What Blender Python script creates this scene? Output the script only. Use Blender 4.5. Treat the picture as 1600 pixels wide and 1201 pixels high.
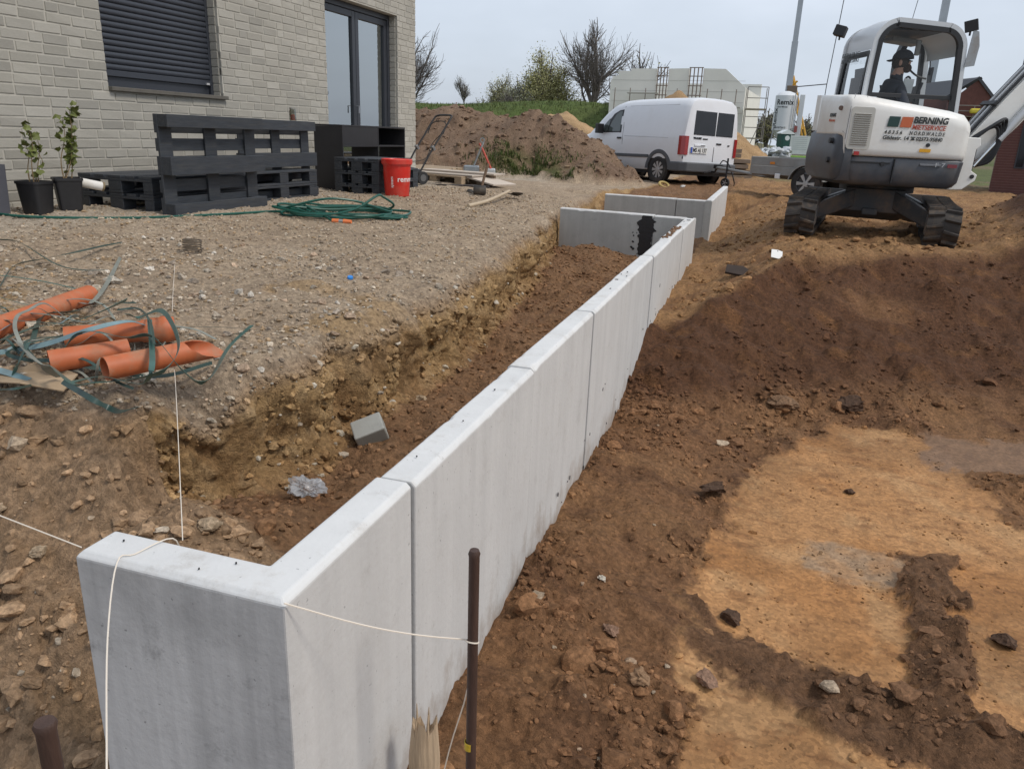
import bpy, bmesh, math, random
import numpy as np
from mathutils import Vector, Matrix, Euler

for o in list(bpy.data.objects):
    bpy.data.objects.remove(o)
scene = bpy.context.scene
COL = scene.collection
PI = math.pi
R_ = math.radians

# ------------------------------------------------------------------ camera
cam_data = bpy.data.cameras.new('camera')
cam = bpy.data.objects.new('camera', cam_data)
COL.objects.link(cam)
scene.camera = cam
cam_data.sensor_width = 36.0
cam_data.lens = 36.0 * 1195.0 / 1600.0
cam_data.clip_start = 0.05
cam_data.clip_end = 2000.0
cam.location = (0.0, 0.0, 0.778)
_down = Vector((662 - 800, 4270 - 600.5, 1195.0)).normalized()   # measured vertical vanishing direction
_up = -_down
_fw = Vector((1207 - 800, 227 - 600.5, 1195.0))                  # measured vanishing direction of the long wall
_fw = (_fw - _up * _fw.dot(_up)).normalized()
_rt = _fw.cross(_up)
_Rm = Matrix((_rt, _fw, _up))
cam.rotation_euler = (_Rm @ Matrix(((1, 0, 0), (0, -1, 0), (0, 0, -1)))).to_euler()

# ------------------------------------------------------------------ sky and sun (thin overcast)
SUN_EL, SUN_AZ = R_(52), R_(98)      # azimuth measured from +Y towards +X
world = bpy.data.worlds.new('World')
scene.world = world
world.use_nodes = True
_nt = world.node_tree
_nt.nodes.clear()
_out = _nt.nodes.new('ShaderNodeOutputWorld')
_bg = _nt.nodes.new('ShaderNodeBackground')
_sky = _nt.nodes.new('ShaderNodeTexSky')
_sky.sky_type = 'NISHITA'
_sky.sun_disc = False
_sky.sun_elevation = SUN_EL
_sky.sun_rotation = SUN_AZ
_sky.air_density = 1.0
_sky.dust_density = 4.0
_sky.ozone_density = 1.5
_tc = _nt.nodes.new('ShaderNodeTexCoord')
_mp = _nt.nodes.new('ShaderNodeMapping')
_mp.inputs['Scale'].default_value = (1.0, 1.0, 2.6)
_nz = _nt.nodes.new('ShaderNodeTexNoise')
_nz.inputs['Scale'].default_value = 1.7
_nz.inputs['Detail'].default_value = 5.0
_nz.inputs['Roughness'].default_value = 0.55
_rp = _nt.nodes.new('ShaderNodeMapRange')
_rp.inputs['From Min'].default_value = 0.30
_rp.inputs['From Max'].default_value = 0.68
_rp.inputs['To Min'].default_value = 0.56
_rp.inputs['To Max'].default_value = 0.97
_mx = _nt.nodes.new('ShaderNodeMix')
_mx.data_type = 'RGBA'
_mx.inputs['B'].default_value = (6.1, 6.75, 7.7, 1.0)     # veil of cloud
_nt.links.new(_tc.outputs['Generated'], _mp.inputs['Vector'])
_nt.links.new(_mp.outputs['Vector'], _nz.inputs['Vector'])
_nt.links.new(_nz.outputs['Fac'], _rp.inputs['Value'])
_nt.links.new(_rp.outputs['Result'], _mx.inputs['Factor'])
_nt.links.new(_sky.outputs['Color'], _mx.inputs['A'])
_nt.links.new(_mx.outputs['Result'], _bg.inputs['Color'])
_bg.inputs['Strength'].default_value = 0.10
_nt.links.new(_bg.outputs['Background'], _out.inputs['Surface'])

_sd = bpy.data.lights.new('sun', 'SUN')
_sd.energy = 1.5
_sd.angle = R_(11)
_sd.color = (1.0, 0.93, 0.83)
sun = bpy.data.objects.new('sun', _sd)
COL.objects.link(sun)
_sv = Vector((math.sin(SUN_AZ) * math.cos(SUN_EL), math.cos(SUN_AZ) * math.cos(SUN_EL), math.sin(SUN_EL)))
sun.rotation_euler = _sv.to_track_quat('Z', 'Y').to_euler()
sun.location = (20, 10, 30)

vs = scene.view_settings
vs.view_transform = 'Standard'
vs.look = 'None'
vs.exposure = 0.28
vs.gamma = 1.0
vs.use_curve_mapping = False

# ------------------------------------------------------------------ helpers
rng = random.Random(11)
nrng = np.random.default_rng(5)


def tag(o, label=None, cat=None, group=None, kind=None):
    if label: o['label'] = label
    if cat: o['category'] = cat
    if group: o['group'] = group
    if kind: o['kind'] = kind
    return o


def thing(name, label, cat, loc=(0, 0, 0), rz=0.0, group=None, rot=None):
    o = bpy.data.objects.new(name, None)
    COL.objects.link(o)
    o.empty_display_size = 0.1
    o.location = loc
    o.rotation_euler = rot if rot else (0, 0, rz)
    return tag(o, label, cat, group, 'thing')


def link_mesh(name, me, mat=None, parent=None):
    o = bpy.data.objects.new(name, me)
    COL.objects.link(o)
    if mat and not me.materials: me.materials.append(mat)
    if parent: o.parent = parent
    return o


def share(name, src, parent=None, loc=None, rot=None, scale=None):
    """another object on the same mesh data"""
    o = bpy.data.objects.new(name, src.data)
    COL.objects.link(o)
    if parent: o.parent = parent
    if loc is not None: o.location = loc
    if rot is not None: o.rotation_euler = rot
    if scale is not None: o.scale = scale
    return o


def copy_tree(o, parent=None):
    c = o.copy()
    COL.objects.link(c)
    c.parent = parent
    for ch in list(o.children):
        copy_tree(ch, c)
    return c


def frame_from(d, up=Vector((0, 0, 1))):
    d = Vector(d).normalized()
    if abs(d.dot(up)) > 0.98: up = Vector((1, 0, 0))
    a = up.cross(d).normalized()
    return a, d.cross(a).normalized()


def smooth_path(pts, n=8, closed=False):
    """Catmull-Rom through the points"""
    P = [Vector(p) for p in pts]
    out = []
    m = len(P)
    rngm = m if closed else m - 1
    for i in range(rngm):
        p0 = P[(i - 1) % m] if (closed or i > 0) else P[0] * 2 - P[1]
        p1 = P[i]
        p2 = P[(i + 1) % m]
        p3 = P[(i + 2) % m] if (closed or i + 2 < m) else P[-1] * 2 - P[-2]
        for k in range(n):
            t = k / n
            out.append(0.5 * ((2 * p1) + (p2 - p0) * t + (2 * p0 - 5 * p1 + 4 * p2 - p3) * t * t + (3 * p1 - p0 - 3 * p2 + p3) * t ** 3))
    if not closed: out.append(P[-1])
    return out


class MB:
    """collects shapes for one mesh"""
    def __init__(self):
        self.v = []; self.f = []

    def add(self, verts, faces, M=None):
        b = len(self.v)
        for p in verts:
            p = Vector(p)
            self.v.append(tuple(M @ p) if M else tuple(p))
        self.f += [tuple(b + i for i in q) for q in faces]
        return self

    def box(self, c, s, rot=None, M=None):
        x, y, z = s[0] / 2, s[1] / 2, s[2] / 2
        vs_ = [(-x, -y, -z), (x, -y, -z), (x, y, -z), (-x, y, -z), (-x, -y, z), (x, -y, z), (x, y, z), (-x, y, z)]
        T = Matrix.Translation(Vector(c))
        if rot: T = T @ Euler(rot).to_matrix().to_4x4()
        if M: T = M @ T
        return self.add(vs_, [(0, 3, 2, 1), (4, 5, 6, 7), (0, 1, 5, 4), (1, 2, 6, 5), (2, 3, 7, 6), (3, 0, 4, 7)], T)

    def box2(self, a, b):
        return self.box(((a[0] + b[0]) / 2, (a[1] + b[1]) / 2, (a[2] + b[2]) / 2), (abs(b[0] - a[0]), abs(b[1] - a[1]), abs(b[2] - a[2])))

    def tube(self, path, r, n=8, closed=False, cap=True, flat=None):
        """round (or flat: (w,h)) section swept along a path; r may be a list"""
        P = [Vector(p) for p in path]
        m = len(P)
        rs = r if isinstance(r, (list, tuple)) else [r] * m
        b = len(self.v)
        ua = None
        for i, p in enumerate(P):
            if closed: d = P[(i + 1) % m] - P[i - 1]
            else: d = P[min(i + 1, m - 1)] - P[max(i - 1, 0)]
            if d.length < 1e-9: d = Vector((0, 0, 1))
            d.normalize()
            if ua is None: ua, ub = frame_from(d)
            else:
                ua = (ua - d * ua.dot(d))
                if ua.length < 1e-6: ua, ub = frame_from(d)
                ua.normalize(); ub = d.cross(ua).normalized()
            if flat:
                w, h = flat[0] / 2, flat[1] / 2
                for (sx, sy) in ((-1, -1), (1, -1), (1, 1), (-1, 1)):
                    self.v.append(tuple(p + ua * w * sx * rs[i] + ub * h * sy * rs[i]))
            else:
                for k in range(n):
                    a = 2 * PI * k / n
                    self.v.append(tuple(p + (ua * math.cos(a) + ub * math.sin(a)) * rs[i]))
        nn = 4 if flat else n
        for i in range(m if closed else m - 1):
            j = (i + 1) % m
            for k in range(nn):
                k2 = (k + 1) % nn
                self.f.append((b + i * nn + k, b + i * nn + k2, b + j * nn + k2, b + j * nn + k))
        if cap and not closed:
            self.f.append(tuple(b + k for k in reversed(range(nn))))
            self.f.append(tuple(b + (m - 1) * nn + k for k in range(nn)))
        return self

    def cyl(self, a, b, r, n=16, r2=None):
        return self.tube([a, b], [r, r if r2 is None else r2], n)

    def lathe(self, prof, n=24, M=None, a0=0.0, a1=2 * PI):
        full = abs(a1 - a0 - 2 * PI) < 1e-6
        vs_, fs = [], []
        m = n if full else n + 1
        for (r, z) in prof:
            for k in range(m):
                a = a0 + (a1 - a0) * k / n
                vs_.append((r * math.cos(a), r * math.sin(a), z))
        for i in range(len(prof) - 1):
            for k in range(n):
                k2 = (k + 1) % m
                fs.append((i * m + k, i * m + k2, (i + 1) * m + k2, (i + 1) * m + k))
        return self.add(vs_, fs, M)

    def prism(self, poly, h0, h1, M=None):
        """polygon in local xy (counter-clockwise) extruded along z"""
        n = len(poly)
        vs_ = [(p[0], p[1], h0) for p in poly] + [(p[0], p[1], h1) for p in poly]
        fs = [tuple(reversed(range(n))), tuple(range(n, 2 * n))]
        for i in range(n):
            j = (i + 1) % n
            fs.append((i, j, n + j, n + i))
        return self.add(vs_, fs, M)

    def loft(self, rings, cap=True, closed=True):
        b = len(self.v)
        n = len(rings[0])
        for rg in rings:
            for p in rg: self.v.append(tuple(p))
        for i in range(len(rings) - 1):
            for k in range(n if closed else n - 1):
                k2 = (k + 1) % n
                self.f.append((b + i * n + k, b + i * n + k2, b + (i + 1) * n + k2, b + (i + 1) * n + k))
        if cap:
            self.f.append(tuple(b + k for k in reversed(range(n))))
            self.f.append(tuple(b + (len(rings) - 1) * n + k for k in range(n)))
        return self

    def mesh(self, name):
        me = bpy.data.meshes.new(name)
        me.from_pydata(self.v, [], self.f)
        me.update()
        return me

    def build(self, name, mat, parent=None, smooth=False, bevel=0.0, seg=2, loc=None, rot=None, fix=True):
        me = self.mesh(name)
        if fix:
            bm = bmesh.new(); bm.from_mesh(me)
            bmesh.ops.recalc_face_normals(bm, faces=bm.faces)
            bm.to_mesh(me); bm.free()
        o = link_mesh(name, me, mat, parent)
        if loc is not None: o.location = loc
        if rot is not None: o.rotation_euler = rot
        if smooth:
            me.polygons.foreach_set('use_smooth', [True] * len(me.polygons))
            if smooth != 'all':
                me.set_sharp_from_angle(angle=R_(smooth if smooth is not True else 40))
        if bevel > 0:
            md = o.modifiers.new('bevel', 'BEVEL')
            md.width = bevel; md.segments = seg; md.limit_method = 'ANGLE'; md.angle_limit = R_(35)
            md.harden_normals = False
        return o


def rrect(w, h, r, n=4):
    """rounded rectangle polygon centred on 0"""
    out = []
    for (cx, cy, a0) in ((w / 2 - r, -h / 2 + r, -PI / 2), (w / 2 - r, h / 2 - r, 0), (-w / 2 + r, h / 2 - r, PI / 2), (-w / 2 + r, -h / 2 + r, PI)):
        for k in range(n + 1):
            a = a0 + PI / 2 * k / n
            out.append((cx + r * math.cos(a), cy + r * math.sin(a)))
    return out


# ------------------------------------------------------------------ materials
MATS = {}


def mat(name, col, rough=0.6, metal=0.0, var=0.0, vscale=8.0, bump=0.0, bscale=60.0, spec=0.5, stretch=None, obvar=0.0, dirt=None, dscale=3.0, damt=0.5, coat=0.0):
    """procedural principled material: mottled colour, fine relief, optional dirt of its own colour, optional change from object to object"""
    if name in MATS: return MATS[name]
    m = bpy.data.materials.new(name); m.use_nodes = True
    nt = m.node_tree; b = nt.nodes['Principled BSDF']
    b.inputs['Roughness'].default_value = rough
    b.inputs['Metallic'].default_value = metal
    b.inputs['Specular IOR Level'].default_value = spec
    if coat: b.inputs['Coat Weight'].default_value = coat
    tc = nt.nodes.new('ShaderNodeTexCoord')
    vec = tc.outputs['Object']
    if stretch:
        mp = nt.nodes.new('ShaderNodeMapping'); mp.inputs['Scale'].default_value = stretch
        nt.links.new(vec, mp.inputs['Vector']); vec = mp.outputs['Vector']
    if obvar:
        oi = nt.nodes.new('ShaderNodeObjectInfo')
        vm = nt.nodes.new('ShaderNodeVectorMath'); vm.operation = 'ADD'
        sc = nt.nodes.new('ShaderNodeMath'); sc.operation = 'MULTIPLY'; sc.inputs[1].default_value = 37.0
        nt.links.new(oi.outputs['Random'], sc.inputs[0])
        nt.links.new(vec, vm.inputs[0]); nt.links.new(sc.outputs[0], vm.inputs[1]); vec = vm.outputs['Vector']
    cur = None
    rgb = nt.nodes.new('ShaderNodeRGB'); rgb.outputs[0].default_value = (*col, 1); cur = rgb.outputs[0]
    if var:
        n = nt.nodes.new('ShaderNodeTexNoise'); n.inputs['Scale'].default_value = vscale; n.inputs['Detail'].default_value = 6; n.inputs['Roughness'].default_value = 0.65
        nt.links.new(vec, n.inputs['Vector'])
        mr = nt.nodes.new('ShaderNodeMapRange'); mr.inputs['From Min'].default_value = 0.25; mr.inputs['From Max'].default_value = 0.75
        mr.inputs['To Min'].default_value = 1 - var; mr.inputs['To Max'].default_value = 1 + var
        nt.links.new(n.outputs['Fac'], mr.inputs['Value'])
        vm = nt.nodes.new('ShaderNodeVectorMath'); vm.operation = 'SCALE'
        nt.links.new(cur, vm.inputs[0]); nt.links.new(mr.outputs[0], vm.inputs['Scale']); cur = vm.outputs['Vector']
    if obvar:
        mr = nt.nodes.new('ShaderNodeMapRange'); mr.inputs['To Min'].default_value = 1 - obvar; mr.inputs['To Max'].default_value = 1 + obvar
        nt.links.new(oi.outputs['Random'], mr.inputs['Value'])
        vm = nt.nodes.new('ShaderNodeVectorMath'); vm.operation = 'SCALE'
        nt.links.new(cur, vm.inputs[0]); nt.links.new(mr.outputs[0], vm.inputs['Scale']); cur = vm.outputs['Vector']
    if dirt:
        n = nt.nodes.new('ShaderNodeTexNoise'); n.inputs['Scale'].default_value = dscale; n.inputs['Detail'].default_value = 8; n.inputs['Roughness'].default_value = 0.7
        nt.links.new(vec, n.inputs['Vector'])
        mr = nt.nodes.new('ShaderNodeMapRange'); mr.inputs['From Min'].default_value = 0.48; mr.inputs['From Max'].default_value = 0.68; mr.inputs['To Max'].default_value = damt
        nt.links.new(n.outputs['Fac'], mr.inputs['Value'])
        mx = nt.nodes.new('ShaderNodeMix'); mx.data_type = 'RGBA'; mx.inputs['B'].default_value = (*dirt, 1)
        nt.links.new(mr.outputs[0], mx.inputs['Factor']); nt.links.new(cur, mx.inputs['A']); cur = mx.outputs['Result']
        mr2 = nt.nodes.new('ShaderNodeMapRange'); mr2.inputs['To Min'].default_value = rough; mr2.inputs['To Max'].default_value = 0.9
        nt.links.new(mr.outputs[0], mr2.inputs['Value']); nt.links.new(mr2.outputs[0], b.inputs['Roughness'])
    nt.links.new(cur, b.inputs['Base Color'])
    if bump:
        n = nt.nodes.new('ShaderNodeTexNoise'); n.inputs['Scale'].default_value = bscale; n.inputs['Detail'].default_value = 5
        nt.links.new(vec, n.inputs['Vector'])
        bp = nt.nodes.new('ShaderNodeBump'); bp.inputs['Strength'].default_value = 1.0; bp.inputs['Distance'].default_value = bump
        nt.links.new(n.outputs['Fac'], bp.inputs['Height']); nt.links.new(bp.outputs['Normal'], b.inputs['Normal'])
    MATS[name] = m
    return m


def glass_mat(name, col=(0.8, 0.9, 0.9), rough=0.02, tint=0.85, spec=0.5):
    """thin pane: mostly see-through, mirror-like at grazing angles"""
    if name in MATS: return MATS[name]
    m = bpy.data.materials.new(name); m.use_nodes = True
    nt = m.node_tree; nt.nodes.clear()
    o = nt.nodes.new('ShaderNodeOutputMaterial')
    tr = nt.nodes.new('ShaderNodeBsdfTransparent'); tr.inputs['Color'].default_value = (col[0] * tint, col[1] * tint, col[2] * tint, 1)
    gl = nt.nodes.new('ShaderNodeBsdfGlossy'); gl.inputs['Roughness'].default_value = rough; gl.inputs['Color'].default_value = (1, 1, 1, 1)
    fr = nt.nodes.new('ShaderNodeFresnel'); fr.inputs['IOR'].default_value = 1.30 + spec * 0.2
    ad = nt.nodes.new('ShaderNodeMath'); ad.operation = 'MULTIPLY_ADD'; ad.inputs[1].default_value = 0.8; ad.inputs[2].default_value = 0.0
    ad.use_clamp = True
    mx = nt.nodes.new('ShaderNodeMixShader')
    nt.links.new(fr.outputs[0], ad.inputs[0]); nt.links.new(ad.outputs[0], mx.inputs[0])
    nt.links.new(tr.outputs[0], mx.inputs[1]); nt.links.new(gl.outputs[0], mx.inputs[2])
    nt.links.new(mx.outputs[0], o.inputs['Surface'])
    MATS[name] = m
    return m


# ------------------------------------------------------------------ numpy noise
_PN = 1024
_pr = np.random.default_rng(77)
_PERM = np.concatenate([_pr.permutation(_PN)] * 2).astype(np.int32)
_GA = _pr.uniform(0, 2 * PI, _PN)
_GX = np.cos(_GA).astype(np.float32); _GY = np.sin(_GA).astype(np.float32)
_R4 = _pr.uniform(0, 1, (4, _PN)).astype(np.float32)


def _cell(ix, iy, seed):
    return _PERM[_PERM[(ix + seed * 37) & (_PN - 1)] + ((iy + seed * 101) & (_PN - 1))]


def perlin(x, y, seed=0):
    x0 = np.floor(x); y0 = np.floor(y)
    fx = (x - x0).astype(np.float32); fy = (y - y0).astype(np.float32)
    ix = x0.astype(np.int32); iy = y0.astype(np.int32)
    u = fx * fx * fx * (fx * (fx * 6 - 15) + 10); v = fy * fy * fy * (fy * (fy * 6 - 15) + 10)
    a = _cell(ix, iy, seed); b = _cell(ix + 1, iy, seed); c = _cell(ix, iy + 1, seed); d = _cell(ix + 1, iy + 1, seed)
    fx1 = fx - 1; fy1 = fy - 1
    ga = _GX[a] * fx + _GY[a] * fy; gb = _GX[b] * fx1 + _GY[b] * fy
    gc = _GX[c] * fx + _GY[c] * fy1; gd = _GX[d] * fx1 + _GY[d] * fy1
    ga += u * (gb - ga); gc += u * (gd - gc)
    return (1.5 * (ga + v * (gc - ga))).astype(np.float64)


def fbm(x, y, oct=4, seed=0, gain=0.5, lac=2.03):
    s = np.zeros_like(x); a = 1.0; f = 1.0
    for i in range(oct):
        s += a * perlin(x * f + 13.7 * i, y * f - 7.1 * i, seed + i)
        a *= gain; f *= lac
    return s


def clods(x, y, cell, seed, frac=0.6, rmin=0.2, rmax=0.62):
    """height (in units of cell) of rounded lumps dropped on a jittered lattice"""
    X = x / cell; Y = y / cell
    # wobble so outlines are not round
    X = X + 0.22 * perlin(X * 1.9, Y * 1.9, seed + 50); Y = Y + 0.22 * perlin(X * 1.9 + 40, Y * 1.9, seed + 51)
    x0 = np.floor(X); y0 = np.floor(Y)
    fx = (X - x0).astype(np.float32); fy = (Y - y0).astype(np.float32)
    ix = x0.astype(np.int32); iy = y0.astype(np.int32)
    h = np.zeros_like(fx)
    rad_t = np.where(_R4[2] < frac, rmin + (rmax - rmin) * _R4[3] ** 2, 0.0).astype(np.float32) ** 2
    for dx in (-1, 0, 1):
        for dy in (-1, 0, 1):
            k = _cell(ix + dx, iy + dy, seed)
            d2 = (fx - dx - _R4[0][k]) ** 2 + (fy - dy - _R4[1][k]) ** 2
            h = np.maximum(h, rad_t[k] - d2)
    h = (np.sqrt(h) * 0.8).astype(np.float64)
    return h * cell


def sstep(a, b, x):
    t = np.clip((x - a) / (b - a), 0, 1)
    return t * t * (3 - 2 * t)
# ------------------------------------------------------------------ terrain
_YB = np.array([-9, 1.2, 1.7, 2.0, 2.25, 2.7, 3.2, 4.0, 5.4, 7.0, 8.4, 9.2, 11.4, 60])
_XB = np.array([-1.62, -1.62, -1.66, -1.70, -1.60, -1.53, -1.50, -1.53, -1.70, -1.93, -2.16, -2.29, -2.34, -2.34])
_WB = np.array([0.24, 0.24, 0.24, 0.23, 0.23, 0.24, 0.25, 0.26, 0.25, 0.20, 0.13, 0.09, 0.3, 0.3])
WALL_X = -0.75


def bank_lines(y):
    xb = np.interp(y, _YB, _XB)
    xb = xb + 0.045 * fbm(y * 1.7, y * 0 + 3.3, 3, 71) + 0.028 * fbm(y * 7.0, y * 0 + 9.1, 3, 72, 0.6)
    w = np.interp(y, _YB, _WB) * (1 + 0.22 * perlin(y * 2.3, y * 0 + 1.7, 73) + 0.16 * fbm(y * 9.0, y * 0 + 5.7, 3, 74, 0.6))
    return xb - w, xb


def mound_h(x, y):
    """the long heap of topsoil behind the terrace: distance to its spine"""
    if x.size > 2000:
        k = (y > 13.5) & (y < 25)
        out = np.zeros_like(x)
        if k.any(): out[k] = _mound_h(x[k], y[k])
        return out
    return _mound_h(x, y)


def _mound_h(x, y):
    ax, ay, bx, by = -13.0, 19.6, -5.0, 18.8
    dx, dy = bx - ax, by - ay
    t = np.clip(((x - ax) * dx + (y - ay) * dy) / (dx * dx + dy * dy), 0, 1)
    d = np.hypot(x - (ax + t * dx), y - (ay + t * dy))
    d = d + 0.30 * fbm(x * 0.7, y * 0.7, 3, 81)
    H = 1.50 + 0.12 * perlin(x * 0.55, y * 0.55, 82) + 0.03 * np.sin(x * 1.3)
    d2 = np.hypot((x + 3.85) / 1.25, (y - 17.7)) + 0.2 * fbm(x * 0.9, y * 0.9, 3, 83)
    h1 = H * np.clip(1 - d / (2.9 - 1.0 * sstep(0.86, 1.0, t)), 0, 1) ** 0.85
    h2 = 0.60 * np.clip(1 - d2 / 1.0, 0, 1) ** 0.8
    return np.maximum(h1, h2)


def pit_only(f):
    """the scraped sand lies within a few metres: evaluate the mask only there"""
    def g(x, y):
        k = (x > -0.9) & (x < 3.2) & (y > 0.4) & (y < 6.2)
        out = np.zeros_like(x)
        if k.any(): out[k] = f(x[k], y[k])
        return out
    return g


@pit_only
def orange_mask(x, y):
    xo = np.interp(y, [1.0, 1.9, 2.3, 2.6, 3.1, 4.0, 4.6, 5.1], [0.0, 0.0, -0.06, -0.10, -0.06, 0.13, 0.36, 0.66])
    xo = xo + 0.09 * fbm(x * 3.1, y * 3.1, 6, 91, 0.62)
    left = sstep(-0.03, 0.04, x - xo + 0.03 * fbm(x * 22, y * 22, 2, 94))
    top = sstep(0.06, -0.05, y - (5.15 + 0.13 * fbm(x * 2.5, y * 2.5, 6, 92, 0.6)))
    xr = np.interp(y, [1.5, 3.0, 3.6, 4.4, 4.9, 5.2], [1.9, 1.7, 1.45, 1.30, 1.22, 1.1])
    right = 1 - 0.9 * sstep(-0.02, 0.02, x - xr + 0.09 * fbm(x * 4, y * 4, 5, 93, 0.6)) * sstep(2.6, 3.2, y)
    return left * top * right


@pit_only
def strip_mask(x, y):
    """loose dark crumbs dropped on the scraped sand: a long strip and one leg"""
    n = 0.055 * fbm(x * 5, y * 5, 6, 95, 0.62)
    yc = np.interp(x, [-0.35, -0.05, 0.42, 0.75, 1.2, 2.0], [2.72, 2.48, 2.30, 2.24, 2.12, 2.05])
    wd = np.interp(x, [-0.35, 0.1, 0.5, 0.8, 1.3, 2.0], [0.16, 0.15, 0.17, 0.15, 0.09, 0.07])
    a = sstep(1.12, 0.82, np.abs(y - yc + n) / wd) * (x > -0.5)
    lx = np.interp(y, [2.2, 2.7, 3.35], [0.73, 0.80, 0.88])
    b = sstep(1.05, 0.9, np.abs(x - lx + n) / np.interp(y, [2.3, 3.0, 3.4], [0.07, 0.11, 0.12])) * sstep(3.52, 3.40, y + n) * (y > 2.1)
    return np.maximum(a, b)


@pit_only
def smear_mask(x, y):
    n = 0.05 * fbm(x * 5, y * 9, 5, 97, 0.6)
    return (0.55 + 0.45 * sstep(-.3, .3, fbm(x * 9, y * 9, 3, 99))) * sstep(0.0, 0.03, 0.24 - np.abs(x - 0.60 + n)) * sstep(0, 0.04, 0.17 - np.abs(y - 3.27 + 0.1 * (x - 0.6) + n))


@pit_only
def mud_mask(x, y):
    n = 0.12 * fbm(x * 3.0, y * 4.5, 5, 98, 0.6)
    return sstep(0.0, 0.08, 0.62 - np.abs(x - 1.72) + n) * sstep(0, 0.07, 0.33 - np.abs(y - 4.92 - 0.05 * (x - 1.5)) + n)


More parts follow.
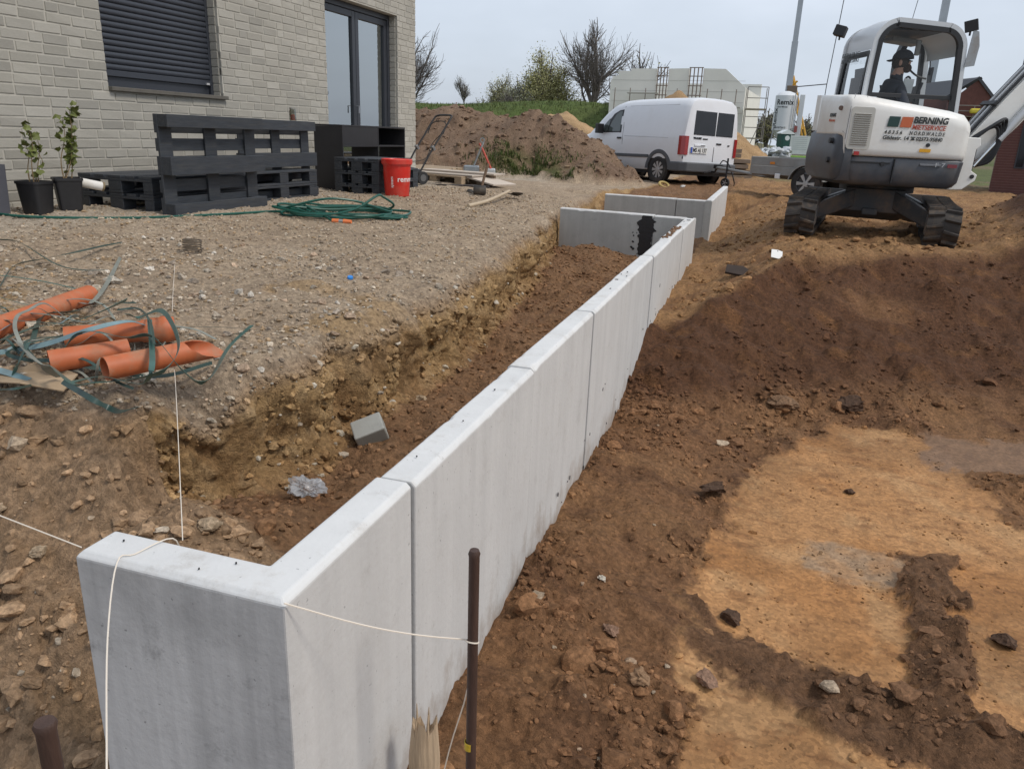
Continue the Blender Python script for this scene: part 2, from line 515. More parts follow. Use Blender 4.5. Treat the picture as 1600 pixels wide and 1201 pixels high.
def ground(x, y, detail=True):
    """height of the ground and colour weights at arrays x, y"""
    xt, xbm = bank_lines(y)
    left = x < WALL_X
    # ---- left of the wall: terrace, bank, trench
    pad = 0.065 * sstep(-2.2, -5.6, x) - 0.20 * sstep(12.0, 17.0, y) + 0.012 * fbm(x * 1.3, y * 1.3, 3, 1)
    pad = pad - 0.05 * sstep(0.55, 0.0, xt - x) * (y < 12)
    floor = -0.53 + 0.20 * sstep(2.25, 1.5, y) * sstep(-1.15, -1.5, x) + 0.06 * fbm(x * 1.5, y * 1.5, 3, 2)
    floor = floor + 0.16 * np.exp(-((y - 8.2) / 0.9) ** 2 - ((x + 1.75) / 0.42) ** 2)
    floor = floor + 0.40 * sstep(11.4, 11.9, y)
    t = np.clip((x - xt) / (xbm - xt), 0, 1)
    S = np.interp(t, [0.0, 0.30, 0.52, 0.60, 0.70, 0.80, 0.88, 1.0], [0.0, 0.07, 0.20, 0.36, 0.70, 0.88, 0.95, 1.0])
    zl = pad * (1 - S) + floor * S
    yf = 1.86 + 0.10 * fbm(x * 1.6, x * 0 + 4.0, 3, 3) - 0.05 * (x + 2)
    fr = np.clip(yf - y, 0, 5)
    zf = -0.74 * fr + 0.10 * sstep(0.0, 0.25, fr) * 0
    zf = np.maximum(zf, -0.86 + 0.04 * fbm(x * 1.5, y * 1.5, 3, 4))
    zf = np.where((x > -1.16) & (y > 1.02), np.maximum(zf, -0.40), zf)
    zl = np.minimum(zl, pad + zf)
    zl = np.where((x > -1.16) & (y < 1.02), -0.86, zl)
    front = sstep(0.0, 0.12, fr)
    hollow = np.exp(-((x + 1.80) / 0.13) ** 2 - ((y - 2.12) / 0.13) ** 2)
    zl = zl - 0.16 * hollow
    # ---- right of the wall: pit floor, slope, track bench
    zfloor = -0.95 + 0.13 * np.exp(-((x + 0.72) / 0.42) ** 2) + 0.05 * np.exp(-((x + 0.28) / 0.3) ** 2)
    yb = 4.95 + 0.35 * np.clip(x, 0, 5) - 0.5 * sstep(0.4, -0.6, x)
    yc = 7.25 + 0.75 * np.clip(x, -0.2, 3) - 1.2 * sstep(0.4, -0.7, x)
    q = np.clip((y - yb) / (yc - yb), 0, 1)
    rise = np.where(q < 0.8, q * 1.02, 0.816 + 0.184 * np.sin((q - 0.8) / 0.2 * PI / 2))
    bench = -0.17 - 0.36 * sstep(0.35, -0.65, x) * sstep(17.0, 15.5, y) - 0.06 * sstep(12, 16, y)
    bench = bench + 0.05 * fbm(x * 0.8, y * 0.8, 3, 5)
    zr = zfloor * (1 - rise) + bench * rise
    rm = 0.88 * np.exp(-((x - 4.1) / 0.95) ** 2 - ((y - 11.4) / 2.0) ** 2) + 0.30 * np.exp(-((x - 3.2) / 0.7) ** 2 - ((y - 9.2) / 1.2) ** 2)
    zr = zr + rm * (1 + 0.2 * fbm(x * 1.1, y * 1.1, 3, 6))
    z = np.where(left, zl, zr)
    mo = mound_h(x, y)
    z = z + mo
    far = sstep(22, 30, y)
    z = z * (1 - far) + (-0.25) * far
    # ---- weights
    onpad = np.where(left, (1 - sstep(0.02, 0.30, S)) * (1 - front), 0.0)
    bank = np.where(left, sstep(0.04, 0.3, S) * (1 - sstep(0.93, 1.0, S)) * (1 - front), 0.0)
    trench = np.where(left, sstep(0.90, 1.0, S) * (1 - front), 0.0)
    og = np.where(left, 0.0, orange_mask(x, y))
    st = np.where(left, 0.0, strip_mask(x, y)) * og
    sm = np.where(left, 0.0, smear_mask(x, y)) * og
    mud = np.where(left, 0.0, mud_mask(x, y))
    slope = np.where(left, 0.0, sstep(0.02, 0.25, q) * (1 - sstep(0.86, 1.0, q)))
    benchm = np.where(left, 0.0, sstep(0.85, 1.0, q))
    mm = sstep(0.03, 0.2, mo)
    rmm = sstep(0.10, 0.35, rm) * (~left)
    w = dict(pad=onpad * (1 - mm), bank=bank, trench=trench, front=np.where(left, front, 0.0), orange=og * (1 - st), strip=st, smear=sm * (1 - st), mud=mud,
             slope=slope, bench=benchm * (1 - rmm), mound=mm, rmound=rmm, far=far, q=q, t=t)
    if detail:
        flat = np.clip(w['orange'] * 0.96 + mud * 0.9, 0, 1)
        rough = 1 - flat
        lump = 0.035 * fbm(x * 4.2, y * 4.2, 4, 20) * np.where(left, 0.4 + 0.6 * (1 - onpad), 1.0)
        z = z + lump * rough
        loose = np.clip(rough * np.where(left, 0.25 * onpad + 0.55 * trench + 1.0 * w['front'] + 0.35 * bank, 1.0 - 0.45 * benchm), 0, 1)
        patch = 0.16 + 0.84 * sstep(-0.15, 0.5, fbm(x * 1.4, y * 1.4, 4, 21))
        near = sstep(16, 7, y)
        def only(k, f):
            out = np.zeros_like(x)
            if k.any(): out[k] = f(x[k], y[k])
            return out
        lp = loose * patch; pd_ = w['pad']
        z = z + lp * only((lp > 0.01) & (y > 0), lambda x, y: 0.55 * clods(x, y, 0.17, 31, 0.45) + 0.30 * clods(x, y, 0.42, 39, 0.5))
        z = z + lp * only((lp > 0.01) & (y > 0) & (y < 11), lambda x, y: 0.75 * clods(x, y, 0.075, 32, 0.6) * sstep(11, 6, y))
        z = z + lp * only((lp > 0.01) & (y > 0) & (y < 7), lambda x, y: 0.95 * clods(x, y, 0.038, 33, 0.8) * sstep(7, 4, y))
        z = z + rough * only((rough > 0.5) & (y > 0) & (y < 4.5) & (pd_ < 0.5), lambda x, y: 0.9 * clods(x, y, 0.022, 38, 0.8) * sstep(4.5, 3, y))
        z = z + mm * only(mm > 0.01, lambda x, y: 0.9 * clods(x, y, 0.5, 34, 0.5) + 0.7 * clods(x, y, 0.22, 35, 0.6))
        pd = w['pad']
        z = z + pd * only((pd > 0.01) & (y < 10), lambda x, y: 0.45 * clods(x, y, 0.05, 36, 0.55) * sstep(8, 4, y) + 0.006 * fbm(x * 22, y * 22, 2, 23))
        # scraper marks and thin scabs on the sand floor
        z = z + w['orange'] * only(w['orange'] > 0.01, lambda x, y: 0.004 * fbm(x * 2.2, y * 2.2, 4, 24) + 0.003 * np.maximum(fbm(x * 5, y * 16, 4, 25) - 0.4, 0))
        z = z + st * only(st > 0.01, lambda x, y: 0.012 + 0.5 * clods(x, y, 0.05, 37, 0.8))
        sl = w['slope']
        z = z + sl * only(sl > 0.01, lambda x, y: 0.05 * fbm(x * 2.2, y * 2.2, 4, 28) + 0.32 * clods(x, y, 0.30, 29, 0.6) + 0.5 * clods(x, y, 0.11, 30, 0.6))
        # ribbed prints of the tracks on the bench
        tr = benchm * (np.exp(-((x - 0.55) / 0.42) ** 2) + np.exp(-((x - 1.25) / 0.45) ** 2)) * sstep(6.4, 7.0, y) * sstep(9.6, 9.0, y)
        z = z + 0.022 * tr * np.sin(y * 2 * PI / 0.115 + 2.0 * perlin(x * 2, y * 2, 26) + x * 2.2)
        z = z + w['bench'] * 0.03 * fbm(x * 2.5, y * 2.5, 3, 27)
    return z, w


def mixc(c, w, col):
    return c * (1 - w[..., None]) + np.array(col)[None, :] * w[..., None]


def ground_colour(x, y, w, z):
    xs = x + 1.1 * z                     # so that steep faces are not streaked
    n1 = fbm(xs * 1.1, y * 1.1, 4, 41); n2 = fbm(xs * 3.7, y * 3.7 + 0.8 * z, 4, 42); n3 = fbm(xs * 14, y * 14 + 3 * z, 3, 43)
    c = np.zeros(x.shape + (3,)) + np.array((0.196, 0.101, 0.049))          # loose brown subsoil
    c = mixc(c, np.clip(0.55 * sstep(0.0, 0.7, n1), 0, 1), (0.25, 0.135, 0.063))
    c = mixc(c, 0.55 * sstep(0.15, 0.6, n2), (0.102, 0.050, 0.026))
    c = mixc(c, w['slope'] * sstep(-0.75, -0.1, n1 + 0.35), (0.098, 0.046, 0.023))
    c = mixc(c, w['slope'] * sstep(0.25, 0.7, n2) * 0.65, (0.165, 0.078, 0.032))
    c = mixc(c, w['bench'] * sstep(-0.7, 0.1, n2 + 0.3), (0.300, 0.170, 0.078))
    c = mixc(c, w['bench'] * sstep(0.2, 0.6, n1) * 0.6, (0.165, 0.082, 0.040))
    c = mixc(c, w['rmound'], (0.090, 0.046, 0.027))
    c = mixc(c, w['mound'], (0.190, 0.126, 0.085))
    c = mixc(c, w['mound'] * sstep(0.1, 0.6, n1) * 0.55, (0.235, 0.162, 0.108))
    c = mixc(c, w['mound'] * sstep(0.2, 0.6, n2) * 0.5, (0.13, 0.078, 0.05))
    c = mixc(c, w['front'], (0.310, 0.204, 0.122))
    c = mixc(c, w['front'] * sstep(0.1, 0.6, n2) * 0.6, (0.270, 0.165, 0.085))
    c = mixc(c, w['front'] * sstep(0.1, 0.5, n1) * 0.5, (0.205, 0.135, 0.088))
    c = mixc(c, w['trench'], (0.215, 0.120, 0.062))
    c = mixc(c, w['trench'] * sstep(0.1, 0.6, n2) * 0.6, (0.150, 0.074, 0.035))
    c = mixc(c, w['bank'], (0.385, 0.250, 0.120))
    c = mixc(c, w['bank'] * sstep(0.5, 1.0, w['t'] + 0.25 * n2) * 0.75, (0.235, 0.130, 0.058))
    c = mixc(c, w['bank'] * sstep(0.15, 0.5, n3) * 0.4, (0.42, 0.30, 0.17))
    c = mixc(c, w['bank'] * sstep(0.2, 0.6, n1) * 0.5, (0.20, 0.118, 0.060))
    c = mixc(c, w['pad'], (0.372, 0.285, 0.200))
    c = mixc(c, w['pad'] * sstep(0.0, 0.5, n2) * 0.55, (0.275, 0.208, 0.148))
    c = mixc(c, w['pad'] * sstep(0.1, 0.6, n1) * 0.55, (0.440, 0.350, 0.258))
    c = mixc(c, w['pad'] * sstep(0.25, 0.6, n2 * 0.5 + n1 * 0.8) * 0.8 * sstep(4.5, 3.0, y), (0.330, 0.215, 0.105))
    c = mixc(c, w['pad'] * sstep(-4.2, -5.0, x) * 0.5, (0.46, 0.41, 0.34))
    og = w['orange'] + w['strip'] + w['smear'] * 0
    c = mixc(c, np.clip(og, 0, 1), (0.385, 0.200, 0.082))
    c = mixc(c, np.clip(og, 0, 1) * sstep(0.0, 0.6, n1) * 0.7, (0.335, 0.152, 0.050))
    c = mixc(c, np.clip(og, 0, 1) * sstep(0.1, 0.6, n2 - n1 * 0.6) * 0.7, (0.425, 0.245, 0.112))
    c = c * (1 - 0.26 * np.clip(og, 0, 1) * sstep(-0.35, 0.45, fbm(x * 0.9 + 5, y * 0.9, 3, 55)))[..., None]
    kk = w['orange'] > 0.01; scab = np.zeros_like(x)
    if kk.any(): scab[kk] = sstep(0.40, 0.50, fbm(x[kk] * 5, y[kk] * 16, 4, 25)) * w['orange'][kk]
    c = mixc(c, scab * 0.55, (0.190, 0.085, 0.032))
    c = mixc(c, w['smear'], (0.300, 0.195, 0.115))
    c = mixc(c, w['strip'], (0.150, 0.080, 0.042))
    c = mixc(c, w['mud'], (0.195, 0.115, 0.066))
    c = mixc(c, w['mud'] * sstep(0.0, 0.5, n2) * 0.5, (0.150, 0.086, 0.052))
    # green sprouting on the foot of the heap
    gr = w['mound'] * np.exp(-((x + 5.0) / 0.7) ** 2 - ((y - 16.9) / 0.5) ** 2) + 0.7 * w['mound'] * sstep(-9.0, -11.0, x)
    c = mixc(c, np.clip(gr * 1.6 * sstep(-0.5, 0.2, n2), 0, 0.9), (0.070, 0.085, 0.025))
    c = mixc(c, w['far'], (0.165, 0.130, 0.078))
    c = mixc(c, w['far'] * sstep(-0.1, 0.4, fbm(x * 0.25, y * 0.25, 3, 46)), (0.13, 0.14, 0.055))
    c = c * (1 + 0.16 * n3[..., None])
    return np.clip(c, 0.01, 0.9)


def fast_mesh(name, V, F, colour=None, wet=None, smooth=True):
    """V (n,3), F (m,4 or 3) arrays"""
    me = bpy.data.meshes.new(name)
    k = F.shape[1]
    me.vertices.add(len(V)); me.vertices.foreach_set('co', np.ascontiguousarray(V, dtype=np.float32).ravel())
    me.loops.add(F.size); me.loops.foreach_set('vertex_index', np.ascontiguousarray(F, dtype=np.int32).ravel())
    me.polygons.add(len(F)); me.polygons.foreach_set('loop_start', np.arange(0, F.size, k, dtype=np.int32))
    me.polygons.foreach_set('use_smooth', np.full(len(F), bool(smooth)))
    me.update(calc_edges=True)
    if colour is not None:
        a = me.color_attributes.new('Cd', 'FLOAT_COLOR', 'POINT')
        rgba = np.ones((len(V), 4), dtype=np.float32); rgba[:, :3] = colour
        if wet is not None: rgba[:, 3] = wet
        a.data.foreach_set('color', rgba.ravel())
    return me


def soil_material(name, fine=1.0, bumpd=0.022, rough=0.95):
    m = bpy.data.materials.new(name); m.use_nodes = True
    nt = m.node_tree; b = nt.nodes['Principled BSDF']
    b.inputs['Specular IOR Level'].default_value = 0.25
    at = nt.nodes.new('ShaderNodeAttribute'); at.attribute_name = 'Cd'
    tc = nt.nodes.new('ShaderNodeTexCoord')
    n1 = nt.nodes.new('ShaderNodeTexNoise'); n1.inputs['Scale'].default_value = 38 * fine; n1.inputs['Detail'].default_value = 9; n1.inputs['Roughness'].default_value = 0.72
    n2 = nt.nodes.new('ShaderNodeTexNoise'); n2.inputs['Scale'].default_value = 190 * fine; n2.inputs['Detail'].default_value = 3
    vo = nt.nodes.new('ShaderNodeTexVoronoi'); vo.inputs['Scale'].default_value = 75 * fine
    for n in (n1, n2, vo): nt.links.new(tc.outputs['Object'], n.inputs['Vector'])
    mr = nt.nodes.new('ShaderNodeMapRange'); mr.inputs['From Min'].default_value = 0.28; mr.inputs['From Max'].default_value = 0.74
    mr.inputs['To Min'].default_value = 0.55; mr.inputs['To Max'].default_value = 1.42
    nt.links.new(n1.outputs['Fac'], mr.inputs['Value'])
    lr = nt.nodes.new('ShaderNodeMix'); lr.data_type = 'FLOAT'; lr.inputs['A'].default_value = 1.0
    nt.links.new(at.outputs['Alpha'], lr.inputs['Factor']); nt.links.new(mr.outputs[0], lr.inputs['B'])
    sc = nt.nodes.new('ShaderNodeVectorMath'); sc.operation = 'SCALE'
    nt.links.new(at.outputs['Color'], sc.inputs[0]); nt.links.new(lr.outputs['Result'], sc.inputs['Scale'])
    # odd pale or dark grains
    hs = nt.nodes.new('ShaderNodeSeparateColor'); nt.links.new(vo.outputs['Color'], hs.inputs[0])
    mr3 = nt.nodes.new('ShaderNodeMapRange'); mr3.inputs['To Min'].default_value = 0.78; mr3.inputs['To Max'].default_value = 1.22
    nt.links.new(hs.outputs[0], mr3.inputs['Value'])
    sc2 = nt.nodes.new('ShaderNodeVectorMath'); sc2.operation = 'SCALE'
    nt.links.new(sc.outputs['Vector'], sc2.inputs[0]); nt.links.new(mr3.outputs[0], sc2.inputs['Scale'])
    nt.links.new(sc2.outputs['Vector'], b.inputs['Base Color'])
    wr = nt.nodes.new('ShaderNodeMapRange'); wr.inputs['To Min'].default_value = 0.5; wr.inputs['To Max'].default_value = rough
    nt.links.new(at.outputs['Alpha'], wr.inputs['Value']); nt.links.new(wr.outputs[0], b.inputs['Roughness'])
    ad = nt.nodes.new('ShaderNodeMath'); ad.operation = 'MULTIPLY_ADD'; ad.inputs[1].default_value = 0.35
    nt.links.new(n2.outputs['Fac'], ad.inputs[0]); nt.links.new(n1.outputs['Fac'], ad.inputs[2])
    bp = nt.nodes.new('ShaderNodeBump'); bp.inputs['Distance'].default_value = bumpd
    am = nt.nodes.new('ShaderNodeMath'); am.operation = 'MULTIPLY'; am.inputs[1].default_value = 0.9
    nt.links.new(at.outputs['Alpha'], am.inputs[0]); nt.links.new(am.outputs[0], bp.inputs['Strength'])
    nt.links.new(ad.outputs[0], bp.inputs['Height']); nt.links.new(bp.outputs['Normal'], b.inputs['Normal'])
    MATS[name] = m
    return m


M_SOIL = soil_material('soil')
M_ROCK = soil_material('rubble', 1.4, 0.006)


GRID = {}


def build_ground():
    ys = np.concatenate([np.linspace(-7, 0.42, 16)[:-1], 0.42 * np.exp(np.arange(0, 640) * 0.00685)])
    ny = len(ys)
    nA, nB, nC, nD = 250, 130, 120, 430
    xt, xb = bank_lines(ys)
    L = np.maximum(-(1.4 * np.maximum(ys, 0) + 4.2), -10.0) - 0.55 * np.maximum(ys - 12, 0)
    Rr = 3.4 + 0.42 * np.maximum(ys, 0)
    a = np.linspace(0, 1, nA, endpoint=False)
    XA = L[:, None] + (xt - 0.1 - L)[:, None] * (1 - (1 - a[None, :]) ** 1.35)
    XB = (xt - 0.1)[:, None] + (xb + 0.06 - xt + 0.1)[:, None] * np.linspace(0, 1, nB, endpoint=False)[None, :]
    XC = (xb + 0.06)[:, None] + (WALL_X - 0.005 - xb - 0.06)[:, None] * np.linspace(0, 1, nC)[None, :]
    d = np.linspace(0, 1, nD)
    XD = (WALL_X + 0.005) + (Rr - WALL_X)[:, None] * (0.6 * d + 0.4 * d * d)[None, :]
    X = np.concatenate([XA, XB, XC, XD], axis=1)
    nx = X.shape[1]
    Y = np.repeat(ys[:, None], nx, axis=1)
    x = X.ravel(); y = Y.ravel()
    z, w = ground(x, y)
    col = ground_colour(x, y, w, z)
    # crumbly side-ways relief on the steep cut
    k = w['bank'] * sstep(9.3, 8.5, y)
    x2 = x.copy(); kk = k > 0.01
    yk, zk = y[kk], z[kk]
    x2[kk] += k[kk] * (0.040 * fbm(yk * 5.0, zk * 3.4, 3, 61, 0.5) + 0.75 * clods(yk, zk * 0.8, 0.16, 64, 0.75) + 0.8 * clods(yk, zk, 0.07, 65, 0.75) + 0.7 * clods(yk, zk, 0.034, 66, 0.7) + 0.012 * fbm(yk * 45, zk * 45, 2, 63) - 0.03
                       + np.interp(-zk, [0.0, 0.08, 0.22, 0.36, 0.46, 0.52], [0.0, 0.02, 0.055, -0.02, -0.06, -0.02]) * (0.6 + 0.6 * perlin(yk * 2.2, yk * 0 + 2.0, 67)))
    wet = np.clip(1 - 0.68 * w['mud'] - 0.62 * w['orange'] - 0.1 * w['smear'], 0.05, 1)
    V = np.stack([x2, y, z], axis=1)
    kb = np.nonzero((w['bank'] > 0.25) & (y > 1.6) & (y < 9.3))[0]
    GRID['bank'] = (x2[kb], y[kb], z[kb], col[kb], w['t'][kb])
    GRID['ys'] = ys; GRID['X'] = X; GRID['Z'] = z.reshape(X.shape)
    i = np.arange(ny - 1)[:, None] * nx + np.arange(nx - 1)[None, :]
    F = np.stack([i, i + 1, i + nx + 1, i + nx], axis=-1).reshape(-1, 4)
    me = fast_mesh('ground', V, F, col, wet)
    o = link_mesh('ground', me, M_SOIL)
    tag(o, kind='structure')
    o['label'] = 'dug up soil: gravel terrace, steep trench bank, scraped orange sand and brown spoil'
    return o


build_ground()


def gz(x, y):
    """height of the built ground sheet"""
    ys, X, Z = GRID['ys'], GRID['X'], GRID['Z']
    r = int(np.clip(np.searchsorted(ys, y) - 1, 0, len(ys) - 2))
    f = (y - ys[r]) / (ys[r + 1] - ys[r])
    return float((1 - f) * np.interp(x, X[r], Z[r]) + f * np.interp(x, X[r + 1], Z[r + 1]))


# ------------------------------------------------------------------ loose stones and clods
def rock_variants(k, sub, seed):
    out = []
    r = np.random.default_rng(seed)
    for i in range(k):
        bm = bmesh.new(); bmesh.ops.create_icosphere(bm, subdivisions=sub, radius=1.0)
        V = np.array([v.co[:] for v in bm.verts]); F = np.array([[v.index for v in f.verts] for f in bm.faces]); bm.free()
        # chop with random planes for broken faces, then stretch
        for j in range(10 if sub > 1 else 5):
            n = r.normal(size=3); n /= np.linalg.norm(n); h = r.uniform(0.42, 0.82)
            dd = V @ n - h
            V = V - np.maximum(dd, 0)[:, None] * n[None, :]
        V = V * (1 + 0.10 * r.normal(size=(len(V), 1)))
        V = V * np.array([r.uniform(0.85, 1.25), r.uniform(0.7, 1.05), r.uniform(0.45, 0.8)])
        out.append((V, F))
    return out


ROCK1 = rock_variants(14, 1, 3)     # 20 triangles
ROCK2 = rock_variants(12, 2, 4)     # 80 triangles
ROCK3 = rock_variants(10, 3, 6)


def scatter(name, x, y, size, colour, label, cat='stones', variants=ROCK1, sink=0.25, smooth=False, z=None):
    n = len(x)
    if z is None: z, _ = ground(x, y)
    pick = nrng.integers(0, len(variants), n)
    VV, FF, CC = [], [], []
    base = 0
    for k, (V, F) in enumerate(variants):
        idx = np.nonzero(pick == k)[0]
        if not len(idx): continue
        m = len(idx)
        a = nrng.uniform(0, 2 * PI, m); tl = nrng.normal(0, 0.25, m)
        ca, sa, ct, st = np.cos(a), np.sin(a), np.cos(tl), np.sin(tl)
        P = V[None, :, :] * size[idx][:, None, None]
        px = P[..., 0]; py = P[..., 1] * ct[:, None] - P[..., 2] * st[:, None]; pz = P[..., 1] * st[:, None] + P[..., 2] * ct[:, None]
        X = px * ca[:, None] - py * sa[:, None] + x[idx][:, None]
        Y = px * sa[:, None] + py * ca[:, None] + y[idx][:, None]
        Z = pz + (z[idx] + size[idx] * (0.6 - sink) * 0.8)[:, None]
        VV.append(np.stack([X, Y, Z], -1).reshape(-1, 3))
        FF.append((F[None] + (base + np.arange(m) * len(V))[:, None, None]).reshape(-1, 3))
        CC.append(np.repeat(colour[idx], len(V), axis=0))
        base += m * len(V)
    me = fast_mesh(name, np.concatenate(VV), np.concatenate(FF), np.concatenate(CC), None, smooth)
    o = link_mesh(name, me, M_ROCK)
    tag(o, label, cat, kind='stuff')
    return o


def vary(cols, n, s=0.15):
    cols = np.array(cols)
    c = cols[nrng.integers(0, len(cols), n)]
    return np.clip(c * (1 + s * nrng.normal(size=(n, 1))), 0.02, 0.85)


def scatter_all():
    # gravel and chips on the terrace
    def sample(n, fx, keep):
        x, y = fx(n)
        z, w = ground(x, y, False)
        k = nrng.uniform(size=len(x)) < keep(x, y, w)
        return x[k], y[k]
    def padxy(n):
        y = 1.7 * np.exp(nrng.uniform(size=n) * math.log(10.5 / 1.7))
        x = -1.5 - nrng.uniform(size=n) * np.minimum(1.25 * y, 4.3)
        return x, y
    x, y = sample(20000, padxy, lambda x, y, w: w['pad'] * (0.35 + 0.65 * (fbm(x * 1.7, y * 1.7, 3, 44) > -0.1)) + 0.35 * w['bank'] * (w['t'] < 0.5))
    n = len(x); s = 0.004 + 0.011 * nrng.uniform(size=n) ** 2.4 + 0.0006 * y
    g = [(0.42, 0.34, 0.25), (0.34, 0.265, 0.19), (0.29, 0.23, 0.175), (0.48, 0.41, 0.32), (0.38, 0.27, 0.165)]
    scatter('gravel', x, y, s, vary(g, n), 'grey and beige gravel chips strewn over the terrace', 'gravel')
    x, y = sample(900, lambda n: (-1.6 - nrng.uniform(size=n) ** 1.3 * 2.6, 1.75 + nrng.uniform(size=n) ** 1.5 * 2.6),
                  lambda x, y, w: np.clip(w['pad'] + 0.3 * w['bank'] * (w['t'] < .5), 0, 1) * (0.15 + 0.85 * (fbm(x * 1.5, y * 1.5, 3, 47) > 0.0)))
    n = len(x); s = 0.010 + 0.024 * nrng.uniform(size=n) ** 3.2
    scatter('rubble', x, y, s, vary([(0.46, 0.40, 0.32), (0.40, 0.34, 0.27), (0.30, 0.25, 0.2), (0.55, 0.5, 0.43), (0.38, 0.28, 0.2)], n), 'pale broken rubble lying thick along the terrace rim', 'rubble', ROCK2)
    def like_ground(x, y, v=0.2, lift=1.08):
        z, w = ground(x, y, False)
        c = ground_colour(x, y, w, z)
        return np.clip(c * (lift + v * nrng.normal(size=(len(x), 1))), 0.015, 0.8)
    # clods on the slope below the terrace
    x, y = sample(4600, lambda n: (-1.15 - nrng.uniform(size=n) * 2.0, 0.45 + nrng.uniform(size=n) * 1.5), lambda x, y, w: w['front'] * (0.12 + 0.88 * sstep(-0.2, 0.4, fbm(x * 1.9, y * 1.9, 3, 48))))
    n = len(x); s = 0.005 + 0.045 * nrng.uniform(size=n) ** 5.0
    c = like_ground(x, y); k = nrng.uniform(size=n) < 0.10
    c[k] = vary([(0.36, 0.28, 0.20), (0.42, 0.35, 0.27)], int(k.sum()))
    scatter('slope_clods', x, y, s, c, 'brown clods and stones on the slope left of the end wall', 'clods', ROCK2, 0.4)
    # lumps and stones standing proud of the steep cut, thickest near the viewer
    bx, by, bz, bc, bt = GRID['bank']
    k = nrng.choice(len(bx), 4200, p=(1 / by ** 0.4) / np.sum(1 / by ** 0.4))
    bx, by, bz, bc, bt = bx[k], by[k], bz[k], bc[k], bt[k]
    k = fbm(by * 3.0, bz * 6.0, 3, 52) > -0.25
    bx, by, bz, bc, bt = bx[k], by[k], bz[k], bc[k], bt[k]
    n = len(bx); s = 0.003 + 0.026 * nrng.uniform(size=n) ** 5.0 + 0.0005 * by
    c = np.clip(bc * (0.95 + 0.16 * nrng.normal(size=(n, 1))), 0.02, 0.8); k = nrng.uniform(size=n) < 0.07
    c[k] = vary([(0.46, 0.40, 0.31), (0.38, 0.32, 0.25), (0.52, 0.47, 0.39)], int(k.sum()))
    scatter('bank_lumps', bx + 0.2 * s, by, s, c, 'crumbly lumps and small stones sticking out of the trench bank', 'soil', ROCK1, 0.75, False, bz)
    # flakes and grains on the scraped sand
    x, y = sample(9000, lambda n: (-0.1 + nrng.uniform(size=n) * 2.2, 1.2 + nrng.uniform(size=n) * 4.0), lambda x, y, w: w['orange'] * (0.06 + 0.94 * sstep(0.05, 0.55, fbm(x * 2.3, y * 5.0, 3, 53))))
    n = len(x); s = 0.002 + 0.008 * nrng.uniform(size=n) ** 4
    scatter('sand_grains', x, y, s, like_ground(x, y, 0.15, 0.62), 'dark grains and flakes of soil on the scraped sand', 'soil', ROCK1, 0.4)
    # trench
    x, y = sample(8000, lambda n: (-2.2 + nrng.uniform(size=n) * 1.45, 1.1 + 8.0 * nrng.uniform(size=n) ** 1.4), lambda x, y, w: w['trench'] + 0.25 * w['front'])
    n = len(x); s = 0.005 + 0.020 * nrng.uniform(size=n) ** 4 + 0.0006 * y
    scatter('trench_crumbs', x, y, s, like_ground(x, y), 'crumbled brown soil along the floor of the trench', 'soil', ROCK1, 0.4)
    # pit: clods beside the wall and up the slope
    x, y = sample(40000, lambda n: (-0.68 + nrng.uniform(size=n) ** 1.2 * 3.6, 1.0 + 7.5 * nrng.uniform(size=n) ** 1.35),
                  lambda x, y, w: np.clip(1 - w['orange'] * 0.955 - w['mud'] * 0.98 - 0.85 * w['bench'], 0, 1) * (0.10 + 0.9 * sstep(-0.2, 0.45, fbm(x * 1.4, y * 1.4, 4, 21)) ** 1.5) * (x < 0.5 * y + 0.6) * (1 - 0.72 * sstep(4.6, 6.4, y)))
    n = len(x); s = 0.0035 + 0.022 * nrng.uniform(size=n) ** 4.2 + 0.0007 * y
    scatter('pit_crumbs', x, y, s, like_ground(x, y, 0.15), 'brown crumbs of soil strewn over the pit and its slope', 'soil', ROCK1, 0.45)
    x, y = sample(2300, lambda n: (-0.62 + nrng.uniform(size=n) ** 1.2 * 2.6, 1.0 + 6.0 * nrng.uniform(size=n) ** 1.2),
                  lambda x, y, w: np.clip(1 - w['orange'] * 0.995 - w['mud'] * 0.99 - w['strip'] * .5, 0, 1) * (0.04 + 0.96 * sstep(0.0, 0.5, fbm(x * 1.4, y * 1.4, 4, 21))) * (x < 0.45 * y + 0.3) * (1 - 0.6 * sstep(4.5, 6, y)))
    n = len(x); s = 0.010 + 0.060 * nrng.uniform(size=n) ** 4.5
    c = like_ground(x, y, 0.14, 1.15); k = (nrng.uniform(size=n) < 0.10) & (y < 4.5)
    c[k] = vary([(0.30, 0.21, 0.14), (0.36, 0.28, 0.2)], int(k.sum()))
    scatter('pit_clods', x, y, s, c, 'larger brown clods piled at the foot of the wall', 'clods', ROCK2, 0.45)
    # sandy crumbs on the bench round the tracks
    x, y = sample(6000, lambda n: (-0.6 + nrng.uniform(size=n) * 4.2, 6.0 + nrng.uniform(size=n) ** 1.3 * 9), lambda x, y, w: w['bench'] * (0.15 + 0.85 * (fbm(x * 1.1, y * 1.1, 3, 51) > 0.05)))
    n = len(x); s = 0.010 + 0.045 * nrng.uniform(size=n) ** 4
    scatter('bench_crumbs', x, y, s, like_ground(x, y, 0.15, 1.0), 'sandy crumbs on the bench round the excavator tracks', 'soil', ROCK1, 0.45)
    # heap behind
    x = -13 + nrng.uniform(size=2600) * 11; y = 15.5 + nrng.uniform(size=2600) * 5
    z, w = ground(x, y, False); k = w['mound'] > 0.3; x, y = x[k], y[k]
    n = len(x); s = 0.02 + 0.07 * nrng.uniform(size=n) ** 3
    scatter('heap_clods', x, y, s, like_ground(x, y, 0.14), 'clods rolled down the big brown heap behind the terrace', 'clods', ROCK1, 0.5)


scatter_all()

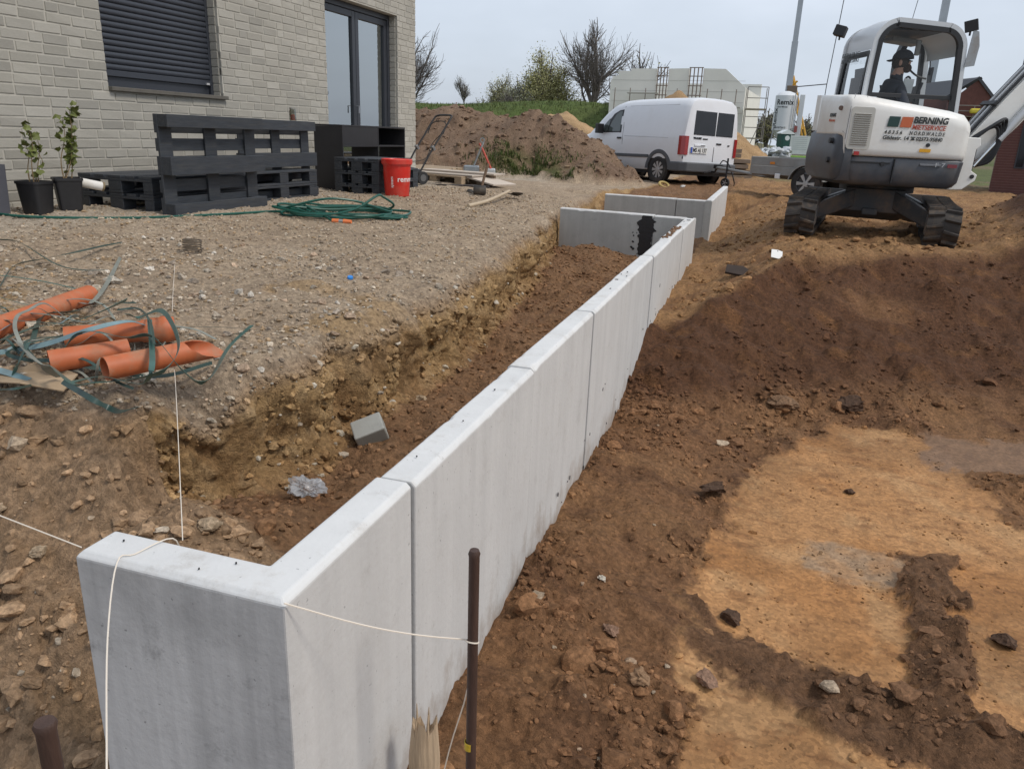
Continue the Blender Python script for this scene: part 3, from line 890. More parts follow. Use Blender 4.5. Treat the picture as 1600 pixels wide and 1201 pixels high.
# wide land beyond the dig, out to the horizon
def build_land():
    xs = np.unique(np.concatenate([np.linspace(-900, -60, 22), np.linspace(-60, 60, 61), np.linspace(60, 900, 22)]))
    ys = np.unique(np.concatenate([np.linspace(-200, -8, 8), np.linspace(-8, 80, 60), np.linspace(80, 1500, 30)]))
    X, Y = np.meshgrid(xs, ys)
    z = np.where(Y < 30.0, -1.5, -0.28)
    z = z + 0.0 * X
    # grassed earth bank on the left behind the heap
    bk = sstep(6, 0, np.abs(Y - 46)) * sstep(-2.0, -9.0, X + 0.1 * (Y - 46))
    z = np.where(Y > 30, z + 2.9 * bk * (1 + 0.06 * np.sin(X * 0.4)), z)
    z = np.where(Y > 55, np.maximum(z, -0.28 + 2.3 * sstep(-2, -12, X)), z)
    n = fbm(X * 0.06, Y * 0.06, 4, 101); n2 = fbm(X * 0.5, Y * 0.5, 3, 102)
    c = np.zeros(X.shape + (3,)) + np.array((0.150, 0.125, 0.070))
    c = mixc(c, sstep(-0.3, 0.3, n), (0.090, 0.105, 0.035))
    c = mixc(c, np.clip(bk * 3, 0, 1), (0.075, 0.105, 0.028))
    c = mixc(c, np.clip(bk * 3, 0, 1) * sstep(0, 0.5, n2) * 0.6, (0.105, 0.110, 0.045))
    nx = len(xs)
    i = np.arange(len(ys) - 1)[:, None] * nx + np.arange(nx - 1)[None, :]
    F = np.stack([i, i + 1, i + nx + 1, i + nx], -1).reshape(-1, 4)
    me = fast_mesh('land', np.stack([X.ravel(), Y.ravel(), z.ravel()], 1), F, c.reshape(-1, 3))
    m = soil_material('land', 0.06, 0.05)
    o = link_mesh('land', me, m)
    tag(o, kind='structure')
    o['label'] = 'open building land with a grassed earth bank beyond the dig'


build_land()
# ------------------------------------------------------------------ concrete L-shaped retaining wall stones
def concrete_material(name, base, dark, streak=0.5, stain=0.3, mud=False, dust=0.0):
    m = bpy.data.materials.new(name); m.use_nodes = True
    nt = m.node_tree; b = nt.nodes['Principled BSDF']
    b.inputs['Roughness'].default_value = 0.72; b.inputs['Specular IOR Level'].default_value = 0.35
    tc = nt.nodes.new('ShaderNodeTexCoord'); oi = nt.nodes.new('ShaderNodeObjectInfo')
    vm = nt.nodes.new('ShaderNodeVectorMath'); vm.operation = 'ADD'
    k = nt.nodes.new('ShaderNodeMath'); k.operation = 'MULTIPLY'; k.inputs[1].default_value = 23.0
    nt.links.new(oi.outputs['Random'], k.inputs[0]); nt.links.new(tc.outputs['Object'], vm.inputs[0]); nt.links.new(k.outputs[0], vm.inputs[1])
    def noise(scale, st, det=6, rough=0.6):
        mp = nt.nodes.new('ShaderNodeMapping'); mp.inputs['Scale'].default_value = st
        n = nt.nodes.new('ShaderNodeTexNoise'); n.inputs['Scale'].default_value = scale; n.inputs['Detail'].default_value = det; n.inputs['Roughness'].default_value = rough
        nt.links.new(vm.outputs['Vector'], mp.inputs['Vector']); nt.links.new(mp.outputs['Vector'], n.inputs['Vector'])
        return n.outputs['Fac']
    def rng_(v, a, b_, c, d):
        r = nt.nodes.new('ShaderNodeMapRange'); r.inputs['From Min'].default_value = a; r.inputs['From Max'].default_value = b_; r.inputs['To Min'].default_value = c; r.inputs['To Max'].default_value = d
        nt.links.new(v, r.inputs['Value']); return r.outputs[0]
    def mix(f, A, B):
        x = nt.nodes.new('ShaderNodeMix'); x.data_type = 'RGBA'
        nt.links.new(f, x.inputs['Factor'])
        if isinstance(A, tuple): x.inputs['A'].default_value = (*A, 1)
        else: nt.links.new(A, x.inputs['A'])
        x.inputs['B'].default_value = (*B, 1)
        return x.outputs['Result']
    geo = nt.nodes.new('ShaderNodeNewGeometry')
    c = mix(rng_(noise(1.0, (14, 14, 0.8)), 0.40, 0.72, 0, streak), base, dark)                  # run-down streaks
    c = mix(rng_(noise(3.0, (1, 1, 1)), 0.45, 0.75, 0, stain), c, tuple(v * 0.8 for v in dark))   # clouds
    c = mix(rng_(noise(9.0, (1, 1, 1), 9, 0.75), 0.55, 0.7, 0, stain * 0.9), c, tuple(v * 0.62 for v in dark))
    c = mix(rng_(noise(70.0, (1, 1, 1), 2), 0.70, 0.74, 0, 0.55), c, tuple(v * 0.42 for v in dark))   # air holes
    c = mix(rng_(noise(1.0, (30, 30, 1.2)), 0.60, 0.75, 0, 0.35), c, tuple(min(1, v * 1.12) for v in base))
    if dust: c = mix(rng_(noise(4.5, (1, 1, 1), 9, 0.75), 0.52, 0.70, 0, dust), c, (0.40, 0.345, 0.28))
    if mud:     # splashed soil on the lower part of the stone
        sx = nt.nodes.new('ShaderNodeSeparateXYZ'); nt.links.new(tc.outputs['Object'], sx.inputs[0])
        ns = noise(7.0, (1, 1, 0.6), 8, 0.72)
        ad = nt.nodes.new('ShaderNodeMath'); ad.operation = 'MULTIPLY_ADD'; ad.inputs[1].default_value = -0.75
        nt.links.new(ns, ad.inputs[0]); nt.links.new(sx.outputs['Z'], ad.inputs[2])
        c = mix(rng_(ad.outputs[0], 0.20, 0.02, 0, 0.55), c, (0.235, 0.165, 0.11))
    nt.links.new(c, b.inputs['Base Color'])
    bp = nt.nodes.new('ShaderNodeBump'); bp.inputs['Distance'].default_value = 0.0012
    nt.links.new(noise(55, (1, 1, 1), 6), bp.inputs['Height']); nt.links.new(bp.outputs['Normal'], b.inputs['Normal'])
    MATS[name] = m
    return m


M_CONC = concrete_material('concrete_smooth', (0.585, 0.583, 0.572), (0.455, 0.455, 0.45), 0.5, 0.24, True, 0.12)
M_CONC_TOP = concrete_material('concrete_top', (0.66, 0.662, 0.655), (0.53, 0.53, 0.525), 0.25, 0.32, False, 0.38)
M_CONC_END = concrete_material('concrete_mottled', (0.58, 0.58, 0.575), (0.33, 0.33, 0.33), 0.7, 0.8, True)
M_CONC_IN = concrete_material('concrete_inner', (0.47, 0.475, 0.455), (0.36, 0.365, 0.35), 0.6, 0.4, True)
M_TAR = mat('bitumen', (0.018, 0.018, 0.02), 0.55, bump=0.004, bscale=30)
M_DIRT = mat('dirt_clump', (0.17, 0.095, 0.052), 0.95, var=0.4, vscale=25, bump=0.01, bscale=45)
TH = 0.10
WH = 1.25


def wall_panel(mb, x0, y0, x1, y1, ztop, zbot, ch=0.012, e0=True, e1=True):
    """upright slab from (x0,y0) to (x1,y1); TH thick to the left of the run; chamfered top edges"""
    d = Vector((x1 - x0, y1 - y0, 0)); L = d.length; d.normalize(); n = Vector((-d.y, d.x, 0))
    o = Vector((x0, y0, 0))
    rings = []
    rg = random.Random(int(abs(x0 * 1000 + y0 * 777)))
    n_ = max(2, int(L / 0.035))
    for k in range(n_ + 1):
        j = (0.0 if k in (0, n_) else 1.0)
        a_ = rg.uniform(-.0012, .0012) * j; chip = rg.uniform(.003, .009) if (rg.random() < 0.06 and j) else 0.0; chip2 = rg.uniform(.003, .008) if (rg.random() < 0.05 and j) else 0.0
        prof = [(0, zbot), (0, ztop - ch - chip + a_), (ch + chip + rg.uniform(-.001, .001) * j, ztop), (TH - ch - chip2, ztop), (TH, ztop - ch - chip2 + a_), (TH + 0.015, zbot)]
        rings.append([tuple(o + d * (L * k / n_) + n * a + Vector((0, 0, z))) for a, z in prof])
    mb.loft(rings)
    return mb


def stone(name, segs, ztop, label, foot, face=None, mats=None):
    """one wall stone: upright (one or two runs) and its foot, with top and outer faces in their own tones"""
    cx = sum(s[0] + s[2] for s in segs) / (2 * len(segs)); cy = sum(s[1] + s[3] for s in segs) / (2 * len(segs))
    t = thing(name, label, 'retaining wall', (cx, cy, ztop - WH), group='concrete retaining wall stones')
    mb = MB()
    for s in segs: wall_panel(mb, s[0] - cx, s[1] - cy, s[2] - cx, s[3] - cy, WH, 0)
    o = mb.build('upright_slab', M_CONC, t, bevel=0.0045, seg=2)
    me = o.data
    me.materials.append(M_CONC_TOP); me.materials.append(M_CONC_END); me.materials.append(M_CONC_IN)
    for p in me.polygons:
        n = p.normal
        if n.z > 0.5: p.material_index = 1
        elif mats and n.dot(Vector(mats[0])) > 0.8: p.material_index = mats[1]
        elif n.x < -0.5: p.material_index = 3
    f = MB(); f.box((foot[0], foot[1], 0.06), (foot[2], foot[3], 0.12)); f.build('foot_slab', M_CONC, t, bevel=0.006)
    return t


XO = -0.70        # outer face of the long wall
def build_walls():
    # near corner stone: short leg along X at y=0.97, long leg along Y
    cx, cy = XO, 0.97
    t = thing('retaining_wall', 'near concrete corner stone with dark mottled end face, string tied over its top', 'retaining wall', (cx, cy, -WH), group='concrete retaining wall stones')
    mb = MB()
    # L plan, made as one chamfered ring
    def ring(a, z):   # a: inset from outer outline
        return [(-0.46 - 0.0 + (a if a < 0.5 else 0), 0 + a, z), (0 - a, 0 + a, z), (0 - a, 0.512 - 0.0, z), (-TH + a, 0.512, z), (-TH + a, TH - a, z), (-0.46 + a, TH - a, z)]
    c = 0.012
    mb.loft([ring(0, 0), ring(0, WH - c), ring(c, WH)])
    o = mb.build('upright_slab', M_CONC, t, bevel=0.004)
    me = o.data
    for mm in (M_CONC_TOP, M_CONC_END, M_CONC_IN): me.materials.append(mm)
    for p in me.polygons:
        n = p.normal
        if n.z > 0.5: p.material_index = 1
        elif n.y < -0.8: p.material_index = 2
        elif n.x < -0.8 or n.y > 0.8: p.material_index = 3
    f = MB(); f.box((-0.36, 0.35, 0.06), (0.5, 0.45, 0.12)); f.build('foot_slab', M_CONC, t, bevel=0.006)
    words = ['second', 'third', 'fourth', 'fifth', 'sixth', 'seventh', 'eighth']
    offs = [0.008, 0.000, 0.006, -0.003, 0.006, -0.004, 0.003]
    y = 0.97 + 0.512
    for i in range(7):
        y0 = y + 0.008; y1 = y + 1.004 - 0.002
        lab = ['%s concrete wall stone from the near corner', '%s concrete wall stone from the near corner, black scuffs near the soil',
               '%s concrete wall stone from the near corner, muddy at the bottom', '%s concrete wall stone from the near corner',
               '%s concrete wall stone from the near corner, leaning against soil bank', '%s concrete wall stone from the near corner, crumbs of soil on its top',
               '%s concrete wall stone from the near corner, last before the far corner'][i] % words[i]
        stone('retaining_wall', [(XO + offs[i], y0, XO + offs[i] * 0.6, y1)], 0.002 * (i % 3) - 0.002, lab, (-0.36, 0, 0.55, 0.96))
        y = y + 1.004
    yE = y
    # far corner stone and its cross wall, slightly skewed
    f0 = Vector((XO, yE + 0.06, 0)); f3 = Vector((-2.25, yE + 0.31, 0))
    u = (f3 - f0).normalized()
    f1 = f0 + u * 0.44; f2 = f0 + u * 0.452
    stone('retaining_wall', [(XO + 0.002, yE + 0.008, XO + 0.002, yE + 0.06 + TH), (f1.x, f1.y, f0.x, f0.y)], -0.004,
          'far concrete corner stone that closes the first trench', (-0.2, 0.3, 0.4, 0.3), mats=((0, -1, 0), 3))
    tc = stone('retaining_wall', [(f3.x, f3.y, f2.x, f2.y)], 0.0, 'wide cross wall stone at the trench end with torn black bitumen on its face', (0.0, 0.45, 1.0, 0.5), mats=((0, -1, 0), 3))
    # black bitumen strip over the joint
    rg = random.Random(4)
    mb = MB()
    Lz = 0.44; n = 22
    lft, rgt = [], []
    for k in range(n + 1):
        z = -0.012 - Lz * k / n
        w = 0.03 + 0.035 * min(1, k / 5) + (0.02 if k < 9 else 0.0)
        lft.append((-w - rg.uniform(0, 0.035) * (1.6 if k in (4, 5, 6) else 0.8), z)); rgt.append((w * 0.85 + rg.uniform(0, 0.03) * (1.8 if k in (3, 8, 9) else 0.6), z))
    c = f2 + u * 0.06
    for k in range(n):
        q = []
        for (a, z) in (lft[k], rgt[k], rgt[k + 1], lft[k + 1]):
            p = c - u * a + Vector((0, 0, z))
            q.append(p)
        nn = Vector((u.y, -u.x, 0)); nn = -nn if nn.y > 0 else nn
        fr = [tuple(p + nn * 0.004) for p in q]; bk = [tuple(p - nn * 0.002) for p in q]
        mb.add(fr + bk, [(0, 1, 2, 3), (0, 4, 5, 1), (2, 6, 7, 3), (1, 5, 6, 2), (3, 7, 4, 0)])
    for k in range(9):
        a = rg.uniform(-0.16, -0.07); z = rg.uniform(-0.45, -0.18); r = rg.uniform(0.006, 0.018)
        nn = Vector((u.y, -u.x, 0)); nn = -nn if nn.y > 0 else nn
        p = c - u * a + Vector((0, 0, z)) + nn * 0.003
        mb.prism([(r * rg.uniform(.6, 1.2) * math.cos(q), r * rg.uniform(.6, 1.3) * math.sin(q)) for q in np.linspace(0, 2 * PI, 8)[:-1]], -0.002, 0.002,
                 Matrix.Translation(p) @ Matrix((u, Vector((0, 0, 1)), nn)).transposed().to_4x4())
    o = mb.build('bitumen_strip', M_TAR, tc, fix=True)
    o.location = -Vector(tc.location)
    # second wall behind: cross leg, then a long leg going away
    g0 = Vector((XO - 0.005, 11.36, 0)); g3 = Vector((-2.27, 11.54, 0)); u2 = (g3 - g0).normalized(); g1 = g0 + u2 * 0.50; g2 = g0 + u2 * 0.512
    stone('retaining_wall', [(XO - 0.003, 11.36, XO - 0.003, 11.95), (g1.x, g1.y, g0.x, g0.y)], 0.0, 'concrete corner stone of the second wall, nearest the white van', (-0.2, 0.3, 0.4, 0.3), mats=((0, -1, 0), 3))
    stone('retaining_wall', [(g3.x, g3.y, g2.x, g2.y)], 0.003, 'pale cross wall stone behind the first trench, left of the second corner', (0.0, 0.4, 1.0, 0.5), mats=((0, -1, 0), 3))
    y = 11.958
    for i in range(4):
        stone('retaining_wall', [(XO - 0.004, y, XO - 0.004, y + 0.9)], 0.0,
              ['second wall stone running back just past its corner', 'wall stone in the middle of the far run toward the van', 'wall stone last but one toward the white van', 'farthest concrete wall stone, its end right before the van'][i], (-0.36, 0, 0.5, 0.85))
        y += 0.912
    return f2, u


fB2, uB = build_walls()


def soil_on_wall():
    rg = random.Random(9)
    for (y0, y1, n, lab) in ((6.55, 7.55, 60, 'crumbs of brown soil spilled on the wall top before the far corner'),):
        mb = MB()
        for k in range(n):
            y = y0 + (y1 - y0) * rg.random() ** 0.8; x = XO - 0.03 - 0.055 * rg.random(); r = rg.uniform(0.006, 0.022)
            V, F = ROCK1[rg.randrange(len(ROCK1))]
            mb.add([(x + v[0] * r, y + v[1] * r * 1.5, 0.001 + r * 0.3 + v[2] * r) for v in V], [tuple(f) for f in F])
        o = mb.build('soil_crumbs', M_DIRT)
        tag(o, lab, 'soil', kind='stuff')
    # tar flecks on the outer faces, low down, and on the tops
    mb = MB()
    def dab(c, ax, ay, nn, r):
        M = Matrix.Translation(c) @ Matrix((ax, ay, nn)).transposed().to_4x4()
        mb.prism([(r * rg.uniform(.4, 1.1) * math.cos(q), r * rg.uniform(.6, 1.9) * math.sin(q)) for q in np.linspace(0, 2 * PI, 8)[:-1]], -0.002, 0.0012, M)
    for k in range(34):
        y = rg.uniform(2.6, 7.5); z = -0.80 + 0.33 * rg.random() ** 2 + (0.25 if y > 5.4 else 0)
        dab(Vector((XO + 0.0065, y, z)), Vector((0, 1, 0)), Vector((0, 0, 1)), Vector((1, 0, 0)), rg.uniform(0.002, 0.009))
    for (x, y, r) in ((-.735, 1.9, .002), (-.745, 2.2, .003), (-.75, 1.62, .0025), (-.74, 4.1, .007), (-.76, 4.4, .012), (-.73, 4.55, .006), (-.75, 4.7, .006), (-.77, 4.6, .005), (-.73, 8.3, .02), (-.76, 8.1, .01), (-.9, 1.0, .0015), (-1.1, 1.03, .002), (-.85, 1.04, .002)):
        dab(Vector((x, y, 0.0035)), Vector((1, 0, 0)), Vector((0, 1, 0)), Vector((0, 0, 1)), r)
    o = mb.build('tar_flecks', M_TAR)
    tag(o, 'small black tar flecks spattered on the concrete wall stones', 'tar', kind='stuff')


soil_on_wall()
# ------------------------------------------------------------------ text helper
def text_mesh(txt, size, extrude=0.0015, bold=0.0, shear=0.0, spacing=1.0):
    cu = bpy.data.curves.new('lettering', 'FONT')
    cu.body = txt; cu.size = size; cu.extrude = extrude; cu.offset = bold; cu.shear = shear; cu.space_character = spacing
    cu.resolution_u = 3
    o = bpy.data.objects.new('lettering', cu); COL.objects.link(o)
    dg = bpy.context.evaluated_depsgraph_get(); dg.update()
    me = bpy.data.meshes.new_from_object(o.evaluated_get(dg))
    bpy.data.objects.remove(o); bpy.data.curves.remove(cu)
    return me


def lettering(txt, size, mt, parent, M, bold=0.0, shear=0.0, spacing=1.0, extrude=0.0015, name='lettering', width=None):
    me = text_mesh(txt, size, extrude, bold, shear, spacing)
    if width:
        xs = [v.co.x for v in me.vertices]; k = width / (max(xs) - min(xs)); x0 = min(xs)
        for v in me.vertices: v.co.x = (v.co.x - x0) * k
    me.materials.clear(); me.materials.append(mt)
    o = link_mesh(name, me, None, parent)
    o.matrix_local = M
    return o


# ------------------------------------------------------------------ the brick house
M_BRICK = [mat('brick_tone_%d' % i, c, 0.88, var=0.16, vscale=9, stretch=(1.0, 3.0, 5.0), bump=0.0015, bscale=90, obvar=0.10)
           for i, c in enumerate([(0.375, 0.357, 0.312), (0.352, 0.335, 0.292), (0.396, 0.378, 0.333), (0.330, 0.315, 0.278)])]
M_MORTAR = mat('mortar', (0.44, 0.42, 0.37), 0.95, var=0.12, vscale=20, bump=0.002, bscale=120)
M_ANTH = mat('anthracite_frame', (0.032, 0.036, 0.046), 0.42, var=0.1, vscale=20)
M_SHUT = mat('shutter_slat_paint', (0.038, 0.043, 0.055), 0.38, var=0.08, vscale=14)
M_SILL = mat('sill_stone', (0.115, 0.105, 0.088), 0.6, var=0.2, vscale=16)
M_ROOM = mat('room_inside', (0.17, 0.17, 0.16), 0.9, var=0.1)
M_CURT = mat('curtain_cloth', (0.30, 0.36, 0.32), 0.9, var=0.15, vscale=6)


def coated_glass(name, refl=0.45, tint=(0.55, 0.6, 0.6)):
    m = bpy.data.materials.new(name); m.use_nodes = True
    nt = m.node_tree; nt.nodes.clear()
    o = nt.nodes.new('ShaderNodeOutputMaterial')
    tr = nt.nodes.new('ShaderNodeBsdfTransparent'); tr.inputs['Color'].default_value = (*tint, 1)
    gl = nt.nodes.new('ShaderNodeBsdfGlossy'); gl.inputs['Roughness'].default_value = 0.015; gl.inputs['Color'].default_value = (0.93, 0.97, 0.98, 1)
    lw = nt.nodes.new('ShaderNodeFresnel'); lw.inputs['IOR'].default_value = 1.5
    ad = nt.nodes.new('ShaderNodeMath'); ad.operation = 'ADD'; ad.inputs[1].default_value = refl; ad.use_clamp = True
    mx = nt.nodes.new('ShaderNodeMixShader')
    nt.links.new(lw.outputs[0], ad.inputs[0]); nt.links.new(ad.outputs[0], mx.inputs[0])
    nt.links.new(tr.outputs[0], mx.inputs[1]); nt.links.new(gl.outputs[0], mx.inputs[2]); nt.links.new(mx.outputs[0], o.inputs['Surface'])
    MATS[name] = m
    return m


M_PANE = coated_glass('door_pane', 0.40)
FA = math.atan2(0.99952, 0.03093)                  # direction of the facade
FDIR = Vector((0.03093, 0.99952, 0)); FNRM = Vector((0.99952, -0.03093, 0))
FORG = FNRM * -6.0


def FP(s, off, z):
    """point: s along the facade, off metres in front of it"""
    return FORG + FDIR * s + FNRM * off + Vector((0, 0, z))


WIN = (5.775, 7.325, 1.07, 2.35)
DOR = (9.385, 11.36, 0.06, 2.43)
S0, S1, ZB, ZT = 2.4, 11.97, -0.05, 3.05


def build_house():
    h = thing('brick_house', 'pale grey brick house with closed dark roller shutter and glazed terrace door', 'house', tuple(FORG), FA)
    # local: x along the facade, y into the house, z up
    # backing of mortar with the two openings
    mb = MB()
    D = 0.16
    y0 = 0.0035
    def slab(a, b, c, d): mb.box2((a, y0, c), (b, y0 + D, d))
    slab(S0, WIN[0], ZB - 0.4, ZT); slab(WIN[1], DOR[0], ZB - 0.4, ZT); slab(DOR[1], S1 - 0.005, ZB - 0.4, ZT)
    slab(WIN[0], WIN[1], ZB - 0.4, WIN[2] - 0.02); slab(WIN[0], WIN[1], WIN[3], ZT); slab(DOR[0], DOR[1], DOR[3], ZT); slab(DOR[0], DOR[1], ZB - 0.4, DOR[2])
    mb.build('mortar_bed', M_MORTAR, h)
    # masonry above the built courses, the gable return and the back
    mb = MB(); mb.box2((S0, 0.0, ZT + 0.002), (S1, D, 5.4)); mb.box2((S1 - D, 0.012, ZB - 0.4), (S1, 8.0, 5.4)); mb.box2((S0, D, ZB - 0.4), (S0 + D, 8.0, 5.4))
    mb.build('upper_wall', M_BRICK[0], h)
    mb = MB(); mb.box2((S0 - 0.2, -0.25, 5.4), (S1 + 0.2, 8.2, 5.6)); mb.build('roof', M_ANTH, h)
    # bricks
    rg = random.Random(21)
    CH, BL, BH, J = 0.0833, 0.25, 0.071, 0.012
    rects = []
    nc = int((ZT - ZB) / CH)
    for c in range(nc):
        z = ZB + c * CH
        x = S0 - rg.choice([0, 0.06, 0.125, 0.19])
        while x < S1:
            L = BL if rg.random() < 0.88 else 0.1275
            a, b = max(x, S0), min(x + L - J, S1)
            x += L
            if b - a < 0.03: continue
            segs = [(a, b)]
            for (w0, w1, z0, z1) in (WIN, DOR):
                if z + BH > z0 - 0.02 and z < z1 - 0.01:
                    ns = []
                    for (p, q) in segs:
                        if q <= w0 or p >= w1: ns.append((p, q)); continue
                        if p < w0: ns.append((p, w0))
                        if q > w1: ns.append((w1, q))
                    segs = ns
            for (p, q) in segs:
                if q - p > 0.02: rects.append((p, q, z))
    # four slightly uneven stretcher shapes, unit size
    shapes = []
    for k in range(4):
        m2 = MB()
        j = lambda s: rg.uniform(-s, s)
        fx = [(-.5 + .018, -.5 + .05), (.5 - .018, -.5 + .05), (.5 - .018, .5 - .05), (-.5 + .018, .5 - .05)]
        front = [(a + j(.008), -0.5 + j(.06), b + j(.03)) for a, b in fx]
        mid = [(-.5, -.18, -.5 + j(.02)), (.5, -.18, -.5 + j(.02)), (.5, -.18, .5 + j(.02)), (-.5, -.18, .5 + j(.02))]
        back = [(-.5, .5, -.5), (.5, .5, -.5), (.5, .5, .5), (-.5, .5, .5)]
        m2.loft([front, mid, back])
        shapes.append(m2)
    camp = Vector((0, 0, 0.778))
    def score(r):
        p = FP((r[0] + r[1]) / 2, 0, r[2])
        d = p - camp
        px = _Rm.transposed() @ d
        u = px.x / px.z; v = px.y / px.z
        vis = abs(u) < 0.69 and abs(v) < 0.52
        if vis and r[2] < 0.35 and (r[0] > 4.6): vis = False           # behind the pallet seats
        return (0 if vis else 100) + d.length - 3 * (r[1] - r[0])
    rects.sort(key=score)
    protos = {}
    for i, (a, b, z) in enumerate(rects[:300]):
        k = rg.randrange(4); mi = rg.choice([0, 0, 0, 1, 1, 2, 2, 3])
        key = (k, mi)
        if key not in protos:
            me = shapes[k].mesh('brick'); me.materials.append(M_BRICK[mi]); protos[key] = me
        o = bpy.data.objects.new('brick', protos[key]); COL.objects.link(o); o.parent = h
        o.location = ((a + b) / 2, 0.012 + rg.uniform(-.0015, .0015), z + BH / 2); o.scale = (b - a, 0.03, BH + rg.uniform(-.002, .001))
    mb = MB(); idx = []
    for (a, b, z) in rects[300:]:
        sh = shapes[rg.randrange(4)]
        mb.add([((a + b) / 2 + v[0] * (b - a), 0.012 + v[1] * 0.03, z + BH / 2 + v[2] * BH) for v in sh.v], sh.f)
        idx += [rg.choice([0, 0, 0, 1, 1, 2, 2, 3])] * len(sh.f)
    o = mb.build('bricks', M_BRICK[0], h, fix=False); o['kind'] = 'stuff'
    for mm in M_BRICK[1:]: o.data.materials.append(mm)
    o.data.polygons.foreach_set('material_index', idx)
    # brick returns in the reveals (stacked header faces)
    for (s, sgn, z0, z1) in ((WIN[1], 1, WIN[2], WIN[3]), (DOR[1], 1, DOR[2], DOR[3]), (WIN[0], -1, WIN[2], WIN[3]), (DOR[0], -1, DOR[2], DOR[3])):
        mb = MB(); idx = []
        z = ZB
        while z < z1:
            if z + BH > z0:
                a, b = max(z, z0), min(z + BH, z1)
                if b - a > 0.01:
                    sh = shapes[rg.randrange(4)]
                    mb.add([(s + (-0.004 if sgn > 0 else 0.004) - sgn * v[1] * -0.010, 0.027 + 0.066 + v[0] * 0.115, (a + b) / 2 + v[2] * (b - a)) for v in sh.v], sh.f)
                    idx += [rg.choice([0, 1, 2, 3])] * len(sh.f)
            z += CH
        o = mb.build('reveal_bricks', M_BRICK[0], h); o['kind'] = 'stuff'
        for mm in M_BRICK[1:]: o.data.materials.append(mm)
        o.data.polygons.foreach_set('material_index', idx)
    # ---- window with roller shutter
    w = bpy.data.objects.new('window', None); COL.objects.link(w); w.parent = h
    w['label'] = 'window closed by a dark grey roller shutter'
    fr = MB()
    yi = 0.12
    fr.box2((WIN[0] + 0.002, yi, WIN[2] + 0.002), (WIN[0] + 0.045, yi + 0.05, WIN[3])); fr.box2((WIN[1] - 0.045, yi, WIN[2] + 0.002), (WIN[1] - 0.002, yi + 0.05, WIN[3]))
    fr.build('guide_rail', M_ANTH, w, bevel=0.003)
    fr = MB(); fr.box2((WIN[0] + 0.046, yi + 0.03, WIN[2] + 0.004), (WIN[1] - 0.046, yi + 0.08, WIN[2] + 0.10)); fr.build('window_frame', M_ANTH, w, bevel=0.004)
    mb = MB(); n = 8
    prof = [(0.0, 0), (-0.006, 0.004), (-0.0105, 0.014), (-0.0115, 0.026), (-0.0105, 0.036), (-0.006, 0.046), (0.0, 0.050), (0.004, 0.050), (0.004, 0.0)]
    L = WIN[1] - WIN[0] - 0.07
    sl = None
    mb.loft([[(x, y, z) for (y, z) in prof] for x in (-L / 2, L / 2)])
    xm = (WIN[0] + WIN[1]) / 2
    z = WIN[2] + 0.155
    bar = MB(); bar.box2((xm - L / 2, yi + 0.002, WIN[2] + 0.098), (xm + L / 2, yi + 0.018, WIN[2] + 0.152)); bar.build('bottom_bar', M_SHUT, w, bevel=0.004)
    while z < WIN[3]:
        if sl is None: sl = mb.build('shutter_slat', M_SHUT, w, smooth=50, loc=(xm, yi + 0.016, z))
        else: share('shutter_slat', sl, w, (xm, yi + 0.016, z))
        z += 0.0525
    mb = MB(); mb.box2((WIN[1] - 0.12, yi - 0.012, WIN[2] + 0.105), (WIN[1] - 0.075, yi + 0.001, WIN[2] + 0.125)); mb.build('stop_clip', mat('clip_plastic', (0.45, 0.45, 0.46), 0.5), w)
    mb = MB(); mb.box2((WIN[0] - 0.0, -0.045, WIN[2] - 0.036), (WIN[1] + 0.03, 0.20, WIN[2])); mb.build('window_sill', M_SILL, h, bevel=0.004)
    # ---- terrace door
    d = bpy.data.objects.new('terrace_door', None); COL.objects.link(d); d.parent = h
    d['label'] = 'tall dark framed double terrace door, clouds mirrored in its panes'
    yi = 0.13
    a, b, z0, z1 = DOR
    fr = MB()
    fr.box2((a + .002, yi, z0), (a + 0.07, yi + 0.09, z1)); fr.box2((b - 0.07, yi, z0), (b - 0.002, yi + 0.09, z1)); fr.box2((a + 0.07, yi, z1 - 0.075), (b - 0.07, yi + 0.09, z1 - 0.002)); fr.box2((a + 0.07, yi, z0), (b - 0.07, yi + 0.09, z0 + 0.05))
    fr.build('door_frame', M_ANTH, d, bevel=0.005)
    m = (a + b) / 2
    for (p, q) in ((a + 0.073, m - 0.004), (m + 0.004, b - 0.073)):
        lf = MB(); t = 0.085
        yl = yi + 0.012
        zz0, zz1 = z0 + 0.053, z1 - 0.079
        lf.box2((p, yl, zz0), (p + t, yl + 0.075, zz1)); lf.box2((q - t, yl, zz0), (q, yl + 0.075, zz1)); lf.box2((p + t, yl, zz1 - t), (q - t, yl + 0.075, zz1)); lf.box2((p + t, yl, zz0), (q - t, yl + 0.075, zz0 + t))
        leaf = lf.build('door_leaf', M_ANTH, d, bevel=0.006)
        pn = MB(); pn.box2((p + t - 0.01, yl + 0.03, zz0 + t - 0.01), (q - t + 0.01, yl + 0.036, zz1 - t + 0.01)); pn.build('pane', M_PANE, leaf)
    hd = MB(); hd.tube([(m - 0.05, yi + 0.0, 1.1), (m - 0.05, yi - 0.05, 1.1), (m - 0.05, yi - 0.05, 1.0)], 0.009); hd.build('door_handle', mat('brushed_steel', (0.45, 0.45, 0.46), 0.3, 1.0), d, smooth=True)
    # room behind the panes
    rm = MB(); rm.box2((DOR[0] - 1.5, 3.5, -0.02), (DOR[1] + 0.3, 3.6, 2.6)); rm.box2((DOR[0] - 1.5, 0.4, -0.05), (DOR[1] + 0.3, 3.5, -0.02)); rm.box2((DOR[0] - 1.5, 0.4, 2.55), (DOR[1] + 0.3, 3.5, 2.6))
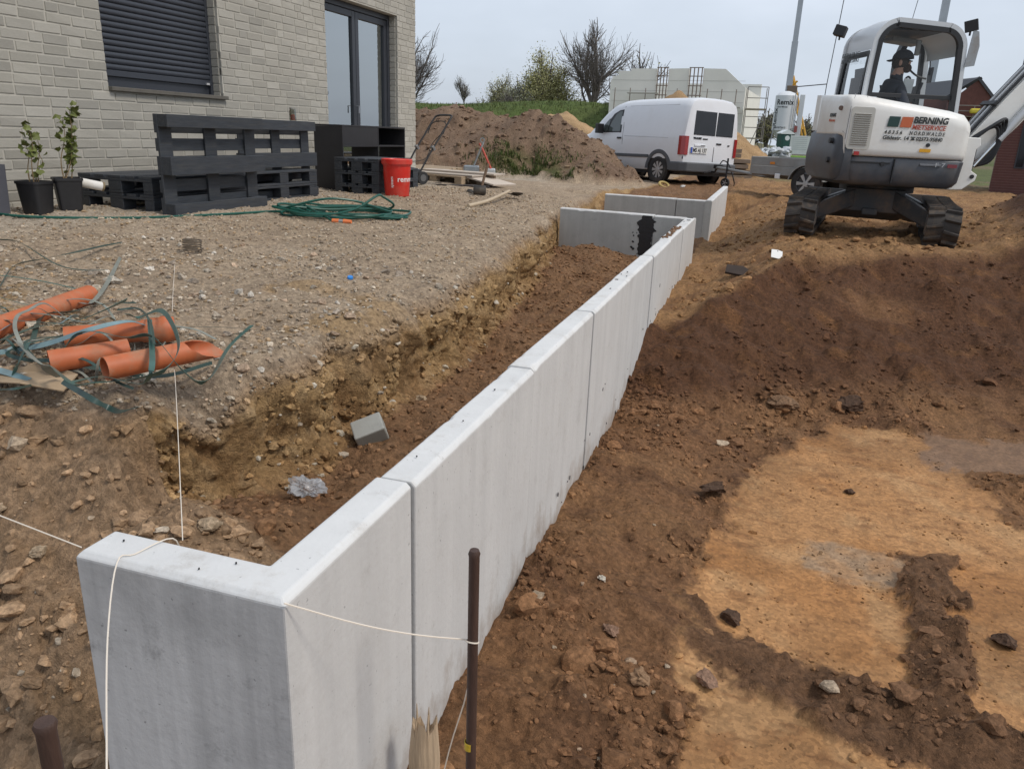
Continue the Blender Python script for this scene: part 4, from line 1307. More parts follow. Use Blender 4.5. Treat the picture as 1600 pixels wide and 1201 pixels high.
    rm.box2((DOR[0] - 1.6, 0.4, 0), (DOR[0] - 1.5, 3.5, 2.6)); rm.box2((DOR[1] + 0.3, 0.4, 0), (DOR[1] + 0.4, 3.5, 2.6))
    rm.build('room', M_ROOM, h)
    for (c0, c1) in ((a + 0.06, a + 0.50), (m + 0.62, b - 0.08)):
        cu = MB(); nn = 40
        path = [(c0 + (c1 - c0) * k / nn, 0.36 + 0.025 * math.sin(k * 1.1), 0) for k in range(nn + 1)]
        cu.loft([[(x, y, 0.08) for x, y, _ in path], [(x, y, 2.5) for x, y, _ in path]], cap=False, closed=False)
        cu.build('curtain', M_CURT, h, smooth='all')
    return h


HOUSE = build_house()
# ------------------------------------------------------------------ things on the terrace
M_PAL = mat('anthracite_pallet_paint', (0.031, 0.036, 0.044), 0.55, dirt=(0.10, 0.095, 0.085), dscale=8, damt=0.35, var=0.35, vscale=10, stretch=(0.6, 6, 6), bump=0.0015, bscale=60, obvar=0.14)
M_RAW = mat('raw_pallet_wood', (0.36, 0.27, 0.18), 0.8, var=0.25, vscale=9, stretch=(0.6, 6, 6), bump=0.001, bscale=60, obvar=0.15)
M_BOARD = mat('weathered_board', (0.50, 0.43, 0.36), 0.8, var=0.15, vscale=5, stretch=(0.6, 6, 6), bump=0.001, bscale=60, obvar=0.12)
M_BLACKP = mat('black_plastic', (0.018, 0.018, 0.02), 0.5, var=0.2, vscale=20)


def basis_matrix(o, x, y, z):
    M = Matrix.Identity(4)
    for i in range(3):
        M[i][0], M[i][1], M[i][2], M[i][3] = x[i], y[i], z[i], o[i]
    return M


_pal_cache = {}


def pallet(M, label, group=None, L=1.2, W=0.8, m=None, name='pallet'):
    """euro pallet: x along the length, y across, z up from the skids"""
    m = m or M_PAL
    t = thing(name, label, 'pallet', group=group)
    t.matrix_world = M
    ws = [0.145, 0.10, 0.145, 0.10, 0.145] if W > 0.7 else [0.145, 0.10, 0.10, 0.145]
    gap = (W - sum(ws)) / (len(ws) - 1)
    def bd(nm, c, s, k=0.003):
        key = (nm, tuple(round(q, 4) for q in s), m.name)
        if key not in _pal_cache:
            mb = MB(); mb.box((0, 0, 0), s); o = mb.build(nm, m, t, bevel=k, seg=1); _pal_cache[key] = o
            o.location = c
        else:
            o = share(nm, _pal_cache[key], t, c)
            md = o.modifiers.new('bevel', 'BEVEL'); md.width = k; md.segments = 1; md.limit_method = 'ANGLE'
        return o
    y = -W / 2
    for w in ws:
        bd('top_board', (0, y + w / 2, 0.133), (L, w, 0.022)); y += w + gap
    for x in (-L / 2 + 0.0725, 0, L / 2 - 0.0725): bd('cross_board', (x, 0, 0.111), (0.145, W - 0.004, 0.0215))
    ys = (-W / 2 + 0.05, 0, W / 2 - 0.05)
    for j, yy in enumerate(ys):
        wy = 0.145 if j == 1 else 0.10
        for x in (-L / 2 + 0.0725, 0, L / 2 - 0.0725): bd('block', (x, yy, 0.061), (0.143, wy - 0.002, 0.0775))
        bd('skid', (0, yy, 0.011), (L, wy, 0.0215))
    return t


def flat_pallet(s, off, z, label, group, L=1.2, W=0.8, turn=0.0, m=None):
    x = (FDIR * math.cos(turn) + -FNRM * math.sin(turn)); y = Vector((0, 0, 1)).cross(x)
    return pallet(basis_matrix(FP(s, off, z), x, y, Vector((0, 0, 1))), label, group, L, W, m)


def upright_pallet(s, off, z, label, group, L=1.2, W=0.8, lean=0.0):
    """standing on its long side, skids towards the garden"""
    x = -FDIR; y = Vector((0, 0, 1)); zz = -FNRM
    R = Matrix.Rotation(lean, 3, FDIR)
    return pallet(basis_matrix(FP(s, off, z + W / 2), x, R @ y, R @ zz), label, group, L, W)


G = 'dark painted pallets of the lounge'
ZP = 0.05
flat_pallet(5.74, 0.60, ZP, 'dark pallet lying at the bottom of the near seat beside the flower pots', G)
flat_pallet(5.74, 0.60, ZP + 0.146, 'dark pallet lying on top of the near seat beside the flower pots', G)
flat_pallet(6.98, 0.58, ZP, 'dark pallet lying at the bottom of the seat below the shuttered window', G)
flat_pallet(6.98, 0.58, ZP + 0.146, 'dark pallet lying on top of the seat below the shuttered window', G)
upright_pallet(5.70, 1.26, ZP - 0.01, 'dark pallet standing upright as a backrest, the nearer one of two', G)
upright_pallet(7.16, 0.87, ZP - 0.01, 'dark pallet standing upright as a backrest with a glass jar on it', G, lean=-0.015)
for k in range(3):
    flat_pallet(8.62, 1.10, ZP - 0.03 + 0.146 * k, ['lowest', 'middle', 'topmost'][k] + ' dark half pallet in the stack left of the red bucket', G, L=0.8, W=0.6, turn=PI / 2 * 0)
for k in range(2):
    flat_pallet(9.35, 0.80, ZP - 0.03 + 0.146 * k, ['lower', 'upper'][k] + ' dark pallet in the far stack before the terrace door', G, L=0.6, W=0.8)


def shelf_unit():
    t = thing('sideboard', 'black open sideboard on legs in front of the terrace door', 'sideboard', tuple(FP(9.20, 0.62, 0.05)), FA)
    m = mat('black_sideboard', (0.020, 0.019, 0.021), 0.6, var=0.2, vscale=8)
    L = 1.62
    def b(n, a, c): mb = MB(); mb.box2(a, c); return mb.build(n, m, t, bevel=0.003)
    b('top_panel', (-L / 2, -0.2, 0.755), (L / 2, 0.2, 0.775)); b('bottom_panel', (-L / 2 + .021, -0.2, 0.52), (L / 2 - .021, 0.2, 0.54))
    b('back_panel', (-L / 2 + .021, 0.185, 0.541), (L / 2 - .021, 0.198, 0.754)); b('front_panel', (-L / 2 + 0.021, -0.198, 0.541), (0.05, -0.185, 0.754))
    for x in (-L / 2 + 0.01, 0.06, L / 2 - 0.01): b('side_panel', (x - 0.01, -0.2, 0.0), (x + 0.01, 0.2, 0.754))


shelf_unit()


def jar(p):
    t = thing('glass_jar', 'small glass jar with orange contents on the backrest pallet', 'jar', p)
    mb = MB(); mb.lathe([(0.0, 0), (0.036, 0), (0.036, 0.10), (0.03, 0.115), (0.03, 0.13), (0.027, 0.13), (0.027, 0.112), (0.033, 0.098), (0.033, 0.004), (0, 0.004)], 20)
    mb.build('glass_body', glass_mat('jar_glass', (0.85, 0.85, 0.8)), t, smooth=True)
    mb = MB(); mb.lathe([(0.0, 0.006), (0.03, 0.006), (0.024, 0.06), (0, 0.068)], 14); mb.build('contents', mat('orange_wax', (0.62, 0.13, 0.05), 0.5, var=0.4, vscale=40), t, smooth=True)
    mb = MB(); mb.lathe([(0.0, 0.134), (0.034, 0.134), (0.034, 0.120), (0.031, 0.120)], 20); mb.build('lid', mat('lid_metal', (0.4, 0.38, 0.34), 0.4, 0.8), t)


jar(tuple(FP(7.45, 0.79, ZP - 0.01 + 0.8)))


def bucket():
    p = (-4.16, 8.46, gz(-4.16, 8.46) - 0.005)
    t = thing('bucket', 'red plastic bucket with lid and white lettering', 'bucket', p, R_(-8))
    m = mat('red_plastic', (0.62, 0.028, 0.018), 0.38, var=0.06, dirt=(0.45, 0.28, 0.2), dscale=6, damt=0.25)
    H = 0.40
    mb = MB(); mb.lathe([(0, 0), (0.138, 0), (0.142, 0.01), (0.162, H - 0.05), (0.172, H - 0.048), (0.172, H - 0.03), (0.165, H - 0.03), (0.166, H), (0, H)], 40)
    mb.build('bucket_body', m, t, smooth=30)
    mb = MB(); mb.lathe([(0.176, H - 0.034), (0.181, H - 0.034), (0.183, H + 0.014), (0.176, H + 0.022), (0.165, H + 0.020), (0.160, H + 0.010), (0, H + 0.008)], 40)
    mb.build('lid', m, t, smooth=30)
    mb = MB()
    arc = [(0.186 * math.cos(a), 0.186 * math.sin(a), H - 0.06 - 0.10 * math.sin((a - PI) * 1.0)) for a in np.linspace(PI * 1.02, PI * 1.98, 18)]
    arc = [(x, y, H - 0.05 - 0.03 * math.sin((k / 17) * PI)) for k, (x, y, z) in enumerate(arc)]
    # white wrapped lettering
    wm = mat('white_print', (0.80, 0.78, 0.76), 0.5)
    me = text_mesh('remmers', 0.085, 0.0008, 0.0012)
    for v in me.vertices:
        h = 0.17 + v.co.y; r = 0.142 + (h - 0.01) / (H - 0.06) * 0.020 + 0.0012 + (0.0006 if v.co.z > 0 else -0.001)
        a = -0.95 + v.co.x / 0.152
        v.co = (r * math.cos(a), r * math.sin(a), h)
    me.materials.clear(); me.materials.append(wm)
    link_mesh('lettering', me, None, t)
    me = text_mesh('system', 0.045, 0.0008, 0.0006)
    for v in me.vertices:
        x, y = v.co.x, v.co.y
        h = 0.10 + x; r = 0.142 + (h - 0.01) / (H - 0.06) * 0.020 + 0.0012 + (0.0006 if v.co.z > 0 else -0.001)
        a = -1.28 - y / 0.152
        v.co = (r * math.cos(a), r * math.sin(a), h)
    me.materials.clear(); me.materials.append(wm)
    link_mesh('small_lettering', me, None, t)
    mb = MB(); mb.lathe([(0.160, 0.19), (0.1615, 0.19), (0.166, 0.30), (0.1645, 0.30)], 10, a0=PI * 0.98, a1=PI * 1.2); mb.build('paper_sticker', mat('sticker', (0.6, 0.56, 0.5), 0.7), t)


bucket()


def hose():
    m = mat('green_hose_rubber', (0.008, 0.085, 0.062), 0.40, var=0.2, vscale=30)
    t = thing('garden_hose', 'dark green garden hose lying in a loose coil before the pallets', 'hose')
    rg = random.Random(3)
    pts = []
    # long straight lead from the left
    for (x, y) in ((-6.0, 4.55), (-5.45, 4.36), (-5.1, 4.45), (-4.7, 4.95), (-4.35, 5.55), (-4.12, 5.95), (-3.9, 6.15)):
        pts.append((x, y, None))
    c = Vector((-3.62, 6.25, 0)); ax = Vector((0.72, 0.55, 0)).normalized(); ay = Vector((-ax.y, ax.x, 0))
    turns = 6
    n = turns * 14
    for k in range(n):
        a = 2 * PI * k / 14 + 2.6
        j = k / n
        ra = 0.50 + 0.10 * math.sin(k * 0.37) + 0.05 * rg.uniform(-1, 1); rb = 0.26 + 0.07 * math.sin(k * 0.53 + 1)
        q = c + ax * (ra * math.cos(a) + 0.06 * math.sin(k * .21)) + ay * (rb * math.sin(a) + 0.05 * math.cos(k * 0.17))
        lift = 0.012 + 0.011 * (k // 14) + 0.010 * rg.random()
        if k // 14 == 4 and (k % 14) in (5, 6, 7, 8): lift += [0.06, 0.15, 0.15, 0.06][(k % 14) - 5]
        if k // 14 == 5 and (k % 14) in (3, 4, 5, 6): lift += [0.04, 0.10, 0.10, 0.04][(k % 14) - 3]
        pts.append((q.x, q.y, lift))
    pts.append((-3.48, 5.83, 0.02))
    path = smooth_path([(x, y, gz(x, y) + (0.012 if l is None else l)) for x, y, l in pts], 5)
    mb = MB(); mb.tube(path, 0.0105, 7); mb.build('hose_tube', m, t, smooth=True)
    om = mat('orange_connector', (0.75, 0.20, 0.06), 0.45)
    gm = mat('grey_connector', (0.25, 0.27, 0.27), 0.45)
    e = Vector((-3.46, 5.82, gz(-3.46, 5.82) + 0.02)); dv = Vector((0.88, 0.12, 0)).normalized()
    mb = MB(); mb.tube([e - dv * .01, e + dv * 0.05], 0.019, 10); mb.tube([e + dv * .09, e + dv * 0.16], [0.02, 0.015], 10); mb.build('connector', om, t, smooth=35)
    mb = MB(); mb.tube([e + dv * 0.045, e + dv * 0.095], 0.016, 10); mb.build('connector_ring', gm, t, smooth=35)


hose()


def plant(p, seed, h, label, lean, full):
    rg = random.Random(seed)
    t = thing('potted_plant', label, 'potted plant', p, rg.uniform(0, 1))
    mb = MB()
    w = 0.098
    r0 = [(x * 0.8, y * 0.8, 0) for x, y in rrect(2 * w, 2 * w, 0.03, 3)]; r1 = [(x, y, 0.23) for x, y in rrect(2 * w, 2 * w, 0.03, 3)]
    r2 = [(x * 1.07, y * 1.07, 0.23) for x, y in rrect(2 * w, 2 * w, 0.03, 3)]; r3 = [(x * 1.07, y * 1.07, 0.25) for x, y in rrect(2 * w, 2 * w, 0.03, 3)]
    r4 = [(x * 0.98, y * 0.98, 0.25) for x, y in rrect(2 * w, 2 * w, 0.03, 3)]; r5 = [(x * 0.95, y * 0.95, 0.215) for x, y in rrect(2 * w, 2 * w, 0.03, 3)]
    mb.loft([r0, r1, r2, r3, r4, r5]); mb.build('pot', M_BLACKP, t, smooth=35)
    mb = MB(); mb.prism([(x * 0.94, y * 0.94) for x, y in rrect(2 * w, 2 * w, 0.03, 3)], 0.19, 0.222); mb.build('potting_soil', M_DIRT, t)
    st = MB(); lv = MB(); leaves = []
    for k in range(4):
        a = rg.uniform(0, 6.28); b = Vector((0.03 * math.cos(a), 0.03 * math.sin(a), 0.21))
        hh = h * rg.uniform(0.55, 1.0) if k else h
        top = b + Vector((lean * hh + rg.uniform(-.05, .05), lean * 0.6 * hh + rg.uniform(-.05, .05), hh))
        pth = smooth_path([b, b.lerp(top, .35) + Vector((rg.uniform(-.02, .02), rg.uniform(-.02, .02), 0)), b.lerp(top, .7) + Vector((rg.uniform(-.03, .03), rg.uniform(-.03, .03), 0)), top], 5)
        st.tube(pth, [0.005 - 0.0035 * i / len(pth) for i in range(len(pth))], 5)
        for q in pth[4:]:
            if rg.random() < full:
                for _ in range(2): leaves.append((q, rg.uniform(0.018, 0.038)))
        leaves += [(top, 0.035), (top, 0.03)]
    st.build('stems', mat('plant_stem', (0.20, 0.14, 0.07), 0.8, var=0.3), t, smooth=True)
    for (q, r) in leaves:
        M = Matrix.Translation(q + Vector((rg.uniform(-.03, .03), rg.uniform(-.03, .03), rg.uniform(-.02, .03)))) @ Euler((rg.uniform(-1, 1), rg.uniform(-1, 1), rg.uniform(0, 6.28))).to_matrix().to_4x4()
        out = []
        for k in range(10):
            a = 2 * PI * k / 10; rr = r * (1.0 if k % 2 == 0 else 0.72)
            out.append((rr * math.cos(a) + r * 0.8, rr * math.sin(a), 0.25 * r * math.cos(2 * a)))
        lv.add([(r * .8, 0, 0.1 * r)] + out, [(0, 1 + k, 1 + (k + 1) % 10) for k in range(10)], M)
    lv.build('leaves', mat('currant_leaf', (0.115, 0.135, 0.030), 0.6, var=0.35, vscale=12), t, fix=False)


plant((-5.40, 4.68, gz(-5.40, 4.68) - .004), 1, 0.46, 'black pot with a thin half bare currant shoot', 0.02, 0.35)
plant((-5.31, 4.90, gz(-5.31, 4.90) - .004), 2, 0.56, 'black pot with a leafy young currant bush', 0.18, 0.75)


def planter():
    t = thing('planter_box', 'square slate grey planter at the left picture edge', 'planter', (-5.56, 4.28, gz(-5.56, 4.28) - .004), R_(4))
    m = mat('slate_planter', (0.085, 0.088, 0.105), 0.55, var=0.08)
    w = 0.17
    mb = MB(); mb.loft([[(x * k, y * k, z) for x, y in rrect(2 * w, 2 * w, 0.01, 2)] for k, z in ((0.94, 0), (1.0, 0.39), (0.93, 0.39), (0.90, 0.33))]); mb.build('planter_body', m, t, smooth=35)
    mb = MB(); mb.prism([(x * 0.9, y * 0.9) for x, y in rrect(2 * w, 2 * w, 0.01, 2)], 0.30, 0.345); mb.build('potting_soil', M_DIRT, t)
    mb = MB(); rg = random.Random(8)
    for k in range(5):
        b = Vector((rg.uniform(-.08, .1), rg.uniform(-.1, .1), 0.34)); mb.tube([b, b + Vector((rg.uniform(-.03, .03), rg.uniform(-.03, .03), rg.uniform(.06, .12)))], [0.003, 0.001], 4)
    mb.build('dry_stems', mat('plant_stem', (0.2, 0.14, 0.07)), t)


planter()


def roll():
    p = Vector((-5.20, 5.03, gz(-5.20, 5.03) + 0.21))
    t = thing('paper_tube', 'short white paper tube lying against the black plant pot', 'tube', tuple(p))
    d = Vector((0.45, 0.85, -0.22)).normalized()
    mb = MB(); mb.tube([-d * .085, d * .075], 0.036, 18); mb.build('tube_wall', mat('white_paper', (0.72, 0.70, 0.66), 0.8, dirt=(0.35, 0.3, 0.2), damt=0.4), t, smooth=40)
    mb = MB(); mb.tube([d * .0755, d * .090], 0.038, 18); mb.build('end_cap', mat('brown_cap', (0.22, 0.17, 0.10), 0.8), t, smooth=40)


roll()


def mower():
    t = thing('lawn_mower', 'black lawn mower with tall folded push handle behind the red bucket', 'lawn mower', (-5.05, 10.35, gz(-5.05, 10.35)), R_(-120))
    m = M_BLACKP
    mb = MB(); mb.loft([[(x * k, y * k, z) for x, y in rrect(0.60, 0.42, 0.10, 4)] for k, z in ((1.0, 0.07), (1.0, 0.15), (0.92, 0.20), (0.6, 0.23))]); mb.build('deck', m, t, smooth=40)
    mb = MB(); mb.lathe([(0, 0.22), (0.11, 0.22), (0.115, 0.31), (0.09, 0.34), (0, 0.345)], 20); mb.build('engine_cover', mat('mower_hood', (0.03, 0.03, 0.032), 0.4), t, smooth=40)
    for (x, y) in ((-0.24, -0.23), (-0.24, 0.23), (0.24, -0.23), (0.24, 0.23)):
        w = MB(); w.tube([(x, y - 0.022, 0.09), (x, y + 0.022, 0.09)], 0.09, 20); wo = w.build('wheel', mat('mower_tyre', (0.025, 0.025, 0.026), 0.75), t, smooth=40)
        w = MB(); w.tube([(x, y - 0.025, 0.09), (x, y + 0.025, 0.09)], 0.05, 16); w.build('hub', mat('mower_hub', (0.12, 0.12, 0.12), 0.5), wo, smooth=40)
    # handle leaning back over the terrace edge, local -x
    a = 0.62
    for s in (-1, 1):
        mb = MB(); mb.tube(smooth_path([(-0.22, 0.19 * s, 0.16), (-0.42, 0.20 * s, 0.46), (-0.62, 0.20 * s, 0.72)], 4), 0.013, 8); mb.build('lower_tube', m, t, smooth=True)
        mb = MB(); mb.box((-0.45, 0.20 * s, 0.50), (0.04, 0.05, 0.07), (0, 0.6, 0)); mb.build('clamp_lever', mat('steel_grey', (0.3, 0.3, 0.3), 0.4, 0.8), t, bevel=0.006)
    up = smooth_path([(-0.60, -0.20, 0.70), (-0.75, -0.20, 0.90), (-0.80, -0.17, 0.955), (-0.81, 0.0, 0.965), (-0.80, 0.17, 0.955), (-0.75, 0.20, 0.90), (-0.60, 0.20, 0.70)], 6)
    mb = MB(); mb.tube(up, 0.014, 8); mb.build('push_bar', m, t, smooth=True)
    up = smooth_path([(-0.64, -0.19, 0.70), (-0.70, -0.17, 0.84), (-0.73, 0.0, 0.88), (-0.70, 0.17, 0.84), (-0.64, 0.19, 0.70)], 6)
    mb = MB(); mb.tube(up, 0.007, 6); mb.build('dead_man_bar', m, t, smooth=True)
    mb = MB(); mb.tube(smooth_path([(-0.6, 0.19, 0.7), (-0.5, 0.1, 0.55), (-0.35, 0.14, 0.35), (-0.1, 0.05, 0.3)], 6), 0.005, 5); mb.build('cable', m, t, smooth=True)


mower()


def tool_box():
    t = thing('spirit_level_case', 'small black tool case with a yellow label on the pallet stack', 'tool case', tuple(FP(9.22, 1.05, ZP - 0.03 + 0.2925)), FA + 0.3)
    mb = MB(); mb.box((0, 0, 0.035), (0.22, 0.11, 0.07)); mb.build('case', M_BLACKP, t, bevel=0.01)
    mb = MB(); mb.box((0, -0.0565, 0.035), (0.10, 0.002, 0.035)); mb.build('label_strip', mat('yellow_label', (0.75, 0.55, 0.04), 0.5), t)


tool_box()


def boards():
    x0, y0 = -4.75, 11.55
    z0 = 0.02
    pallet(basis_matrix(Vector((x0, y0, z0)), Vector((0.93, -0.36, 0)), Vector((0.36, 0.93, 0)), Vector((0, 0, 1))), 'raw wooden pallet under the loose boards beyond the bucket', m=M_RAW)
    pallet(basis_matrix(Vector((x0 - 1.15, y0 + 0.35, z0)), Vector((0.95, -0.3, 0)), Vector((0.3, 0.95, 0)), Vector((0, 0, 1))), 'raw wooden pallet near the house corner under the loose boards', m=M_RAW)
    zt = z0 + 0.146
    for i, (cx, cy, L, W, a, z, pitch) in enumerate(((-5.05, 11.45, 1.9, 0.36, -0.28, zt, 0.0), (-5.0, 11.88, 2.0, 0.34, -0.25, zt + .002, 0.0), (-3.98, 11.15, 0.75, 0.45, -0.5, zt - .052, 0.12), (-4.6, 11.62, 1.5, 0.30, -0.3, zt + 0.027, 0.0))):
        mb = MB(); mb.box((0, 0, 0.011), (L, W, 0.022))
        o = mb.build('wooden_board', M_BOARD, None, bevel=0.002, loc=(cx, cy, z), rot=(0, pitch, a))
        tag(o, ['long pale board on the raw pallets, front edge toward the terrace', 'long pale board on the raw pallets, next to the soil heap', 'short pale board sloping down to the ground beside the mallet', 'narrow pale board lying on top of two others'][i], 'board', 'loose boards on the raw pallets')
    # dark offcuts below
    rg = random.Random(2); mb = MB()
    for k in range(16):
        c = Vector((-4.9 + rg.uniform(-.7, .9), 10.75 + rg.uniform(-.15, .15), 0.03 + rg.uniform(0, .03))); a = rg.uniform(-.5, .3); L = rg.uniform(.25, .6)
        mb.tube([c - Vector((math.cos(a), math.sin(a), 0)) * L / 2, c + Vector((math.cos(a), math.sin(a), .05)) * L / 2], 0.012, 5)
    o = mb.build('branch_offcuts', mat('dark_offcut', (0.06, 0.05, 0.045), 0.8), None); tag(o, 'dark twigs and cable offcuts lying under the boards', 'offcuts', kind='stuff')


boards()


def shovel():
    a = Vector((-3.06, 7.95, gz(-3.06, 7.95) + 0.02)); b = Vector((-3.02, 9.25, gz(-3.02, 9.25) + 0.10))
    t = thing('shovel', 'shovel with pale wooden handle and dark blade lying on the gravel', 'shovel', tuple(a))
    d = b - a
    path = smooth_path([Vector((0, 0, 0)), d * .35 + Vector((0.03, 0, -0.01)), d * .7 + Vector((0.03, 0, 0.0)), d], 6)
    mb = MB(); mb.tube(path, [0.021 - 0.003 * i / len(path) for i in range(len(path))], 10); mb.build('handle', mat('ash_handle', (0.46, 0.37, 0.26), 0.7, var=0.15, vscale=12), t, smooth=True)
    dn = d.normalized(); sd = dn.cross(Vector((0, 0, 1))).normalized(); up = sd.cross(dn)
    mb = MB(); rings = []
    for (s, w, k) in ((0, 0.05, 0.02), (0.04, 0.11, 0.025), (0.15, 0.125, 0.03), (0.24, 0.10, 0.025), (0.30, 0.03, 0.01)):
        top = [(d + dn * s + sd * w * u + up * (k * (u * u) - 0.03 - 0.22 * s)) for u in np.linspace(-1, 1, 7)]
        bot = [p - up * 0.004 for p in reversed(top)]
        rings.append(top + bot)
    mb.loft(rings); mb.build('blade', mat('dark_blade', (0.045, 0.037, 0.032), 0.6, 0.4, var=0.3), t, smooth=50)


shovel()


def mallet():
    p = (-3.52, 9.55, gz(-3.52, 9.55) + 0.055)
    t = thing('mallet', 'rubber mallet with black head, its wooden handle pointing up', 'mallet', p, 0.3)
    mb = MB(); mb.tube([(-0.08, 0, 0), (-0.07, 0, 0), (0.07, 0, 0), (0.08, 0, 0)], [0.05, 0.058, 0.058, 0.05], 20); mb.build('head', mat('black_rubber', (0.03, 0.03, 0.03), 0.8, dirt=(0.25, 0.2, 0.15)), t, smooth=40)
    mb = MB(); mb.tube(smooth_path([(0.02, 0, 0), (0.05, 0.03, 0.15), (0.10, 0.06, 0.33)], 4), [0.017] * 9, 8); mb.build('handle', mat('mallet_handle', (0.17, 0.11, 0.07), 0.7, var=.2), t, smooth=True)
    o = MB(); o.lathe([(0, 0), (0.045, 0), (0.05, 0.03), (0.03, 0.055), (0, 0.06)], 16)
    q = o.build('rubber_cap', MATS['black_rubber'], None, smooth=True, loc=(-3.73, 9.75, gz(-3.73, 9.75) - .004)); tag(q, 'small round black rubber cap left of the mallet', 'cap')


mallet()


def clamp():
    t = thing('lifting_clamp', 'grey steel lifting clamp for wall stones with red lever arms', 'clamp', (-5.05, 13.7, gz(-5.05, 13.7)), 0.3)
    g = mat('galvanised', (0.33, 0.36, 0.38), 0.45, 0.7, var=.2); r = mat('red_lever', (0.45, 0.06, 0.035), 0.5)
    mb = MB(); mb.box((-0.16, 0, 0.11), (0.28, 0.2, 0.20)); mb.build('jaw', g, t, bevel=0.02)
    mb = MB(); mb.box((0.2, 0, 0.09), (0.16, 0.18, 0.16)); mb.build('counter_jaw', mat('pale_steel', (0.6, 0.62, 0.62), 0.4, 0.6), t, bevel=0.02)
    for s in (-1, 1):
        mb = MB(); mb.tube([(-0.12, 0.06 * s, 0.2), (0.0, 0.05 * s, 0.5), (0.05, 0, 0.62)], 0.016, 6); mb.build('arm', g, t, smooth=True)
        mb = MB(); mb.tube([(0.2, 0.06 * s, 0.16), (0.05, 0.05 * s, 0.48), (-0.02, 0, 0.60)], 0.018, 6); mb.build('lever', r, t, smooth=True)
    mb = MB(); mb.lathe([(0.03, -0.01), (0.045, -0.01), (0.045, 0.01), (0.03, 0.01), (0.03, -.01)], 16, Matrix.Translation((0.03, 0, 0.66)) @ Matrix.Rotation(PI / 2, 4, 'X')); mb.build('shackle', g, t, smooth=True)
    o = MB(); o.tube([(-5.35, 14.3, gz(-5.35, 14.3) - .1), (-5.36, 14.3, gz(-5.35, 14.3) + 0.55)], 0.012, 6); q = o.build('survey_rod', mat('rusty_rod', (0.10, 0.06, 0.045), 0.8), None); tag(q, 'thin rusty rod stuck upright before the soil heap', 'rod')


clamp()
pallet(basis_matrix(Vector((-6.75, 15.2, gz(-6.75, 15.2) + 0.02)), Vector((0.93, -0.36, 0)), Vector((0.36, 0.93, 0.05)).normalized(), Vector((0, -0.05, 1)).normalized()), 'small raw pallet by the house corner at the foot of the heap', m=M_RAW)
# ------------------------------------------------------------------ foreground: pipes, straps, strings, stakes
M_KG = mat('orange_pipe_plastic', (0.47, 0.125, 0.045), 0.55, var=0.16, vscale=14, dirt=(0.33, 0.23, 0.15), dscale=9, damt=0.7)
M_KGI = mat('orange_pipe_inside', (0.30, 0.075, 0.03), 0.6)


def pipe(a, b, r, label, socket=False, jag=0.0, jag0=0.0, seed=0):
    rg = random.Random(seed)
    A = Vector(a); B = Vector(b); d = (B - A); L = d.length; d.normalize()
    s = d.cross(Vector((0, 0, 1))).normalized(); u = s.cross(d)
    t = thing('plastic_pipe', label, 'pipe', a, group='orange drain pipe offcuts')
    n = 28
    def ring(x, rr, j0=0.0, j1=0.0):
        out = []
        for k in range(n):
            q = 2 * PI * k / n
            e = x
            if j1: e = x - j1 * (0.5 + 0.5 * math.sin(q + 0.6)) - (0.012 * rg.random() if j1 > .02 else 0)
            if j0: e = x + j0 * (0.5 + 0.5 * math.sin(q + 0.4)) + 0.012 * rg.random()
            out.append(tuple(d * e + (s * math.cos(q) + u * math.sin(q)) * rr))
        return out
    st = rg.getstate()
    mb = MB()
    w = 0.0032
    rings = [ring(0, r - w, jag0)]; rg.setstate(st); rings.append(ring(0, r, jag0))
    if socket:
        rings += [ring(L * 0.68, r), ring(L * 0.70, r + 0.004), ring(L * 0.74, r + 0.004), ring(L * 0.76, r + 0.008), ring(L * 0.86, r + 0.008), ring(L * 0.88, r + 0.012), ring(L * 0.93, r + 0.012), ring(L * 0.95, r + 0.007), ring(L, r + 0.007), ring(L, r + 0.003), ring(L * 0.76, r + 0.004), ring(L * 0.70, r - w)]
    else:
        rings += [ring(L * .5, r)]
        st = rg.getstate(); rings.append(ring(L, r, 0, jag)); rg.setstate(st); rings.append(ring(L, r - w, 0, jag))
    rings.append(ring(L * .4, r - w))
    rings.append(rings[0])
    mb.loft(rings, cap=False)
    mb.build('pipe_wall', M_KG, t, smooth=40)
    return t


pipe((-2.46, 1.62, gz(-2.46, 1.62) * 0 + 0.05), (-2.78, 2.60, 0.045), 0.040, 'long orange pipe offcut nearest the left picture edge', jag=0.0, jag0=0.10, seed=1)
pipe((-2.30, 2.02, 0.040), (-2.04, 2.27, 0.045), 0.038, 'orange pipe offcut with a wide socket end', socket=True, seed=2)
pipe((-2.13, 1.80, 0.030), (-1.99, 1.99, 0.040), 0.037, 'shortest orange pipe offcut, under the socketed one', seed=3)
pipe((-1.905, 1.80, 0.035), (-1.73, 2.17, 0.045), 0.038, 'orange pipe offcut with a ragged broken tip, closest to the trench', jag=0.15, seed=4)

